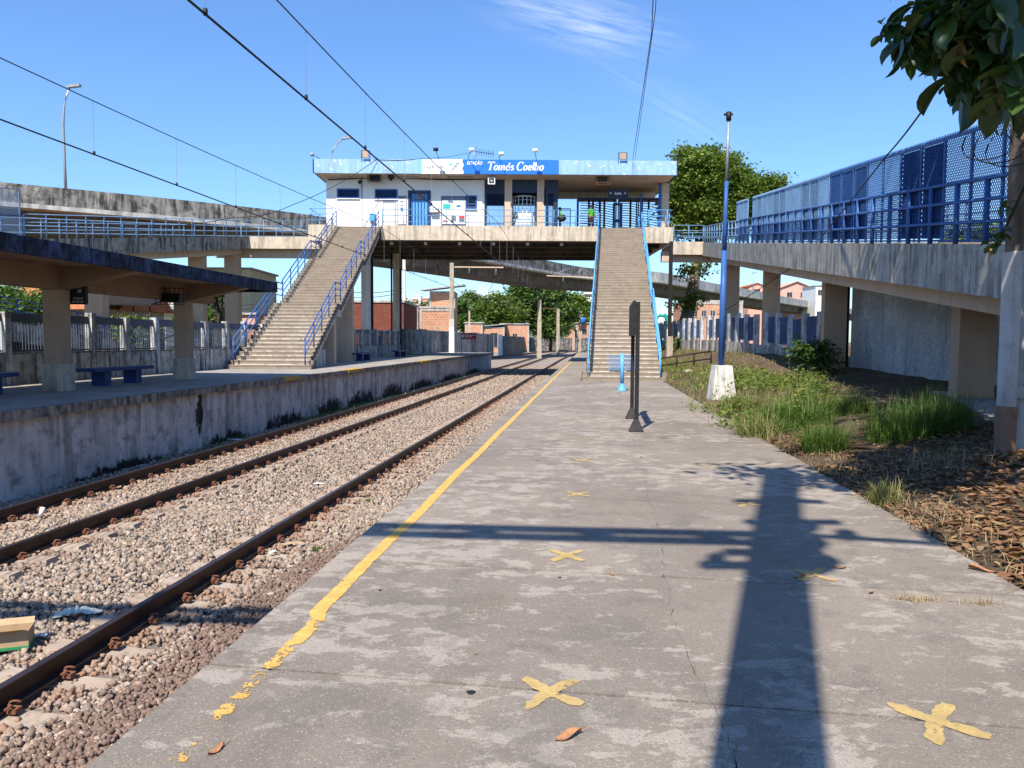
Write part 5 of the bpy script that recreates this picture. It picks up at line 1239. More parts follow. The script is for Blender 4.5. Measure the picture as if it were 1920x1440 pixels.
for k in range(4):
    a = LR(yv - k * 1.4) + wl_ * .1; c = LR(yv - (k + 1) * 1.4) + wl_ * .1
    b = MB(); b.vbeam(a - Vector((0, .02, 0)), a + Vector((0, .02, 0)), .05, 0, 2.25); b.build('frame_post', M['blue_pale'], mp_)
    for zz in (.05, 1.1, 2.22): b = MB(); b.vbeam(a, c, .03, zz - .02, zz + .02); b.build('frame_rail', M['blue_pale'], mp_)
    me_l = mesh_panel_data(17, 22, 1.38, 2.15, .0, .004) if k == 0 else me_l
    if k == 0: me_l.materials.append(M['blue_pale'])
    o = link('expanded_mesh', me_l, mp_, c + Vector((0, 0, .08)), rot=(0, 0, math.atan2((a - c).y, (a - c).x)), kind='stuff')
for px, Y, lb in ((182, 41.5, 'left ramp column behind the nearest canopy column'), (438, 54.5, 'left ramp column just left of the far staircase'), (372, 50.9, 'left ramp column behind the small tree')):
    x = AY(px, 600, Y).x; t = thing('column', lb, 'column', (x, Y, -.3), 'columns under the left ramp'); zt = LR(Y).z - 1.2 if px != 438 else 7.4
    b = MB(); b.box((x - .48, Y - .35, -.3), (x + .48, Y + .35, zt)); b.build('shaft', M['col_cream'], t)
# lower leg of the left ramp
def LL(s): return Vector((-27, 34, 2.9)).lerp(Vector((-18.3, 49, -.1)), s)
L2 = thing('footbridge_ramp', 'low ramp with blue rails descending behind the platform fence on the left', 'ramp', LL(.5))
b = MB(); b.vbeam(LL(-.5), LL(1), 2.4, -.5, 0); b.build('ramp_slab', M['cream_dirty'], L2)
sd = Vector((15, -8.7, 0)).normalized() * 1.15
b = MB(); b.vbeam(LL(-.5) + sd * 1.04, LL(.68) + sd * 1.04, .1, -.8, .12); b.build('side_beam', M['ramp_dirty'], L2); b = MB(); b.vbeam(LL(.682) + sd * 1.04, LL(1) + sd * 1.04, .1, -.5, .12); b.build('side_beam', M['paint_yellow_chip'], L2)
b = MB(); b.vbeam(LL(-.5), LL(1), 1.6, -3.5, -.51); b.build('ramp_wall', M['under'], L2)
lrl3 = thing('ramp_railing', 'blue handrail on the low left ramp beside the man in blue', 'railing', LL(.5) + sd)
railing(lrl3, [LL(-.5) + sd + Vector((0, 0, .1)), LL(1) + sd + Vector((0, 0, .1))], (.3, .6, .9, 1.15), 1.5, .03, M['blue'], .04)
s_b = .32; pb = LL(s_b)
for k in range(40):
    s_b = k / 40; pb = LL(s_b)
    if 960 + (pb.x / pb.y) * FPX > 80: break
person('man in a bright blue shirt and dark trousers walking on the low left ramp', pb, 1.75, -2.6, M['shirt_blue'], dict(el=(-.27, -.02, 1.13), wl=(-.25, .08, .90), fl=(-.25, .1, .82), er=(.27, .02, 1.13), wr=(.25, .12, .90), fr=(.25, .15, .82), kl=(-.1, .12, .5), al=(-.1, .05, .1), ar=(.1, -.14, .1)))

# ============================================================= CANOPY
cn = thing('platform_canopy', 'blue-black edged concrete canopy over the far platform', 'canopy', T(-12.1, 18, LEFTZ))
CT_, CB_ = 3.37, 3.06
for i in range(8):
    a = -6 + i * 3.7; c = min(a + 3.685, 23.4)
    b = MB(); b.vbeam(T(-9.97, a, 0), T(-9.97, c, 0), .12, CB_, CT_); b.build('fascia_piece', M['canopy'], cn)
b = MB(); b.vbeam(T(-9.91, 23.46, 0), T(-14.5, 23.46, 0), .12, CB_, CT_); b.build('fascia_piece', M['canopy'], cn)
b = MB(); b.vbeam(T(-12.28, -6, 0), T(-12.28, 23.39, 0), 4.44, CB_ + .12, CT_ - .05); b.build('roof_slab', M['canopy_in'], cn)
b = MB(); b.vbeam(T(-14.44, -6, 0), T(-14.44, 23.39, 0), .12, CB_, CT_); b.build('rear_fascia', M['canopy'], cn)
colds = [-.2, 5.35, 10.85, 16.35, 21.8]
for d in colds:
    for sg in (-1, 1):
        b = MB(); zt = CB_ + .118; P = [T(-12.1 + sg * .18, d - .17, zt), T(-12.1 + sg * 2.05, d - .17, zt), T(-12.1 + sg * 2.05, d - .17, zt - .10), T(-12.1 + sg * .18, d - .17, zt - .50)]
        b.prism(P, T(0, .34, 0)); b.build('bracket_beam', M['canopy_in'], cn)
b = MB(); b.vbeam(T(-12.1, -6, 0), T(-12.1, 23.3, 0), .36, CB_ - .38, CB_ + .117); b.build('spine_beam', M['canopy_in'], cn)
for i, d in enumerate(colds):
    p = T(-12.1, d, LEFTZ); t = thing('column', ['canopy column behind the viewer', 'canopy column out of view on the left', 'canopy column before the cut-off bench', 'nearer canopy column, carrying the black platform sign', 'farther canopy column, near the canopy end'][i], 'column', p, 'cream columns carrying the canopy')
    b = MB(); b.vbeam(T(-12.1, d - .2, LEFTZ), T(-12.1, d + .2, LEFTZ), .38, .62, CB_ - .385 - LEFTZ); b.build('shaft', M['col_cream'], t)
    b = MB(); b.vbeam(T(-12.1, d - .24, LEFTZ), T(-12.1, d + .24, LEFTZ), .46, 0, .618); b.build('plinth', M['cream_dirty'], t)
# hanging platform sign
a = AY(128, 552, 17.8)
sg = thing('platform_sign', 'black hanging platform sign with small white lettering on the nearer canopy column', 'sign', a)
x0, x1 = AY(129, 550, 17.7).x, AY(160, 550, 17.7).x; z1, z0 = AY(145, 535, 17.7).z, AY(145, 570.5, 17.7).z
b = MB(); b.box((x0, 17.7, z0), (x1, 17.82, z1)); b.build('board', M['black'], sg)
b = MB(); b.box((x0 - .03, 17.74, z0 + .06), (x0 - .002, 17.8, z0 + .1)); b.box((x0 - .03, 17.74, z1 - .1), (x0 - .002, 17.8, z1 - .06)); b.build('bracket', M['grey'], sg)
text('2B', .10, (x1 - .13, 17.69, z1 - .13), M['white'], sg, align='CENTER', ext=.001)
text('Central\ndo Brasil', .072, ((x0 + x1) / 2 + .02, 17.69, z0 + .10), M['white'], sg, align='CENTER', ext=.001)
# benches
def bench(xt, d0, d1, label, hgt=.46, cross=False):
    t = thing('bench', label, 'bench', T(xt, (d0 + d1) / 2, LEFTZ), 'blue concrete benches on the far platform')
    b = MB(); b.vbeam(T(xt, d0, LEFTZ), T(xt, d1, LEFTZ), .52, hgt - .09, hgt); b.build('seat', M['blue_deep'], t)
    for f in (.24, .76):
        d = d0 + (d1 - d0) * f; b = MB(); b.vbeam(T(xt, d - .13, LEFTZ), T(xt, d + .13, LEFTZ), .36, 0, hgt - .092); b.build('leg', M['blue_deep'], t)
bench(-12.35, 17.65, 20.2, 'blue concrete bench between the two nearer canopy columns')
bench(-12.6, 13.3, 15.45, 'blue concrete bench cut off by the left photo edge')
bench(-12.9, 41.2, 43.9, 'small far blue bench beside the pale deck column')
bench(-13.3, 51, 54.3, 'farthest blue bench beside the column with drain pipes')
# caged light under the canopy end
p = T(-11.9, 20.6, 2.72); t = thing('caged_light', 'dark caged lamp hanging under the canopy beside the farther column', 'lamp', p)
b = MB(); b.box(p + Vector((-.1, -.25, -.12)), p + Vector((.45, .2, .12))); b.build('lamp_body', M['black'], t)
b = MB()
for i in range(7): b.box(p + Vector((-.2 + i * .13, -.3, -.2)), p + Vector((-.185 + i * .13, -.28, .3)))
for i in range(4): b.box(p + Vector((-.2, -.3, -.2 + i * .15)), p + Vector((.6, -.28, -.185 + i * .15)))
b.build('cage', M['black'], t)

# ============================================================= PLATFORM FENCE (left)
fl = thing('platform_fence', 'mouldy white post fence with blue bar grilles along the back of the far platform', 'fence', T(-14.75, 20, LEFTZ))
me_g = {}
def bar_grille(wd, ht, n, m):
    k = (wd, ht, n, m.name)
    if k not in me_g:
        b = MB(); b.box((0, -.02, 0), (wd, .02, .04)); b.box((0, -.015, ht - .22), (wd, .015, ht))
        for i in range(n): x = wd * (i + .5) / n; b.box((x - .009, -.009, .04), (x + .009, .009, ht - .22))
        me = bpy.data.meshes.new('grille'); me.from_pydata(b.v, [], b.f); me.materials.append(m); me_g[k] = me
    return me_g[k]
fd = 9.6; k = 0
while fd < 57.5:
    x = -14.75; hh = 1.90 + .05 * math.sin(k * 2.1)
    b = MB(); b.vbeam(T(x, fd - .1, LEFTZ), T(x, fd + .1, LEFTZ), .22, -.3, hh); b.build('post', M['fence_white'], fl)
    b = MB(); b.vbeam(T(x, fd + .11, LEFTZ), T(x, fd + 1.57, LEFTZ), .16, -.3, .78); b.build('low_wall', M['fence_grey'], fl)
    b = MB(); b.vbeam(T(x, fd + .11, LEFTZ), T(x, fd + 1.57, LEFTZ), .2, .782, .83); b.build('sill', M['lip'], fl)
    link('grille', bar_grille(1.44, .98, 13, M['grille']), fl, T(x, fd + .12, LEFTZ + .85), rot=(0, 0, PI / 2 - TH), kind='stuff')
    fd += 1.68; k += 1
pfw = thing('plank_fence', 'tall fence of weathered upright concrete planks behind the far platform end', 'fence', T(-14.75, 60, LEFTZ))
d = 58.0; k = 0
while d < 118:
    hh = 2.05 + .04 * mnoise.noise(Vector((k, 0, 0))); zb_ = LEFTZ if d < 74 else -1.2
    b = MB(); xx = -14.75 - max(0, d - 95) * .02; b.vbeam(T(xx + random.uniform(-.02, .02), d, 0), T(xx, d + .47, 0), .06, zb_, LEFTZ + hh + random.uniform(-.04, .04)); b.build('plank', M['plank'] if mnoise.noise(Vector((k * .13, 5, 0))) < .12 else M['plank_dark'], pfw)
    d += .50; k += 1
pfd = thing('plank_fence', 'long black-weathered plank fence crossing behind the tracks under the trees', 'fence', (0, 175, -1.3))
b = MB(); b2 = MB(); a = AY(938, 650, 128); a.z = 0; c = AY(1000, 650, 205); c.z = 0; e2 = Vector((48, 225, 0))
i = 0
for p0, p1 in ((a, c), (c, e2)):
    n = int((p1 - p0).length / .9)
    for j in range(n):
        q0 = p0.lerp(p1, j / n); q1 = p0.lerp(p1, (j + .93) / n); zt = 2.3 + .12 * mnoise.noise(Vector((i * .4, 0, 1))); b.vbeam(q0, q1, .1, -1.4, zt); i += 1
b.build('planks', M['plank_dark'], pfd, kind='stuff')
b = MB(); b.box((a.x - .35, a.y - .3, -1.3), (a.x + .35, a.y, 2.5)); b.build('end_post', M['white'], pfd)

# ============================================================= RIGHT FENCE with blue panels
fr = thing('boundary_fence', 'white concrete post fence with blue sheet panels behind the right ramp columns', 'fence', (12.1, 35, 1))
y = 28.3; k = 0
while y < 74:
    x = 11.95 + (y - 28) * .014 + (0 if y < 48 else -(y - 48) * .02); zg = min(1.1, .62 + (y - 28) * .03) - .15
    hh = zg + 2.2 + .05 * math.sin(k * 1.7)
    b = MB(); b.box((x - .11, y - .16, zg), (x + .11, y + .16, hh)); b.build('post', M['fence_white'], fr)
    b = MB(); b.box((x - .07, y + .165, zg), (x + .07, y + 1.48, zg + .72)); b.build('low_wall', M['fence_grey'], fr)
    if k % 7 != 5: b = MB(); b.box((x - .02, y + .30 + .1 * (k % 2), zg + .86), (x + .02, y + 1.36, hh - .10 - .06 * (k % 3))); b.build('sheet_panel', M['sheet_dull'] if y < 46 else M['blue'], fr)
    y += 1.65; k += 1
# ============================================================= VIADUCT
vd = thing('viaduct', 'long blackened concrete road viaduct curving behind the station', 'viaduct', (-20, 76, 0))
ctrl = [(-75, 38), (-58, 50), (-40.6, 61), (-30, 68), (-20.3, 76), (-10, 90), (-1, 107), (6.8, 121), (14, 131), (26, 141) , (42, 162), (60, 188), (77.6, 215), (110, 262), (150, 320)]
ctrl[9] = (25.9, 137)
def crm(P, n=6):
    out = []
    for i in range(len(P) - 1):
        p0, p1, p2, p3 = P[max(0, i - 1)], P[i], P[i + 1], P[min(len(P) - 1, i + 2)]
        for k in range(n):
            t = k / n; out.append(tuple(.5 * (2 * p1[j] + (p2[j] - p0[j]) * t + (2 * p0[j] - 5 * p1[j] + 4 * p2[j] - p3[j]) * t * t + (3 * p1[j] - p0[j] - 3 * p2[j] + p3[j]) * t ** 3) for j in (0, 1)))
    return out + [P[-1]]
VP = crm(ctrl, 5)
def voff(i, o):
    a = Vector(VP[max(0, i - 1)]); c = Vector(VP[min(len(VP) - 1, i + 1)]); d = (c - a).normalized(); n = Vector((-d.y, d.x)); return Vector((VP[i][0] + n.x * o, VP[i][1] + n.y * o))
VT = 13.75
def vprofile(prof, name, m, i0, i1):
    V = []; F = []; n = len(prof)
    for i in range(i0, i1 + 1):
        for o, z in prof: q = voff(i, o); V.append((q.x, q.y, z))
    for i in range(i1 - i0):
        for k in range(n): F.append((i * n + k, i * n + (k + 1) % n, (i + 1) * n + (k + 1) % n, (i + 1) * n + k))
    F += [tuple(range(n)), tuple((i1 - i0) * n + k for k in range(n))]
    b = MB(); b.add(V, F); return b.build(name, m, vd)
n = len(VP) - 1
for i in range(0, n, 2):
    e1 = min(n, i + 2); far = VP[i][0] > 20
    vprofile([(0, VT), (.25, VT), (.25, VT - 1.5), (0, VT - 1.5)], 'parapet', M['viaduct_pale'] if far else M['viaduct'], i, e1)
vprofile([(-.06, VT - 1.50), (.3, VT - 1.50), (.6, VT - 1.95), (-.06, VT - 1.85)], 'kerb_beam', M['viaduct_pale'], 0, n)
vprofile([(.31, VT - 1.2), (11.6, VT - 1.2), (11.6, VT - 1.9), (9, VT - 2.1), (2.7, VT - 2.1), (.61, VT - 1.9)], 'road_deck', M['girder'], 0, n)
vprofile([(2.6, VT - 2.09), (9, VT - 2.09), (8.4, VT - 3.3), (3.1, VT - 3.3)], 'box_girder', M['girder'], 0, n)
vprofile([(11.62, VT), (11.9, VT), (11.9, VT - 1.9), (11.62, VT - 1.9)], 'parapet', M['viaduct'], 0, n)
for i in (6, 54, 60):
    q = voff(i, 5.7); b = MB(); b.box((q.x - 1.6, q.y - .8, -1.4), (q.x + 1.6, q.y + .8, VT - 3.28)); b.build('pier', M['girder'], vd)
def street_lamp(label, base, pts, r=.10):
    t = thing('street_lamp', label, 'street lamp', base); b = MB(); b.tube(pts, [r * (1 - .5 * i / (len(pts) - 1)) for i in range(len(pts))], 7); b.build('pole', M['grey'], t)
    e = Vector(pts[-1]); b = MB(); b.beam(e + Vector((-.2, 0, 0)), e + Vector((.9, 0, .14)), .35, .2); b.build('lamp_head', M['grey'], t)
Y = 67; street_lamp('tall curved street lamp on the viaduct at the left', AY(123, 380, Y), [AY(x, y_, Y) for x, y_ in ((124, 380), (121, 300), (118.5, 235), (120, 200), (125, 178), (131, 163))], .13)
Y = 84; street_lamp('curved street lamp whose arm shows above the left roof corner', AY(618, 330, Y), [AY(x, y_, Y) for x, y_ in ((614, 345), (619, 296), (625, 280), (634, 267), (643, 260))], .12)
Y = 190; street_lamp('distant thin street lamp above the right part of the viaduct', AY(1412, 540, Y), [AY(1412, y_, Y) for y_ in (548, 530, 512)], .12)
# graffiti on girder and wall beyond the tree
gw = thing('graffiti_wall', 'white wall with black and turquoise graffiti under the viaduct beside the leaning tree', 'wall', AY(1255, 640, 100))
x0, x1 = AY(1222, 600, 100).x, AY(1292, 600, 100).x; z0, z1 = -1.4, AY(1250, 583, 100).z
b = MB(); b.box((x0, 100, z0), (x1, 100.3, z1)); b.build('wall_face', M['white_wall'], gw)
def doodle(cx, cy, s, m, Y=99.96, seed=1, w_=.10):
    rg = random.Random(seed); q = MB(); P = []
    for i in range(26): a = i * .55; P.append((cx + s * (math.cos(a) * (.5 + .4 * rg.random())), Y, cy + s * 1.3 * (math.sin(a * 1.0) * (.5 + .4 * rg.random()))))
    q.tube(P, w_, 4); return q.build('graffiti_stroke', m, gw)
c = AY(1259, 600, 99.9); doodle(c.x, c.z - .2, 1.0, M['black'], seed=3, w_=.07)
c = AY(1242, 605, 99.9); doodle(c.x, c.z, 1.1, M['sign_teal'], seed=5, w_=.12)
for px in (1308, 1330): c = AY(px, 561, 133)

# ============================================================= HOUSES
def house(name, label, px0, px1, ytop, Y, dep, m, wins=(), roof='slab', zb=-1.4, frame=True, over=.25, roofm=None, cat='house', door=None):
    a, c = AY(px0, 600, Y), AY(px1, 600, Y); zt = AY((px0 + px1) / 2, ytop, Y).z
    t = thing(name, label, cat, ((a.x + c.x) / 2, Y + dep / 2, zb)); x0, x1 = a.x, c.x
    b = MB(); b.box((x0, Y, zb), (x1, Y + dep, zt)); b.build('wall', m, t)
    if frame:
        fw = min(.35, (x1 - x0) * .06)
        for xx in (x0, x1 - fw): b = MB(); b.box((xx - .02, Y - .04, zb), (xx + fw + .02, Y - .002, zt - .2)); b.build('concrete_post', M['render_grey'], t)
        b = MB(); b.box((x0 - .02, Y - .05, zt - .3), (x1 + .02, Y - .002, zt)); b.build('ring_beam', M['render_grey'], t)
    if roof == 'slab': b = MB(); b.box((x0 - over, Y - over, zt + .002), (x1 + over, Y + dep + over, zt + .2)); b.build('roof', roofm or M['render_grey'], t)
    elif roof == 'tin': b = MB(); b.add([(x0 - over, Y - over, zt), (x1 + over, Y - over, zt + .6), (x1 + over, Y + dep, zt + .8), (x0 - over, Y + dep, zt + .2), (x0 - over, Y - over, zt + .12), (x1 + over, Y - over, zt + .75), (x1 + over, Y + dep, zt + .95), (x0 - over, Y + dep, zt + .32)], [(0, 1, 2, 3)[::-1], (4, 5, 6, 7), (0, 1, 5, 4), (1, 2, 6, 5), (2, 3, 7, 6), (3, 0, 4, 7)]); b.build('roof', roofm or M['tin'], t)
    elif roof == 'gable':
        xm = (x0 + x1) / 2; h = (x1 - x0) * .22; b = MB(); P = [(x0 - over, Y - over, zt), (xm, Y - over, zt + h), (x1 + over, Y - over, zt), (x1 + over, Y - over, zt - .15), (xm, Y - over, zt + h - .2), (x0 - over, Y - over, zt - .15)]; b.prism(P, (0, dep + 2 * over, 0)); b.build('roof', roofm or M['rooftile'], t)
        b = MB(); b.prism([(x0, Y + .01, zt - .1), (x1, Y + .01, zt - .1), (xm, Y + .01, zt + h - .22)], (0, dep - .02, 0)); b.build('gable', m, t)
    elif roof == 'eaves':
        h = dep * .42; b = MB(); b.prism([(x0 - over, Y - over * 3, zt - .3), (x0 - over, Y + dep / 2, zt + h), (x0 - over, Y + dep + over, zt - .3)], (x1 - x0 + 2 * over, 0, 0)); b.build('roof', roofm or M['rooftile'], t)
    for (u, v, w_, h_) in wins:
        xx, zz = x0 + (x1 - x0) * u, zb + (zt - zb) * v; b = MB(); e = .08
        for q in (((xx - w_ / 2 - e, Y - .08, zz - h_ / 2 - e), (xx - w_ / 2, Y - .001, zz + h_ / 2 + e)), ((xx + w_ / 2, Y - .08, zz - h_ / 2 - e), (xx + w_ / 2 + e, Y - .001, zz + h_ / 2 + e)), ((xx - w_ / 2, Y - .08, zz + h_ / 2), (xx + w_ / 2, Y - .001, zz + h_ / 2 + e)), ((xx - w_ / 2, Y - .08, zz - h_ / 2 - e), (xx + w_ / 2, Y - .001, zz - h_ / 2))): b.box(*q)
        b.box((xx - .03, Y - .06, zz - h_ / 2), (xx + .03, Y - .012, zz + h_ / 2))
        o = b.build('window', M['render_grey'] if m is not M['yellow_house'] else M['pink'], t); b = MB(); b.box((xx - w_ / 2, Y - .01, zz - h_ / 2), (xx + w_ / 2, Y - .004, zz + h_ / 2)); b.build('pane', M['glass'], o)
    return t
# under the deck, behind the fence
house('brick_warehouse', 'dark red brick building with grey coping behind the deck columns', 560, 757, 567, 72, 10, M['brick_red'], frame=False, over=.1, cat='building')
house('brick_house', 'lower orange brick house with pale concrete frame behind the plank fence', 787, 846, 578, 84, 4, M['brick'], [(.55, .62, .12, 1.0)], over=.1)
house('brick_house', 'tall orange brick house with slanting tin roof behind the white catenary mast', 806, 853, 546, 87.5, 4, M['brick'], [], roof='tin', over=1.0)
house('brick_house', 'small grey and orange brick lean-to beside the dark red building', 757, 784, 573, 86, 5, M['brick'], [(.75, .8, 1.2, 1.4)], over=.2)
house('brick_house', 'small brick house right behind the foot of the white mast', 872, 905, 606, 150, 8, M['brick'], [(.5, .55, 1.5, 2.0)], roof='slab')
house('brick_house', 'low brick house with pale post under the big tree', 902, 946, 613, 172, 7, M['brick'], [(.55, .5, 1.6, 3.2)], roof='tin', over=.5)
house('brick_house', 'long low brick house under the big tree, right half of the row', 939, 992, 608, 176, 8, M['brick'], [(.15, .6, .8, 1.6), (.5, .6, 1, 1)], roof='slab')
house('brick_tower', 'small square brick upper storey above the long low brick house', 969, 986, 596, 186, 4, M['brick'], [(.6, .85, .6, .8)], roof='slab', over=.1, cat='house')
house('brick_house', 'orange brick house on the rise right of the big tree trunk', 1058, 1078, 612, 210, 8, M['brick'], [(.3, .75, 1.2, 1.4)], roof='slab', over=.4)
house('brick_house', 'brick house beside the near staircase edge, with blue water tank', 1080, 1112, 606, 214, 8, M['brick'], [(.5, .7, 1.2, 1.4)], roof='slab', over=.4)
house('brick_house', 'small brick house half hidden by the dark tree trunk', 1022, 1040, 619, 212, 6, M['brick'], [], roof='slab', over=.3)
house('brick_house', 'distant brick house on the slope between tree and mast', 874, 900, 577, 290, 9, M['brick'], [(.5, .8, 1.6, 1.6)], zb=-2)
house('apartment_block', 'distant pale apartment block at the crest beside the staircase', 1093, 1112, 547, 420, 12, M['white_wall'], [(.3, .93, 2, 1.6), (.7, .93, 2, 1.6)], cat='building')
b = MB(); p = AY(1092, 601, 213); b.tube([p + Vector((0, 0, -.9)), p + Vector((0, 0, .9))], [.8, .95], 12); o = b.build('water_tank', M['sign_blue'], None, p); tag(o, 'blue water tank on the roof beside the near staircase edge', 'water tank')
# right side
house('brick_building', 'orange brick building with small ventilation openings behind the leaning tree', 1288, 1392, 566, 92, 8, M['brick'], [(.14, .82, .5, .7), (.30, .82, .5, .7), (.46, .82, .5, .7)], cat='building', over=.05)
house('pink_building', 'salmon pink building with gabled roof beyond the viaduct on the right', 1460, 1524, 541, 245, 20, M['pink'], [(.3, .9, 1.6, 1.5), (.7, .9, 1.6, 1.5)], roof='gable', frame=False, roofm=M['pink'], cat='building', over=.6)
house('pink_building', 'lower salmon building with tiled edge left of the gabled pink one', 1402, 1434, 537, 262, 16, M['pink'], [(.5, .93, 2, 1.2)], roof='gable', roofm=M['rooftile'], frame=False, cat='building', over=.5)
house('white_house', 'small white house with air conditioner seen beside the broad ramp column', 1527, 1547, 536, 225, 10, M['white_wall'], [(.5, .9, 1.5, 1.5)], cat='house')
# left side
house('tiled_house', 'house with terracotta tiled roof behind the left ramp column', 40, 232, 574, 60, 7, M['render_grey'], [(.75, .8, 1.3, 1.2)], roof='eaves', frame=False, over=.6)
ow = thing('carport_roof', 'dark corrugated lean-to roof on thin posts beside the tiled house', 'lean-to', AY(250, 580, 56))
b = MB(); p0, p1 = AY(150, 571, 56), AY(284, 573, 56); b.add([p0, p1, p1 + Vector((0, 4, .9)), p0 + Vector((0, 4, .9)), p0 + Vector((0, 0, .12)), p1 + Vector((0, 0, .12)), p1 + Vector((0, 4, 1.02)), p0 + Vector((0, 4, 1.02))], [(3, 2, 1, 0), (4, 5, 6, 7), (0, 1, 5, 4), (1, 2, 6, 5), (3, 0, 4, 7)]); b.build('roof_sheet', M['black'], ow)
for px in (221, 250, 281): p = AY(px, 574, 56.4); b = MB(); b.tube([(p.x, p.y, -.3), (p.x, p.y, p.z)], .05, 6); b.build('post', M['black'], ow)
house('yellow_house', 'pale yellow two-storey house with windows left of the far staircase', 334, 470, 505, 82, 9, M['yellow_house'], [(.07, .78, 1.4, 1.5), (.07, .55, 1.4, 1.5), (.56, .53, 1.7, 1.7), (.25, .78, 1.0, 1.2)], frame=False, cat='house')
house('pink_house', 'small pink wall and house low behind the far staircase', 445, 478, 590, 70, 4, M['pink'], [], frame=False)
house('yellow_house', 'long low pale yellow house with flat grey roof beyond the bar fence', 225, 310, 582, 95, 8, M['yellow_house'], [(.3, .7, 1.3, 1.0)], frame=False, over=.9)
house('red_house', 'small dark red house on the green slope above the bar fence', 262, 280, 556, 190, 8, M['brick_red'], [(.5, .8, 1.6, 1.0)], frame=False, roofm=M['white'])
house('brick_house', 'far row house with brown tiled roof on the green slope', 208, 262, 562, 180, 8, M['brick_red'], [(.3, .85, 1.6, 1.0), (.6, .85, 1.6, 1.0)], roof='eaves', frame=False)
rgh = random.Random(5)
fav = []
for i in range(46):
    px = rgh.uniform(700, 800) if i % 2 else rgh.uniform(752, 900); py = 590 - rgh.uniform(0, 38) * max(.15, 1 - abs(px - 785) / 90); Y = 430 + rgh.uniform(0, 90)
    fav.append((px, py, Y))
for i in range(14): fav.append((rgh.uniform(170, 330), rgh.uniform(525, 556), 330 + rgh.uniform(0, 60)))
tt = MB(); td = MB(); tb_ = MB()
for k, (px, py, Y) in enumerate(fav):
    p = AY(px, py, Y); w_ = rgh.uniform(3, 6); h_ = rgh.uniform(3, 6); q = (tt, td, tb_)[k % 3]; q.box((p.x - w_ / 2, Y, p.z - h_ * 3), (p.x + w_ / 2, Y + 6, p.z)); q.box((p.x - w_ / 2 - .3, Y - .3, p.z + .01), (p.x + w_ / 2 + .3, Y + 6, p.z + .4))
tt.build('hillside_houses', M['white_wall'], None, kind='stuff'); td.build('hillside_houses', M['brick'], None, kind='stuff'); tb_.build('hillside_houses', M['render_grey'], None, kind='stuff')

# ============================================================= MASTS, POLES, WIRES
def mast(name, label, px, pyt, Y, zb, w0, w1, m, band=None, cat='mast'):
    p = AY(px, 640, Y); zt = AY(px, pyt, Y).z; t = thing(name, label, cat, (p.x, Y, zb)); b = MB(); a, c = w0 / 2, w1 / 2
    zs = band or zb
    f = lambda z: a + (c - a) * (z - zb) / (zt - zb)
    def fr(z0, z1, mm, nm):
        b = MB(); s0, s1 = f(z0), f(z1); b.add([(p.x - s0, Y - s0, z0), (p.x + s0, Y - s0, z0), (p.x + s0, Y + s0, z0), (p.x - s0, Y + s0, z0), (p.x - s1, Y - s1, z1), (p.x + s1, Y - s1, z1), (p.x + s1, Y + s1, z1), (p.x - s1, Y + s1, z1)], [(4, 5, 6, 7), (0, 1, 5, 4), (1, 2, 6, 5), (2, 3, 7, 6), (3, 0, 4, 7), (3, 2, 1, 0)]); b.build(nm, mm, t)
    if band: fr(zb, band, M['white'], 'white_base'); fr(band, band + .75, M['paint_yellow_chip'] if False else M['cream_wall'], 'number_plate'); fr(band + .75, zt, m, 'shaft')
    else: fr(zb, zt, m, 'shaft')
    return t, p, zt
t, p, zt = mast('catenary_mast', 'concrete catenary mast with white painted base at the far platform end', 847, 493, 73, LEFTZ, .50, .36, M['pole_concrete'], band=AY(847, 613, 73).z)
q0 = AY(851, 500.5, 73); q1 = AY(944, 501.5, 73); b = MB(); b.beam(q0, q1, .1, .12); b.build('arm', M['cream'], t)
def insul(pt, parent, n=3, r=.11):
    b = MB()
    for i in range(n): b.tube([pt + Vector((0, 0, -.12 * i)), pt + Vector((0, 0, -.12 * i - .05))], [r, r * .5], 8)
    b.tube([pt + Vector((0, 0, .15)), pt + Vector((0, 0, -.12 * n))], .03, 5); b.build('insulator', M['grey'], parent)
insul(AY(930, 507, 73), t, 4, .14); insul(AY(880, 506, 73), t, 3, .1)
for x2, y2 in ((915, 550), (951, 546)): b = MB(); b.tube([AY(930, 517, 73), AY(x2, y2, 73)], .022, 5); b.build('stay', M['black'], t)
t, p, zt = mast('catenary_mast', 'old concrete catenary mast standing between the far tracks, taller of the pair', 1011, 562, 118, -1.3, .75, .5, M['pole_concrete'])
b = MB(); b.beam(AY(1012, 578, 118), AY(1043, 579, 118), .1, .1); b.build('arm', M['brown'], t)
t, p, zt = mast('catenary_mast', 'slimmer concrete catenary mast to the right of the taller one', 1046, 579, 150, -1.3, .7, .5, M['pole_concrete'])
mast('catenary_mast', 'small distant mast close to the near staircase edge', 1087, 584, 185, -1.3, .7, .5, M['pole_concrete'])
mast('utility_pole', 'thin grey pole behind the red sign', 880, 583, 140, -1.3, .5, .3, M['pole_concrete'], cat='pole')
mast('utility_pole', 'white round pole behind the deck column with drain pipes', 758, 480, 78, -1.3, .36, .3, M['cream_wall'], cat='pole')
p = AY(1025, 518, 95); t, _, _ = mast('catenary_mast', 'catenary mast hidden behind the near staircase, only its red-brown arm showing', 1128, 505, 95, -1.3, .5, .4, M['pole_concrete'])
b = MB(); b.beam(AY(1025, 517, 95), AY(1128, 521, 95), .12, .12); b.build('arm', M['cream'], t); b = MB(); b.tube([AY(1036, 516, 95), AY(1070, 502, 95)], .03, 5); b.tube([AY(1075, 518, 95), AY(1095, 503, 95)], .03, 5); b.build('stay', M['grey'], t); insul(AY(1056, 523, 95), t, 3, .14)
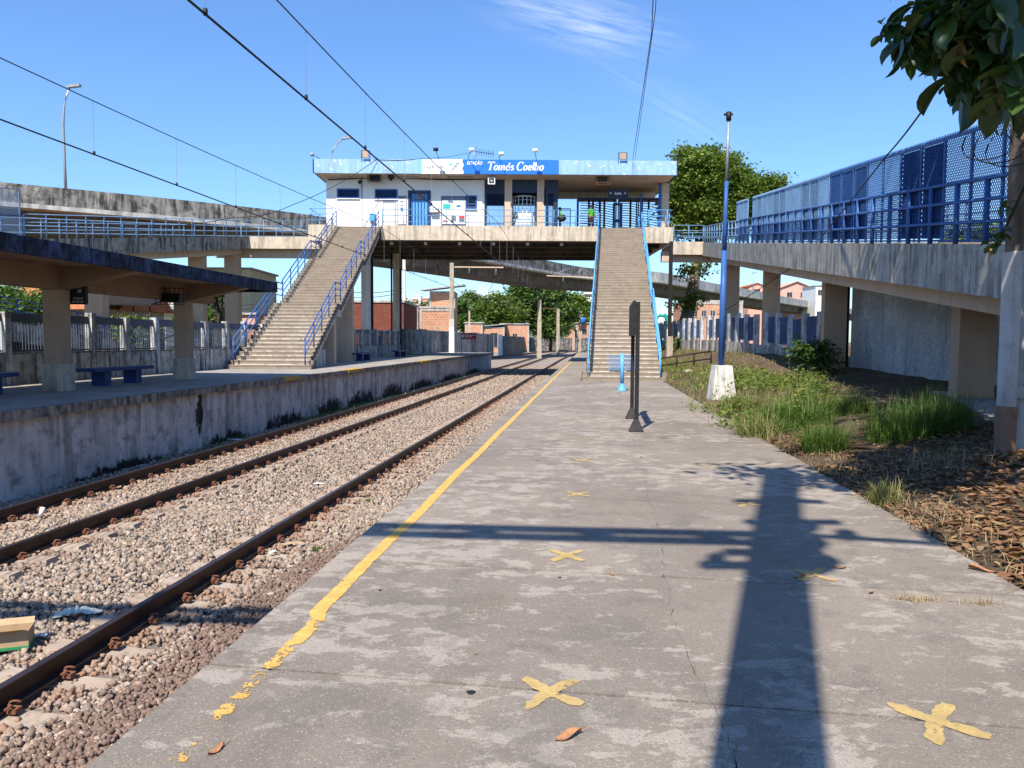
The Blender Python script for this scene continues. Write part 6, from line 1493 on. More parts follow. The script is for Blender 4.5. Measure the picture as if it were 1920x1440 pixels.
# overhead lines above both tracks
def overhead(x, label, d0, d1, hsag):
    t = thing('overhead_line', label, 'overhead wire', T(x, 10, 5), 'overhead lines above the tracks'); per = 48.0
    zc = lambda d: 4.47; zm = lambda d: 5.25 + 1.1 * ((((d + 20) % per) / per - .5) * 2) ** 2 * hsag - (0 if d < 34 else min(.5, (d - 34) * .05))
    off = curve_off
    ds = np.linspace(d0, d1, 90)
    b = MB(); b.tube([T(x + off(d), d, zc(d)) for d in ds], .0125, 5); b.build('contact_wire', M['wire'], t)
    b = MB(); b.tube([T(x + off(d), d, zm(d)) for d in ds], .0085, 5); b.build('messenger_wire', M['wire'], t)
    d = d0 + 1.9 - d0 % 2.4 + 2.3
    while d < min(d1, 95):
        b = MB(); b.tube([T(x + off(d), d, zc(d)), T(x + off(d), d, zm(d))], .0035, 4); b.build('dropper', M['grey'], t)
        if d < 40: b = MB(); b.tube([T(x, d, zc(d) - .01), T(x, d, zc(d) + .05)], .02, 6); b.build('clamp', M['wire'], t)
        d += 2.42
overhead(-3.45, 'heavy black overhead wires above the nearer track', -6, 170, .55)
overhead(-7.82, 'overhead wires above the farther track', -6, 170, .45)
# cables
def cable(label, pts, r, sag=0, m=None, name='cable', grp=None, cat='cable'):
    P = []
    for a, c in zip(pts[:-1], pts[1:]):
        n = 14
        for i in range(n + (1 if c is pts[-1] else 0)): t = i / n; q = Vector(a).lerp(Vector(c), t); q.z -= sag * 4 * t * (1 - t); P.append(q)
    b = MB(); b.tube(P, r, 5); o = b.build(name, m or M['wire'], None, P[0]); tag(o, label, cat, grp); return o
cable('left of the two thin cables dropping from the top edge to the right roof part', [AY(1236, -300, 16), AY(1222, 60, 26), AY(1186, 300, 52.4)], .016)
cable('right of the two thin cables dropping from the top edge to the right roof part', [AY(1243, -300, 16), AY(1229, 20, 24.5), AY(1190, 302, 52.4)], .013)
cable('drooping cable from the left roof part out over the left ramp', [AY(706, 299, 52.4), AY(548, 384, 50), AY(440, 407, 48), AY(200, 425, 40)], .022, .25)
cable('thin cable along the roof from the left corner to the comb aerial', [AY(700, 298, 52.45), AY(790, 297, 52.5), AY(882, 286, 53)], .014, .1)
cable('dark cable slanting from the large-leaved tree down behind the blue lamp pole', [AY(1775, 140, 10), AY(1662, 292, 16), AY(1500, 490, 28), AY(1345, 590, 34)], .016, .06)
for k, (a, c, Y) in enumerate((((640, 545), (760, 540), 90), ((640, 556), (760, 546), 90), ((855, 562), (1000, 566), 140), ((855, 553), (1000, 560), 140))):
    cable(['upper of two far wires between the deck columns', 'lower of two far wires between the deck columns', 'lower of two far wires left of the big tree', 'upper of two far wires left of the big tree'][k], [AY(*a, Y), AY(*c, Y)], .035, .4)
for k in range(4): cable(['topmost', 'second', 'third', 'lowest'][k] + ' of four wires before the pale yellow house', [AY(200, 562 + 9 * k, 66), AY(480, 570 + 7 * k, 66)], .022, .5)
# blue lamp pole
p = AZ(1352, 752, .0); bx, by = p.x, p.y
lpz = thing('lamp_pole', 'tall slim blue pole fading to grey, standing in a white tapered concrete block', 'lamp pole', (bx, by, 0))
b = MB(); b.add([(bx - .33, by - .33, -.05), (bx + .33, by - .33, -.05), (bx + .33, by + .33, -.05), (bx - .33, by + .33, -.05), (bx - .22, by - .22, .96), (bx + .22, by - .22, .96), (bx + .22, by + .22, .96), (bx - .22, by + .22, .96)], [(4, 5, 6, 7), (0, 1, 5, 4), (1, 2, 6, 5), (2, 3, 7, 6), (3, 0, 4, 7)]); b.build('base_block', M['plaster'], lpz)
zq = lambda py: AY(1352, py, by).z
b = MB(); b.tube([(bx - .02, by, .95), (bx + .0, by, zq(470))], [.085, .075], 10); b.build('lower_tube', M['blue'], lpz)
b = MB(); b.tube([(bx, by, zq(470)), (bx + .01, by, zq(400)), (bx + .02, by, zq(340))], [.062, .06, .05], 10); b.build('middle_tube', M['blue'], lpz)
b = MB(); b.tube([(bx + .02, by, zq(340)), (bx + .04, by, zq(222))], [.045, .035], 8); b.build('upper_tube', M['grey'], lpz)
b = MB(); b.tube([(bx + .04, by, zq(226)), (bx + .04, by, zq(210))], .07, 8); b.box((bx - .08, by - .05, zq(216)), (bx + .14, by + .05, zq(213))); b.build('pole_head', M['black'], lpz)
# edge-on station sign on two posts
a = AZ(1192.8, 809, 0); c = AZ(1184.5, 785, 0)
sg = thing('platform_sign', 'black board seen edge-on, standing on two slim black posts', 'sign', a)
dr = (c - a).normalized()
for q0 in (a, c):
    b = MB(); b.beam(q0, q0 + Vector((0, 0, 2.28)), .075, .05, up=dr); b.build('post', M['black'], sg)
    b = MB(); s = Vector((dr.y, -dr.x, 0))
    P = [q0 + s * u * .13 + dr * v * .10 for u, v in ((-1, -1), (1, -1), (1, 1), (-1, 1))] + [q0 + s * u * .13 + dr * v * .10 + Vector((0, 0, .015)) for u, v in ((-1, -1), (1, -1), (1, 1), (-1, 1))] + [q0 + s * u * .04 + dr * v * .04 + Vector((0, 0, .22)) for u, v in ((-1, -1), (1, -1), (1, 1), (-1, 1))]
    fs = [(i, (i + 1) % 4, 4 + (i + 1) % 4, 4 + i) for i in range(4)] + [(4 + i, 4 + (i + 1) % 4, 8 + (i + 1) % 4, 8 + i) for i in range(4)]
    b.add(P, fs); b.build('foot', M['black'], sg)
b = MB(); b.beam(a - dr * .03 + Vector((0, 0, 2.0)), c + dr * .05 + Vector((0, 0, 2.0)), .045, .60, off=(-.06, 0)); b.build('board', M['black'], sg)
# blue bollard with collar and two mesh gates on the stair
p = AZ(1166, 733, 0); t = thing('bollard', 'light blue steel post with flared foot in front of the near staircase', 'bollard', p)
b = MB(); b.tube([p + Vector((0, 0, .2)), p + Vector((.0, 0, 1.2))], .062, 10); b.build('post', M['blue_light'], t); b = MB(); b.tube([p, p + Vector((0, 0, .02)), p + Vector((0, 0, .24))], [.16, .15, .062], 10); b.build('foot', M['blue_light'], t)
for a0, c0, lb in ((1141.5, 1161.5, 'left grey-blue wire panel standing on the lowest steps'), (1174, 1194, 'right grey-blue wire panel standing on the lowest steps')):
    Y = rb.y + .02 - .02; Y = 31.1 - .25 + .0
    x0, x1 = AY(a0, 680, Y).x, AY(c0, 680, Y).x; z1, z0 = AY(1150, 666, Y).z, AY(1150, 693.5, Y).z
    t = thing('wire_panel', lb, 'wire panel', ((x0 + x1) / 2, Y, z0)); b = MB()
    for q in (((x0, Y - .012, z0), (x0 + .03, Y + .012, z1)), ((x1 - .03, Y - .012, z0), (x1, Y + .012, z1)), ((x0 + .03, Y - .012, z0), (x1 - .03, Y + .012, z0 + .03)), ((x0 + .03, Y - .012, z1 - .03), (x1 - .03, Y + .012, z1))): b.box(*q)
    for xx in (x0 + .015, x1 - .015): b.box((xx - .012, Y - .01, 0), (xx + .012, Y + .01, z0))
    b.build('frame', M['blue_pale'], t); b = MB()
    for i in range(12): xx = x0 + (i + .5) / 12 * (x1 - x0); b.box((xx - .006, Y - .005, z0 + .03), (xx + .006, Y + .0, z1 - .03))
    for i in range(14): zz = z0 + (i + .5) / 14 * (z1 - z0); b.box((x0 + .03, Y + .001, zz - .006), (x1 - .03, Y + .006, zz + .006))
    b.build('wire_grid', M['blue_pale'], t, kind='stuff')
# red sign on far platform
p = AY(893, 640, 66); t = thing('warning_sign', 'red warning sign on two thin posts at the far platform end', 'sign', p)
x0, x1 = AY(864, 630, 66).x, AY(893.5, 630, 66).x; z1, z0 = AY(880, 624.8, 66).z, AY(880, 636, 66).z
b = MB(); b.box((x0, 66, z0), (x1, 66.04, z1)); b.build('board', M['sign_red'], t)
for xx in (x0 + .05, x1 - .05): b = MB(); b.tube([(xx, 66.06, LEFTZ), (xx, 66.06, z1)], .025, 5); b.build('post', M['black'], t)
b = MB(); b.box((x0 + .07, 65.985, z0 + .14), (x0 + .24, 65.995, z1 - .12)); b.build('pictogram', M['white'], t)
for k in range(2): b = MB(); b.box((x0 + .32, 65.985, z1 - .2 - k * .14), (x1 - .12 - k * .3, 65.995, z1 - .14 - k * .14)); b.build('text_line', M['white'], t)
p = AY(715, 640, 57.2); t = thing('metal_door', 'narrow dark blue metal door in the fence between the two far benches', 'door', (p.x, 57.2, LEFTZ))
x0, x1 = AY(711, 640, 57.2).x, AY(718.5, 640, 57.2).x; zt = AY(715, 631, 57.2).z
b = MB(); b.box((x0, 57.2, LEFTZ), (x1, 57.26, zt)); b.build('door_leaf', M['blue_deep'], t); b = MB(); b.box((x0 - .05, 57.18, LEFTZ), (x0 - .002, 57.28, zt + .05)); b.box((x1 + .002, 57.18, LEFTZ), (x1 + .05, 57.28, zt + .05)); b.box((x0 - .002, 57.18, zt + .002), (x1 + .002, 57.28, zt + .05)); b.build('door_frame', M['navy'], t)
# low dark railing and rocks past the near staircase
t = thing('low_railing', 'low dark railing crossing the grass behind the near staircase foot', 'railing', AY(1290, 660, 39)); a = AY(1237, 681, 39); c = AY(1333, 681, 39)
a.z = soil_h(a.x, a.y) + .0; c.z = soil_h(c.x, c.y)
railing(t, [a, c], (.25, .62), 1.0, .035, M['black'], .04)
def rock(label, px, py, z, s, m, seed):
    p = AZ(px, py, z); rg = random.Random(seed); q = MB(); q.sphere((p.x, p.y, p.z), s, 9, 6, (1.2, .9, .75)); q.v = [(x + s * .3 * mnoise.noise(Vector((x * 5, y * 5, z_ * 5 + seed))), y + s * .25 * mnoise.noise(Vector((x * 4, y * 5, z_ + 3))), z_ + s * .3 * mnoise.noise(Vector((x * 6, y * 4, seed)))) for x, y, z_ in q.v]; q.sm = [False] * len(q.sm)
    o = q.build('rock', m, None, p); tag(o, label, 'rock')
rock('yellow-stained rock just left of the white concrete block', 1322, 706, .12, .28, M['paint_yellow_chip'], 1)
rock('pale rock in the grass left of the yellow-stained one', 1291, 700, .12, .25, M['cream_dirty'], 2)
rock('grey stone farther back in the grass near the low railing', 1293, 678, .3, .3, M['render_grey'], 3)

# mast on the right edge: H section with narrow flanges
mx0 = AY(1897, 600, 9.0).x
hm = thing('catenary_mast', 'tall old concrete mast with whitish face and rusty foot at the right photo edge', 'mast', (mx0 + .2, 9, .05))
zs_ = AY(1890, 470, 9.0).z; zb2 = .85
b = MB(); b.box((mx0, 9.0, zb2), (mx0 + .10, 9.22, zs_)); b.build('flange', M['mast'], hm)
b = MB(); b.box((mx0 + .11, 9.08, .05), (mx0 + .5, 9.16, 9)); b.build('web', M['mast'], hm)
b = MB(); b.box((mx0 + .51, 9.0, .05), (mx0 + .61, 9.36, 9)); b.build('flange', M['mast'], hm)
b = MB(); b.box((mx0 - .01, 8.99, .0), (mx0 + .105, 9.23, zb2 - .002)); b.build('foot', M['mast_base'], hm)
b = MB(); b.box((mx0 + .105, 9.02, zb2 + .1), (mx0 + .51, 9.2, zb2 + .24)); b.build('tie', M['mast'], hm)
b = MB(); b.box((mx0 + .01, 9.01, zs_ + .002), (mx0 + .11, 9.2, 9)); b.build('flange', M['bark'], hm)
b = MB()
for k in range(3):
    c = AY(1852 + k * 22, 262 + k * 6, 8.7); P = [c + Vector((.26 * math.cos(a_) * 1.0, .1 * math.sin(a_ * 2), .22 * math.sin(a_))) for a_ in np.linspace(PI * .9, PI * 2.15, 14)]; b.tube(P, .006, 4)
    for q in P[::2]: b.tube([q - Vector((.02, 0, .012)), q + Vector((.02, 0, .012))], .004, 4)
b.build('barbed_wire', M['wire'], hm)
# the catenary portal behind the viewer whose shadow lies on the platform
pm = thing('catenary_mast', 'tall concrete portal mast just behind the viewer, known by its long shadow', 'mast', (-.33, -.86, 0))
Hm = 13.5; bx_, by_ = -.30, -.80
b = MB(); hw0, hw1 = .172, .165
b.add([(bx_ - hw0, by_ - hw0, -.3), (bx_ + hw0, by_ - hw0, -.3), (bx_ + hw0, by_ + hw0, -.3), (bx_ - hw0, by_ + hw0, -.3), (bx_ - hw1, by_ - hw1, Hm), (bx_ + hw1, by_ - hw1, Hm), (bx_ + hw1, by_ + hw1, Hm), (bx_ - hw1, by_ + hw1, Hm)], [(4, 5, 6, 7), (0, 1, 5, 4), (1, 2, 6, 5), (2, 3, 7, 6), (3, 0, 4, 7)]); b.build('shaft', M['pole_concrete'], pm)
ha = 9.15
for zz in (ha - .17, ha + .17): b = MB(); b.beam((bx_ - .2, by_, zz), (-13.5, by_ + .9, zz), .13, .13); b.build('truss_chord', M['brown'], pm)
for k in range(14): b = MB(); xx = bx_ - .3 - k * .95; b.beam((xx, by_ - (xx) * .066, ha - .17), (xx - .47, by_ - xx * .066, ha + .17), .08, .08); b.build('truss_web', M['brown'], pm)
b = MB(); b.beam((bx_ + .2, by_, ha + .15), (bx_ + 1.35, by_ - .12, ha - .05), .08, .09); b.build('side_arm', M['brown'], pm)
for u in (.55, 1.25): insul(Vector((bx_ + u, by_ - .05, ha + .35)), pm, 3, .10)
insul(Vector((bx_ - .45, by_, ha - .7)), pm, 3, .08)
for zz, u0, u1 in ((ha - 1.0, -.55, .3), (ha - .55, -.4, .35), (ha + 1.9, -.45, .45), (ha + .75, -.3, .55)): b = MB(); b.beam((bx_ + u0, by_, zz), (bx_ + u1, by_, zz), .12, .12); b.build('bracket', M['black'], pm)
for s_, zz in ((.35, ha - .2), (.42, ha - .9), (.3, ha + .5)): b = MB(); b.sphere((bx_ + s_ * .5, by_, zz), .34 * s_ + .12, 8, 6, (1, .5, 1.4)); b.build('cable_coil', M['black'], pm)
# ============================================================= TREES
def leaf_cloud(name, m, blobs, n, s, seed, parent=None, org=(0, 0, 0), shell=.55, flat=.8, per=14, spread=1.5, **props):
    """many leaf sprays (bent quads) in clumps round blob surfaces"""
    rg = np.random.default_rng(seed); B = np.array(blobs, float); wgt = B[:, 3] ** 2; wgt /= wgt.sum()
    nc = n // per; bi = rg.choice(len(B), nc, p=wgt); u = rg.normal(size=(nc, 3)); u /= np.linalg.norm(u, axis=1)[:, None]
    rr = B[bi, 3] * (shell + (1 - shell) * rg.uniform(0, 1, nc) ** .5) * rg.uniform(.82, 1.12, nc)
    C = B[bi, :3] + u * rr[:, None] * np.array([1, 1, flat])
    P = np.repeat(C, per, 0) + rg.normal(0, s * spread, (nc * per, 3)) * np.array([1, 1, .55]) * np.repeat(rg.uniform(.6, 1.3, (nc, 1)), per, 0); k = len(P)
    ax = rg.normal(size=(k, 3)); ax[:, 2] *= .5; ax /= np.linalg.norm(ax, axis=1)[:, None]
    up = rg.normal(0, .55, (k, 3)) + np.array([0, 0, 1.0]); sd = np.cross(ax, up); sd /= np.linalg.norm(sd, axis=1)[:, None]
    sz = s * rg.uniform(.6, 1.3, (k, 1)); nn = np.cross(sd, ax)
    V = np.stack([P - ax * sz * .1, P + ax * sz * .45 + sd * sz * .3 - nn * sz * .05, P + ax * sz - nn * sz * .25, P + ax * sz * .45 - sd * sz * .3 - nn * sz * .05], 1)
    F = np.arange(k * 4).reshape(k, 4)
    return npmesh(name, V.reshape(-1, 3), F, m, parent, org, **props)
def limb(parent, pts, r0, r1, m, name='branch'):
    b = MB(); n = len(pts); b.tube(pts, [r0 + (r1 - r0) * i / (n - 1) for i in range(n)], 8); return b.build(name, m, parent)
# big tree right of the station
Y = 62
tr = thing('tree', 'large leaning green tree behind the right end of the station', 'tree', AY(1272, 652, 58))
tp = [AY(1266, 655, 56.5), AY(1278, 630, 57), AY(1287, 600, 57.5), AY(1296, 560, 58.5), AY(1302, 520, 59.5), AY(1310, 480, 61), AY(1325, 430, 62)]
tp[0].z = min(tp[0].z, soil_h(tp[0].x, tp[0].y) - .2); limb(tr, tp, .62, .32, M['bark'], 'trunk')
for a in ((1290, 400), (1340, 370), (1380, 400), (1350, 340)): limb(tr, [tp[-2], AY((a[0] + 1320) / 2, 440, Y), AY(*a, Y + 1)], .22, .06, M['bark'])
limb(tr, [tp[2], AY(1303, 585, 57.5)], .16, .05, M['bark'])
bl = []
for px, py, r in ((1290, 305, 34), (1330, 298, 30), (1370, 300, 18), (1345, 330, 42), (1300, 345, 42), (1385, 340, 32), (1272, 360, 30), (1330, 380, 44), (1390, 370, 36), (1425, 350, 24), (1445, 345, 17), (1275, 400, 30), (1310, 410, 36), (1360, 405, 36), (1405, 390, 32), (1280, 428, 24), (1330, 430, 26), (1380, 425, 26), (1430, 372, 26), (1262, 385, 22), (1262, 330, 14), (1460, 342, 10)):
    for dY in (-2.5, 1.5): p = AY(px + (4 if dY > 0 else -3), py, Y + dY); bl.append((p.x, p.y, p.z, r * Y / FPX * .86))
leaf_cloud('crown', M['leaf_tree'], bl, 56000, .27, 3, tr, shell=.5, flat=.9, per=42, spread=1.55, kind='stuff')
bl2 = [(*AY(px, py, 57.5), r) for px, py, r in ((1303, 562, .9), (1275, 568, .7), (1283, 512, .6), (1315, 503, .8), (1298, 508, .5), (1290, 572, .5))]
leaf_cloud('shoots', M['leaf_tree'], bl2, 1500, .24, 4, tr, shell=.2, kind='stuff')
bl3 = [(*AY(px, py, 56), r) for px, py, r in ((1290, 645, .9), (1270, 650, .7))]
leaf_cloud('shoots', M['leaf_tree'], bl3, 900, .2, 5, tr, shell=.2, kind='stuff')
# far tree mass under the deck
def far_tree(label, px, ybase, Y, blobs, n, s, m=M['leaf_far'], seed=0, trunk=True, zb=-1.4):
    p = AY(px, ybase, Y); t = thing('tree', label, 'tree', (p.x, Y, zb)); B = []
    for bx_, by_, r in blobs: q = AY(bx_, by_, Y + random.uniform(-2, 2)); B.append((q.x, q.y, q.z, r * Y / FPX))
    c0 = np.mean(np.array(B)[:, :3], 0)
    if trunk:
        limb(t, [(p.x, Y, zb), (p.x + .2, Y, (zb + c0[2]) / 2), (c0[0], Y, c0[2])], .03 * (c0[2] - zb) + .12, .10, M['bark_dark'], 'trunk')
        for b_ in B[::2]: limb(t, [(p.x + .2, Y, (zb + c0[2]) / 2), (b_[0], b_[1], b_[2])], .15, .05, M['bark_dark'])
    leaf_cloud('crown', m, B, n, s, seed, t, shell=.45, flat=.85, per=24, spread=1.3, kind='stuff'); return t
far_tree('big dark green tree at the centre under the viaduct, tallest of the group', 1032, 650, 185, [(985, 545, 20), (1003, 537, 14), (972, 541, 12), (1022, 540, 12), (1010, 555, 26), (1040, 560, 24), (1000, 580, 28), (1035, 590, 28), (1060, 585, 20), (1030, 615, 22), (985, 575, 18), (1050, 615, 16), (1010, 612, 18), (965, 560, 15)], 26000, .75, seed=11)
far_tree('rounded yellow-green tree left of the tallest tree', 935, 650, 180, [(925, 580, 22), (905, 600, 18), (940, 600, 24), (900, 582, 14), (950, 575, 18), (960, 600, 18), (890, 610, 14), (920, 612, 16), (968, 590, 14), (928, 563, 12)], 22000, .7, M['leaf_tree'], 12)
far_tree('small dark tree right behind the white catenary mast', 868, 640, 160, [(862, 572, 11), (868, 588, 12), (862, 602, 12), (880, 603, 12), (890, 612, 10), (858, 585, 9)], 7000, .6, seed=13)
far_tree('lighter tree behind the right shoulder of the tallest tree', 1085, 640, 230, [(1075, 575, 16), (1090, 590, 16), (1100, 575, 12), (1068, 592, 14), (1105, 595, 12), (1080, 560, 10), (1098, 610, 10)], 11000, .85, M['leaf_tree'], 14)
far_tree('dark bushy tree at the left photo edge behind the low ramp', 25, 620, 52, [(10, 560, 30), (50, 575, 26), (70, 580, 20), (20, 600, 30), (85, 560, 14), (0, 620, 26)], 9000, .28, seed=15, zb=-.3)
far_tree('green bush behind the bar fence next to the farther canopy column', 240, 640, 50, [(200, 620, 20), (235, 612, 20), (270, 612, 18), (215, 640, 22), (255, 635, 20), (345, 600, 14), (352, 620, 16)], 8000, .22, M['leaf_tree'], 16, zb=-.3)
far_tree('small papaya-like tree before the pale yellow house', 408, 640, 56, [(395, 545, 9), (405, 540, 9), (418, 545, 9), (406, 550, 10)], 700, .32, M['leaf_tree'], 17, zb=-.3)
far_tree('low dark shrub left of the far staircase foot', 392, 640, 60, [(392, 575, 10), (398, 590, 8), (388, 560, 6)], 800, .3, seed=18, zb=-.3)
far_tree('tree behind the far end of the right ramp', 1850, 470, 34, [(1820, 455, 40), (1870, 462, 34), (1800, 470, 26)], 4000, .24, M['leaf_tree'], 19, zb=.5)
far_tree('hilltop bushes behind the brick houses', 760, 600, 300, [(750, 575, 14), (770, 580, 12), (735, 585, 12), (790, 575, 9)], 3000, 1.1, seed=20, trunk=False)
far_tree('distant bush at the crest left of the round tree', 885, 600, 330, [(882, 555, 9), (892, 562, 8), (876, 560, 8)], 2000, 1.1, seed=22, trunk=False)

# ---------------- near large-leaved tree (upper right)
nt_ = thing('tree', 'near tree with large glossy leaves hanging into the upper right corner', 'tree', (7.3, 9.6, 0))
def big_leaf(curl, fold, tw):
    """obovate leaf about 0.26 long"""
    V = []; F = []; L_ = .26; prof = [(0, .012), (.12, .10), (.3, .26), (.5, .38), (.7, .44), (.86, .36), (.96, .18), (1, .02)]
    for t, w_ in prof:
        z = -curl * t * t * L_; x = t * L_ * (1 - .15 * curl * t)
        for s_ in (-1, -.5, 0, .5, 1): V.append((x, s_ * w_ * L_ * .52, z + abs(s_) * w_ * L_ * fold + tw * s_ * t * .02))
    for i in range(len(prof) - 1):
        for k in range(4): a = i * 5 + k; F.append((a, a + 1, a + 6, a + 5))
    b = MB(); b.add(V, F, True); b.tube([(-.035, 0, 0), (.02, 0, 0)], .003, 4)
    return b
LV = []
for c_, f_, t_ in ((.2, .25, 1), (.45, .15, -1), (.05, .35, 0), (.6, .3, 1)):
    b = big_leaf(c_, f_, t_); me = bpy.data.meshes.new('leaf'); me.from_pydata(b.v, [], b.f); me.polygons.foreach_set('use_smooth', b.sm); LV.append(me)
def oleaf_mat(name, a, c_, rough=.34):
    t = NT(name); oi = t.n('ShaderNodeObjectInfo'); c = t.mix(oi.outputs['Random'], a, c_); c = t.mix(t.rng(t.noise(14, 4), .45, .7, 0, .35), c, tuple(x * 1.6 for x in a))
    m = t.done(c, rough, 0, .5); tl = t.n('ShaderNodeBsdfTranslucent'); t.l(t.mix(1., c, (1.3, 1.5, .5), 'MULTIPLY'), tl.inputs[0]); ms_ = t.n('ShaderNodeMixShader'); ms_.inputs[0].default_value = .16
    t.l(t.p.outputs[0], ms_.inputs[1]); t.l(tl.outputs[0], ms_.inputs[2]); t.l(ms_.outputs[0], t.out.inputs[0]); return m
gm = oleaf_mat('large_green_leaf', (.016, .042, .009), (.055, .10, .02)); ym = oleaf_mat('turning_leaf', (.28, .13, .03), (.16, .16, .03))
LVm = []
for me in LV: me.materials.append(gm); me2 = me.copy(); me2.materials.clear(); me2.materials.append(ym); LVm.append(me2)
clus = [(1692, 75, 5.6, 1.0), (1665, 62, 5.5, .45), (1722, 45, 5.8, 1.1), (1700, 95, 5.7, .7), (1752, 60, 5.6, 1.1), (1735, 18, 5.6, 1.1), (1770, 100, 5.9, 1.1), (1785, 40, 5.4, 1.1), (1800, 130, 5.8, 1.15), (1815, 75, 5.5, 1.1), (1805, 15, 5.7, 1.1), (1835, 170, 5.9, 1.1), (1845, 110, 5.5, 1.1), (1850, 40, 5.6, 1.1), (1870, 205, 5.8, 1.1), (1880, 140, 5.5, 1.15), (1885, 70, 5.7, 1.1), (1905, 190, 5.5, 1.1), (1915, 110, 5.8, 1.1), (1910, 20, 5.5, 1.1), (1860, 235, 6.0, .8), (1808, 205, 6.6, .62), (1840, 212, 6.8, .6), (1790, 195, 6.7, .5), (1880, 450, 8.8, .55), (1862, 470, 8.9, .5), (1890, 395, 9.0, .5)]
rgl = random.Random(11); nleaf = 0; extra = MB()
root_b = Vector((6.6, 7.6, 5.6))
trunk = [Vector((7.3, 9.7, -.1)), Vector((7.15, 9.6, 2)), Vector((6.95, 9.1, 4)), Vector((6.6, 8.2, 5.6)), Vector((6.2, 7.2, 6.8))]
limb(nt_, trunk, .26, .12, M['bark_dark'], 'trunk')
cl_pts = []
def rot_to(az, el, roll): return Euler((roll, -el, az), 'XYZ')
def add_cluster(c, sc, n, asobj):
    global nleaf
    for j in range(n):
        az = 2 * PI * j / n * 1.0 + rgl.uniform(-.4, .4); el = rgl.uniform(-1.2, .35); rl_ = rgl.uniform(-.5, .5); s = sc * rgl.choice((.5, .75, .95, 1.05, 1.15)) * rgl.uniform(.9, 1.1)
        k = rgl.randrange(4); yel = rgl.random() < .018
        if asobj and nleaf < 296:
            o = link('leaf', (LVm if yel else LV)[k], nt_, c + Vector((rgl.uniform(-.05, .05), rgl.uniform(-.05, .05), rgl.uniform(-.06, .05))), rot=rot_to(az, el, rl_), scale=(s, s, s)); nleaf += 1
        else:
            me = LV[k]; mt = Matrix.Translation(c + Vector((rgl.uniform(-.12, .12), rgl.uniform(-.12, .12), rgl.uniform(-.1, .1)))) @ rot_to(az, el, rl_).to_matrix().to_4x4() @ Matrix.Scale(s, 4)
            extra.add([mt @ v.co for v in me.vertices], [tuple(p.vertices) for p in me.polygons], True)
tw = MB(); prev = None
for px, py, Y, s in clus:
    c = AY(px, py - (38 if 100 < py < 300 else 12), Y)
    if cl_pts and py < 260:
        q0 = min(cl_pts, key=lambda q: (q - c).length); tw.tube([c, c.lerp(q0, .5) + Vector((.02, 0, .04)), q0], [.006, .010, .012], 5)
    cl_pts.append(c); add_cluster(c, s, 11, True)
tw.build('twigs', M['bark_dark'], nt_, kind='stuff')
for i in range(46):
    px = rgl.uniform(1745, 1925); py = rgl.uniform(-80, (px - 1700) * .5); c = AY(px, py, rgl.uniform(5.7, 6.6)); add_cluster(c, .95, 9, False)
for i in range(75):      # fill behind and beyond the frame, casting the shade on the ground
    px = rgl.uniform(1730, 2500); py = rgl.uniform(-500, 200 - max(0, (1850 - px)) * .9); Y = rgl.uniform(5.2, 8.0)
    c = AY(px, py, Y); cl_pts.append(c); add_cluster(c, 1.15, 10, False)
extra.build('foliage', gm, nt_, kind='stuff')
shade = [(5.2, 5.0, 7.2, 1.3), (3.6, 4.4, 6.9, .8), (6.6, 5.8, 7.6, 1.6), (5.6, 8.4, 8.0, 1.3), (7.5, 9.2, 8.6, 1.7), (7.4, 12.2, 9.8, 1.6), (9.4, 11.5, 9.4, 2.0), (8.8, 8, 8, 2), (6.6, 10.6, 9.2, 1.2)]
leaf_cloud('foliage', gm, shade, 6500, .34, 77, nt_, shell=.25, kind='stuff')
leaf_cloud('foliage', gm, [(1.15, 4.25, 6.8, .30), (1.55, 4.0, 6.8, .32), (2.0, 3.6, 6.85, .36), (2.4, 3.3, 6.9, .40), (2.9, 3.3, 6.9, .5)], 900, .22, 78, nt_, shell=.2, flat=.6, kind='stuff')
limb(nt_, [trunk[4], Vector((4.0, 4.6, 7.1)), Vector((2.4, 3.5, 6.9)), Vector((1.3, 4.1, 6.8))], .08, .015, M['bark_dark'])
for i, c in enumerate(cl_pts):
    if i % 3 == 0 and i < 90: limb(nt_, [trunk[3 + i % 2], (trunk[3] + c) / 2 + Vector((0, 0, .25)), c], .045, .012, M['bark_dark'])
# a vine on the right mast
vb = MB(); vb.tube([Vector((mx0 + .3 + .05 * math.sin(k), 8.96 + .03 * math.cos(k * 2), .1 + k * .28)) for k in range(22)], .035, 6); vb.tube([Vector((mx0 + .42 + .06 * math.sin(k * 1.3), 8.93, .1 + k * .28)) for k in range(22)], .05, 6); o = vb.build('vine', M['bark_dark'], None, (mx0 + .3, 8.95, .1)); tag(o, 'dark woody vine climbing the old mast at the right photo edge', 'vine')

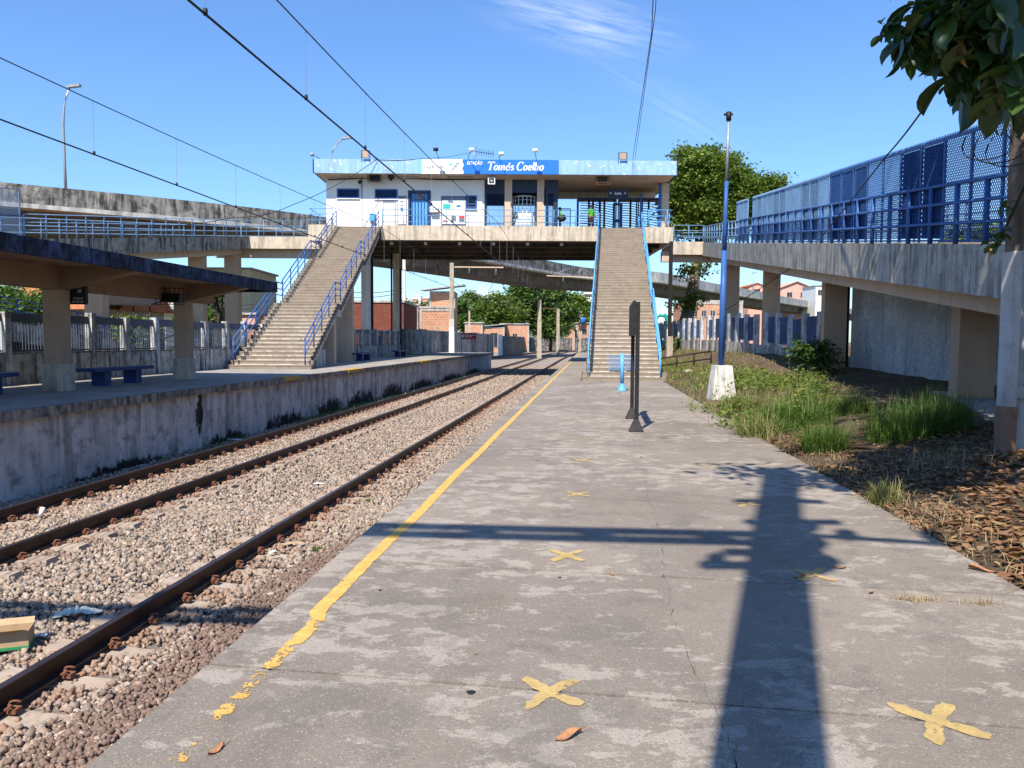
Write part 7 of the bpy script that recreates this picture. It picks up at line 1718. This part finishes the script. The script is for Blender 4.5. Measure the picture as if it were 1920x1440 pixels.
# ============================================================= GRASS, WEEDS, LITTER on the right
def clump(label, px, py, Y, r, n, h, m, seed, w_=.014, lean=.85, name='grass_clump'):
    p = AY(px, py, Y); z = soil_h(p.x, p.y); o = blades(name, m, disc(RNG, p.x, p.y, r, n), h, .45, w_, lean, seed, None, (p.x, p.y, z)); tag(o, label, 'grass clump', 'tall grass clumps on the soil strip'); return o
def onsoil(px, py):
    Y = 12.0
    for _ in range(12):
        p = AY(px, py, Y); z = soil_h(p.x, p.y); Y = AZ(px, py, z).y
    return Y
for lb, px, py, r, n, h, m, sd in (
    ('bright green grass clump leaning over the platform edge, nearest of the big clumps', 1545, 845, .30, 1000, .42, 'grass', 31),
    ('large dark green grass clump in front of the rough grey wall', 1700, 822, .55, 1500, .55, 'grass', 32),
    ('dark green grass clump on the right of the large one, before the nearest ramp column', 1765, 808, .38, 800, .55, 'grass', 37),
    ('green grass clump in front of the broad ramp column', 1585, 772, .40, 800, .42, 'grass', 33),
    ('sunlit grass clump immediately right of the white concrete block', 1405, 772, .28, 600, .32, 'grass_pale', 34),
    ('bright grass clump between the white block and the nearest big clump', 1462, 812, .26, 500, .24, 'grass', 35),
    ('pale green tuft alone at the edge of the leaf litter', 1662, 945, .16, 230, .24, 'grass_pale', 36),
    ('dark grass clump in the shade behind the bright one', 1500, 738, .35, 350, .26, 'grass', 38),
    ('tall weedy grass beside the blue pole foot', 1425, 704, .38, 320, .40, 'grass_pale', 39),
    ('green grass bush in front of the second ramp column', 1490, 708, .6, 900, .50, 'grass', 40),
    ('pale weeds between the blue pole and the first ramp column', 1385, 690, .5, 420, .45, 'grass_pale', 41)):
    clump(lb, px, py, onsoil(px, py), r, n, h, M[m], sd, (.011 if py > 720 else .018))
p = AY(1520, 705, 25.5); t = thing('shrub', 'dark leafy shrub at the foot of the broad ramp column', 'shrub', (p.x, p.y, soil_h(p.x, p.y)))
zz = soil_h(p.x, p.y); leaf_cloud('foliage', M['leaf_big'], [(p.x, p.y, zz + .6, .6), (p.x + .5, p.y, zz + .5, .5), (p.x - .3, p.y - .2, zz + .9, .4), (p.x + .2, p.y, zz + 1.0, .4)], 1500, .14, 44, t, shell=.2, kind='stuff'); limb(t, [(p.x, p.y, zz - .1), (p.x + .1, p.y, zz + .9)], .04, .015, M['bark_dark'], 'stem')
# ground cover
def soil_pts(n, f, seed):
    rg = random.Random(seed); out = []
    while len(out) < n:
        d = rg.uniform(1.2, 62) if rg.random() < .5 else rg.uniform(1.2, 24); xt = 2.76 + abs(rg.gauss(0, 1)) * 3.2
        p = T(xt, d); v = f(xt, d, p.x, p.y)
        if rg.random() < v and p.x < 11.8: out.append((p.x, p.y, soil_h(p.x, p.y) - .015))
    return out
gn = lambda x, y, s, o=0: mnoise.noise(Vector((x * s + o, y * s, o)))
blades('grass_cover', M['grass'], soil_pts(4200, lambda xt, d, x, y: max(0, min(1, (d - 9) / 6)) * max(0, min(1, .12 + gn(x, y, .6, 3) * 1.8)), 51), .14, .6, .012, .8, 52, kind='stuff')
blades('grass_cover', M['grass_pale'], soil_pts(11000, lambda xt, d, x, y: max(0, min(1, (d - 24) / 6)) * max(0, min(1, .5 + gn(x, y, .5, 9) * 1.3)), 53), .17, .6, .022, .7, 54, kind='stuff')
blades('dry_grass', M['grass_dry'], soil_pts(7500, lambda xt, d, x, y: (.3 if d > 12 else 1) * max(0, min(1, .15 + gn(x, y, .7, 14) * 1.8 + (.3 if xt < 3.3 else 0))), 55), .14, .6, .008, 1.5, 56, kind='stuff')
# low leafy weeds round the pole and the first ramp columns
rgw = random.Random(91); wb = []
for _ in range(70):
    px = rgw.uniform(1362, 1540); py = rgw.uniform(668, 722) + (px - 1362) * .08; Yw = onsoil(px, py); pw = AY(px, py, Yw); wb.append((pw.x, pw.y, soil_h(pw.x, pw.y) + .08, rgw.uniform(.12, .34)))
for _ in range(30):
    px = rgw.uniform(1250, 1335); py = rgw.uniform(668, 715); Yw = onsoil(px, py); pw = AY(px, py, Yw); wb.append((pw.x, pw.y, soil_h(pw.x, pw.y) + .02, rgw.uniform(.08, .22)))
leaf_cloud('leafy_weeds', M['leaf_tree'], wb, 9500, .085, 92, shell=.2, flat=1.2, per=8, kind='stuff')
wb2 = [(b_[0] + rgw.uniform(-.4, .4), b_[1] + rgw.uniform(-.4, .4)) for b_ in wb for _ in range(26)]
blades('weed_stalks', M['grass_pale'], [(a_, c_, soil_h(a_, c_)) for a_, c_ in wb2], .34, .5, .012, .8, 93, kind='stuff')
# litter leaves
def leaflitter(name, n, seed, f, smin=.014, smax=.052, **props):
    rg = np.random.default_rng(seed); rr = random.Random(seed); P = []
    while len(P) < n:
        d = .8 + rr.random() ** 1.5 * 22; xt = 2.72 + abs(rr.gauss(0, 1)) * 2.6; p = T(xt, d)
        if rr.random() < f(xt, d, p.x, p.y) and p.x < 11.8: P.append((p.x, p.y, soil_h(p.x, p.y) + .008 + rr.random() * .03))
    P = np.array(P); k = len(P); az = rg.uniform(0, 2 * PI, k); s = rg.uniform(smin, smax, (k, 1)); tilt = rg.normal(0, .18, (k, 1)); curl = rg.uniform(.05, .6, (k, 1)) ** 1.3
    ax = np.stack([np.cos(az), np.sin(az), tilt[:, 0]], 1); sd = np.stack([-np.sin(az), np.cos(az), rg.normal(0, .18, k)], 1); Z = np.array([[0, 0, 1.]])
    V = np.stack([P - ax * s, P - ax * s * .25 + sd * s * .55 + Z * s * curl, P - ax * s * .25 * .9, P - ax * s * .25 - sd * s * .55 + Z * s * curl * .8, P + ax * s * .55 + sd * s * .5 + Z * s * curl * .9, P + ax * s * .55, P + ax * s * .55 - sd * s * .5 + Z * s * curl, P + ax * s * 1.1 + Z * s * curl * .5], 1)
    T3 = np.array([(0, 2, 1), (0, 3, 2), (1, 2, 5), (1, 5, 4), (2, 3, 6), (2, 6, 5), (4, 5, 7), (5, 6, 7)]); F = T3[None] + (np.arange(k) * 8)[:, None, None]
    return npmesh(name, V.reshape(-1, 3), F.reshape(-1, 3), M['litter'], None, **props)
leaflitter('leaf_litter', 19000, 61, lambda xt, d, x, y: max(0.02, min(1, 1.25 - d / 13 + gn(x, y, 1.1, 2) * .9)), kind='stuff')
stonefield('soil_stones', M['pebble'], 1300, lambda rg, n: np.array([(a, b_, soil_h(a, b_) + .005) for a, b_ in [(lambda q: (q.x, q.y))(T(2.75 + abs(rg.normal(0, 1)) * 2.5, rg.uniform(1, 26))) for _ in range(n)]]), .012, .03, seed=66, kind='stuff')
# single dry leaves on the platform
def dry_leaf(label, px, py, s, rot, m=0):
    p = AZ(px, py, 0); b = MB(); V = []; n = 6
    for i in range(n + 1):
        t = i / n; w_ = math.sin(PI * min(1, t * 1.02)) ** .8 * .42 * (1.1 - .4 * t)
        for s_ in (-1, 0, 1): V.append(((t - .5) * s, s_ * w_ * s * .5, .006 + s * (.10 * abs(s_) * (1 + .5 * math.sin(t * 5 + px)) + .05 * math.sin(t * 4 + px))))
    V = [(p.x + x * math.cos(rot) - y * math.sin(rot), p.y + x * math.sin(rot) + y * math.cos(rot), z) for x, y, z in V]
    F = [(i * 3 + k, i * 3 + k + 1, i * 3 + k + 4, i * 3 + k + 3) for i in range(n) for k in (0, 1)]; b.add(V, F, True)
    b.tube([Vector(V[n * 3 + 1]), Vector(V[n * 3 + 1]) + Vector((math.cos(rot) * s * .3, math.sin(rot) * s * .3, .01))], .0018, 4)
    o = b.build('dry_leaf', M['dryleaf'], None, p); tag(o, label, 'leaf', 'dry leaves lying on the platform'); return o
M['dryleaf'] = plain('dry_leaf_brown', (.36, .17, .08), .7, 0, .4, 60)
dry_leaf('largest dry brown leaf, near the photo bottom below the yellow cross', 1066, 1383, .125, .5)
dry_leaf('curled brown leaf lying against the last yellow paint fragment', 405, 1409, .085, 1.2)
dry_leaf('small dark brown leaf on the joint left of the mast shadow', 1147, 1078, .05, 2.0)
dry_leaf('dry leaf inside the mast shadow beside a yellow cross', 1499, 1083, .09, .3)
dry_leaf('small dry leaf right of the cross in the mast shadow', 1573, 1066, .09, 2.7)
dry_leaf('thin dry leaf on the joint right of the mast shadow', 1488, 1104, .06, .1)
dry_leaf('pale reddish leaf scrap farther right on the joint', 1634, 1113, .07, .9)
dry_leaf('tiny brown leaf left of the mast shadow at the photo bottom', 1379, 1407, .03, .9)
dry_leaf('small leaf by the long crack beyond the joint', 1202, 858, .07, .9)
dry_leaf('reddish leaf on the platform right of the sign posts', 1243, 822, .08, .2)
dry_leaf('long brown pod or leaf at the platform edge by the litter', 1842, 1071, .17, -.5)
dry_leaf('small orange leaf chip in the middle of the front slab', 881, 1149, .025, .4)
dry_leaf('pale leaf chip below the previous chip, left of the cross', 893, 1228, .025, .9)
for px, py in ((1735, 1128), (1840, 1134), (1700, 1125)):
    p = AZ(px, py, 0); blades('joint_grass', M['grass_dry'], [(p.x + RNG.normal(0, .07), p.y + RNG.normal(0, .012), 0) for _ in range(50)], .06, .5, .005, 1.3, px, kind='stuff')
# gum spots
for k, (px, py, r) in enumerate(((883, 1299, .021), (713, 1107, .012), (1050, 1083, .012), (1008, 864, .02))):
    p = AZ(px, py, 0); b = MB(); b.add([(p.x + r * (1 + .2 * math.sin(3 * a_)) * math.cos(a_), p.y + r * math.sin(a_) * 1.0, .003) for a_ in np.linspace(0, 2 * PI, 16)[:-1]], [tuple(range(15))]); b.build('gum_spot', M['black'], plat)
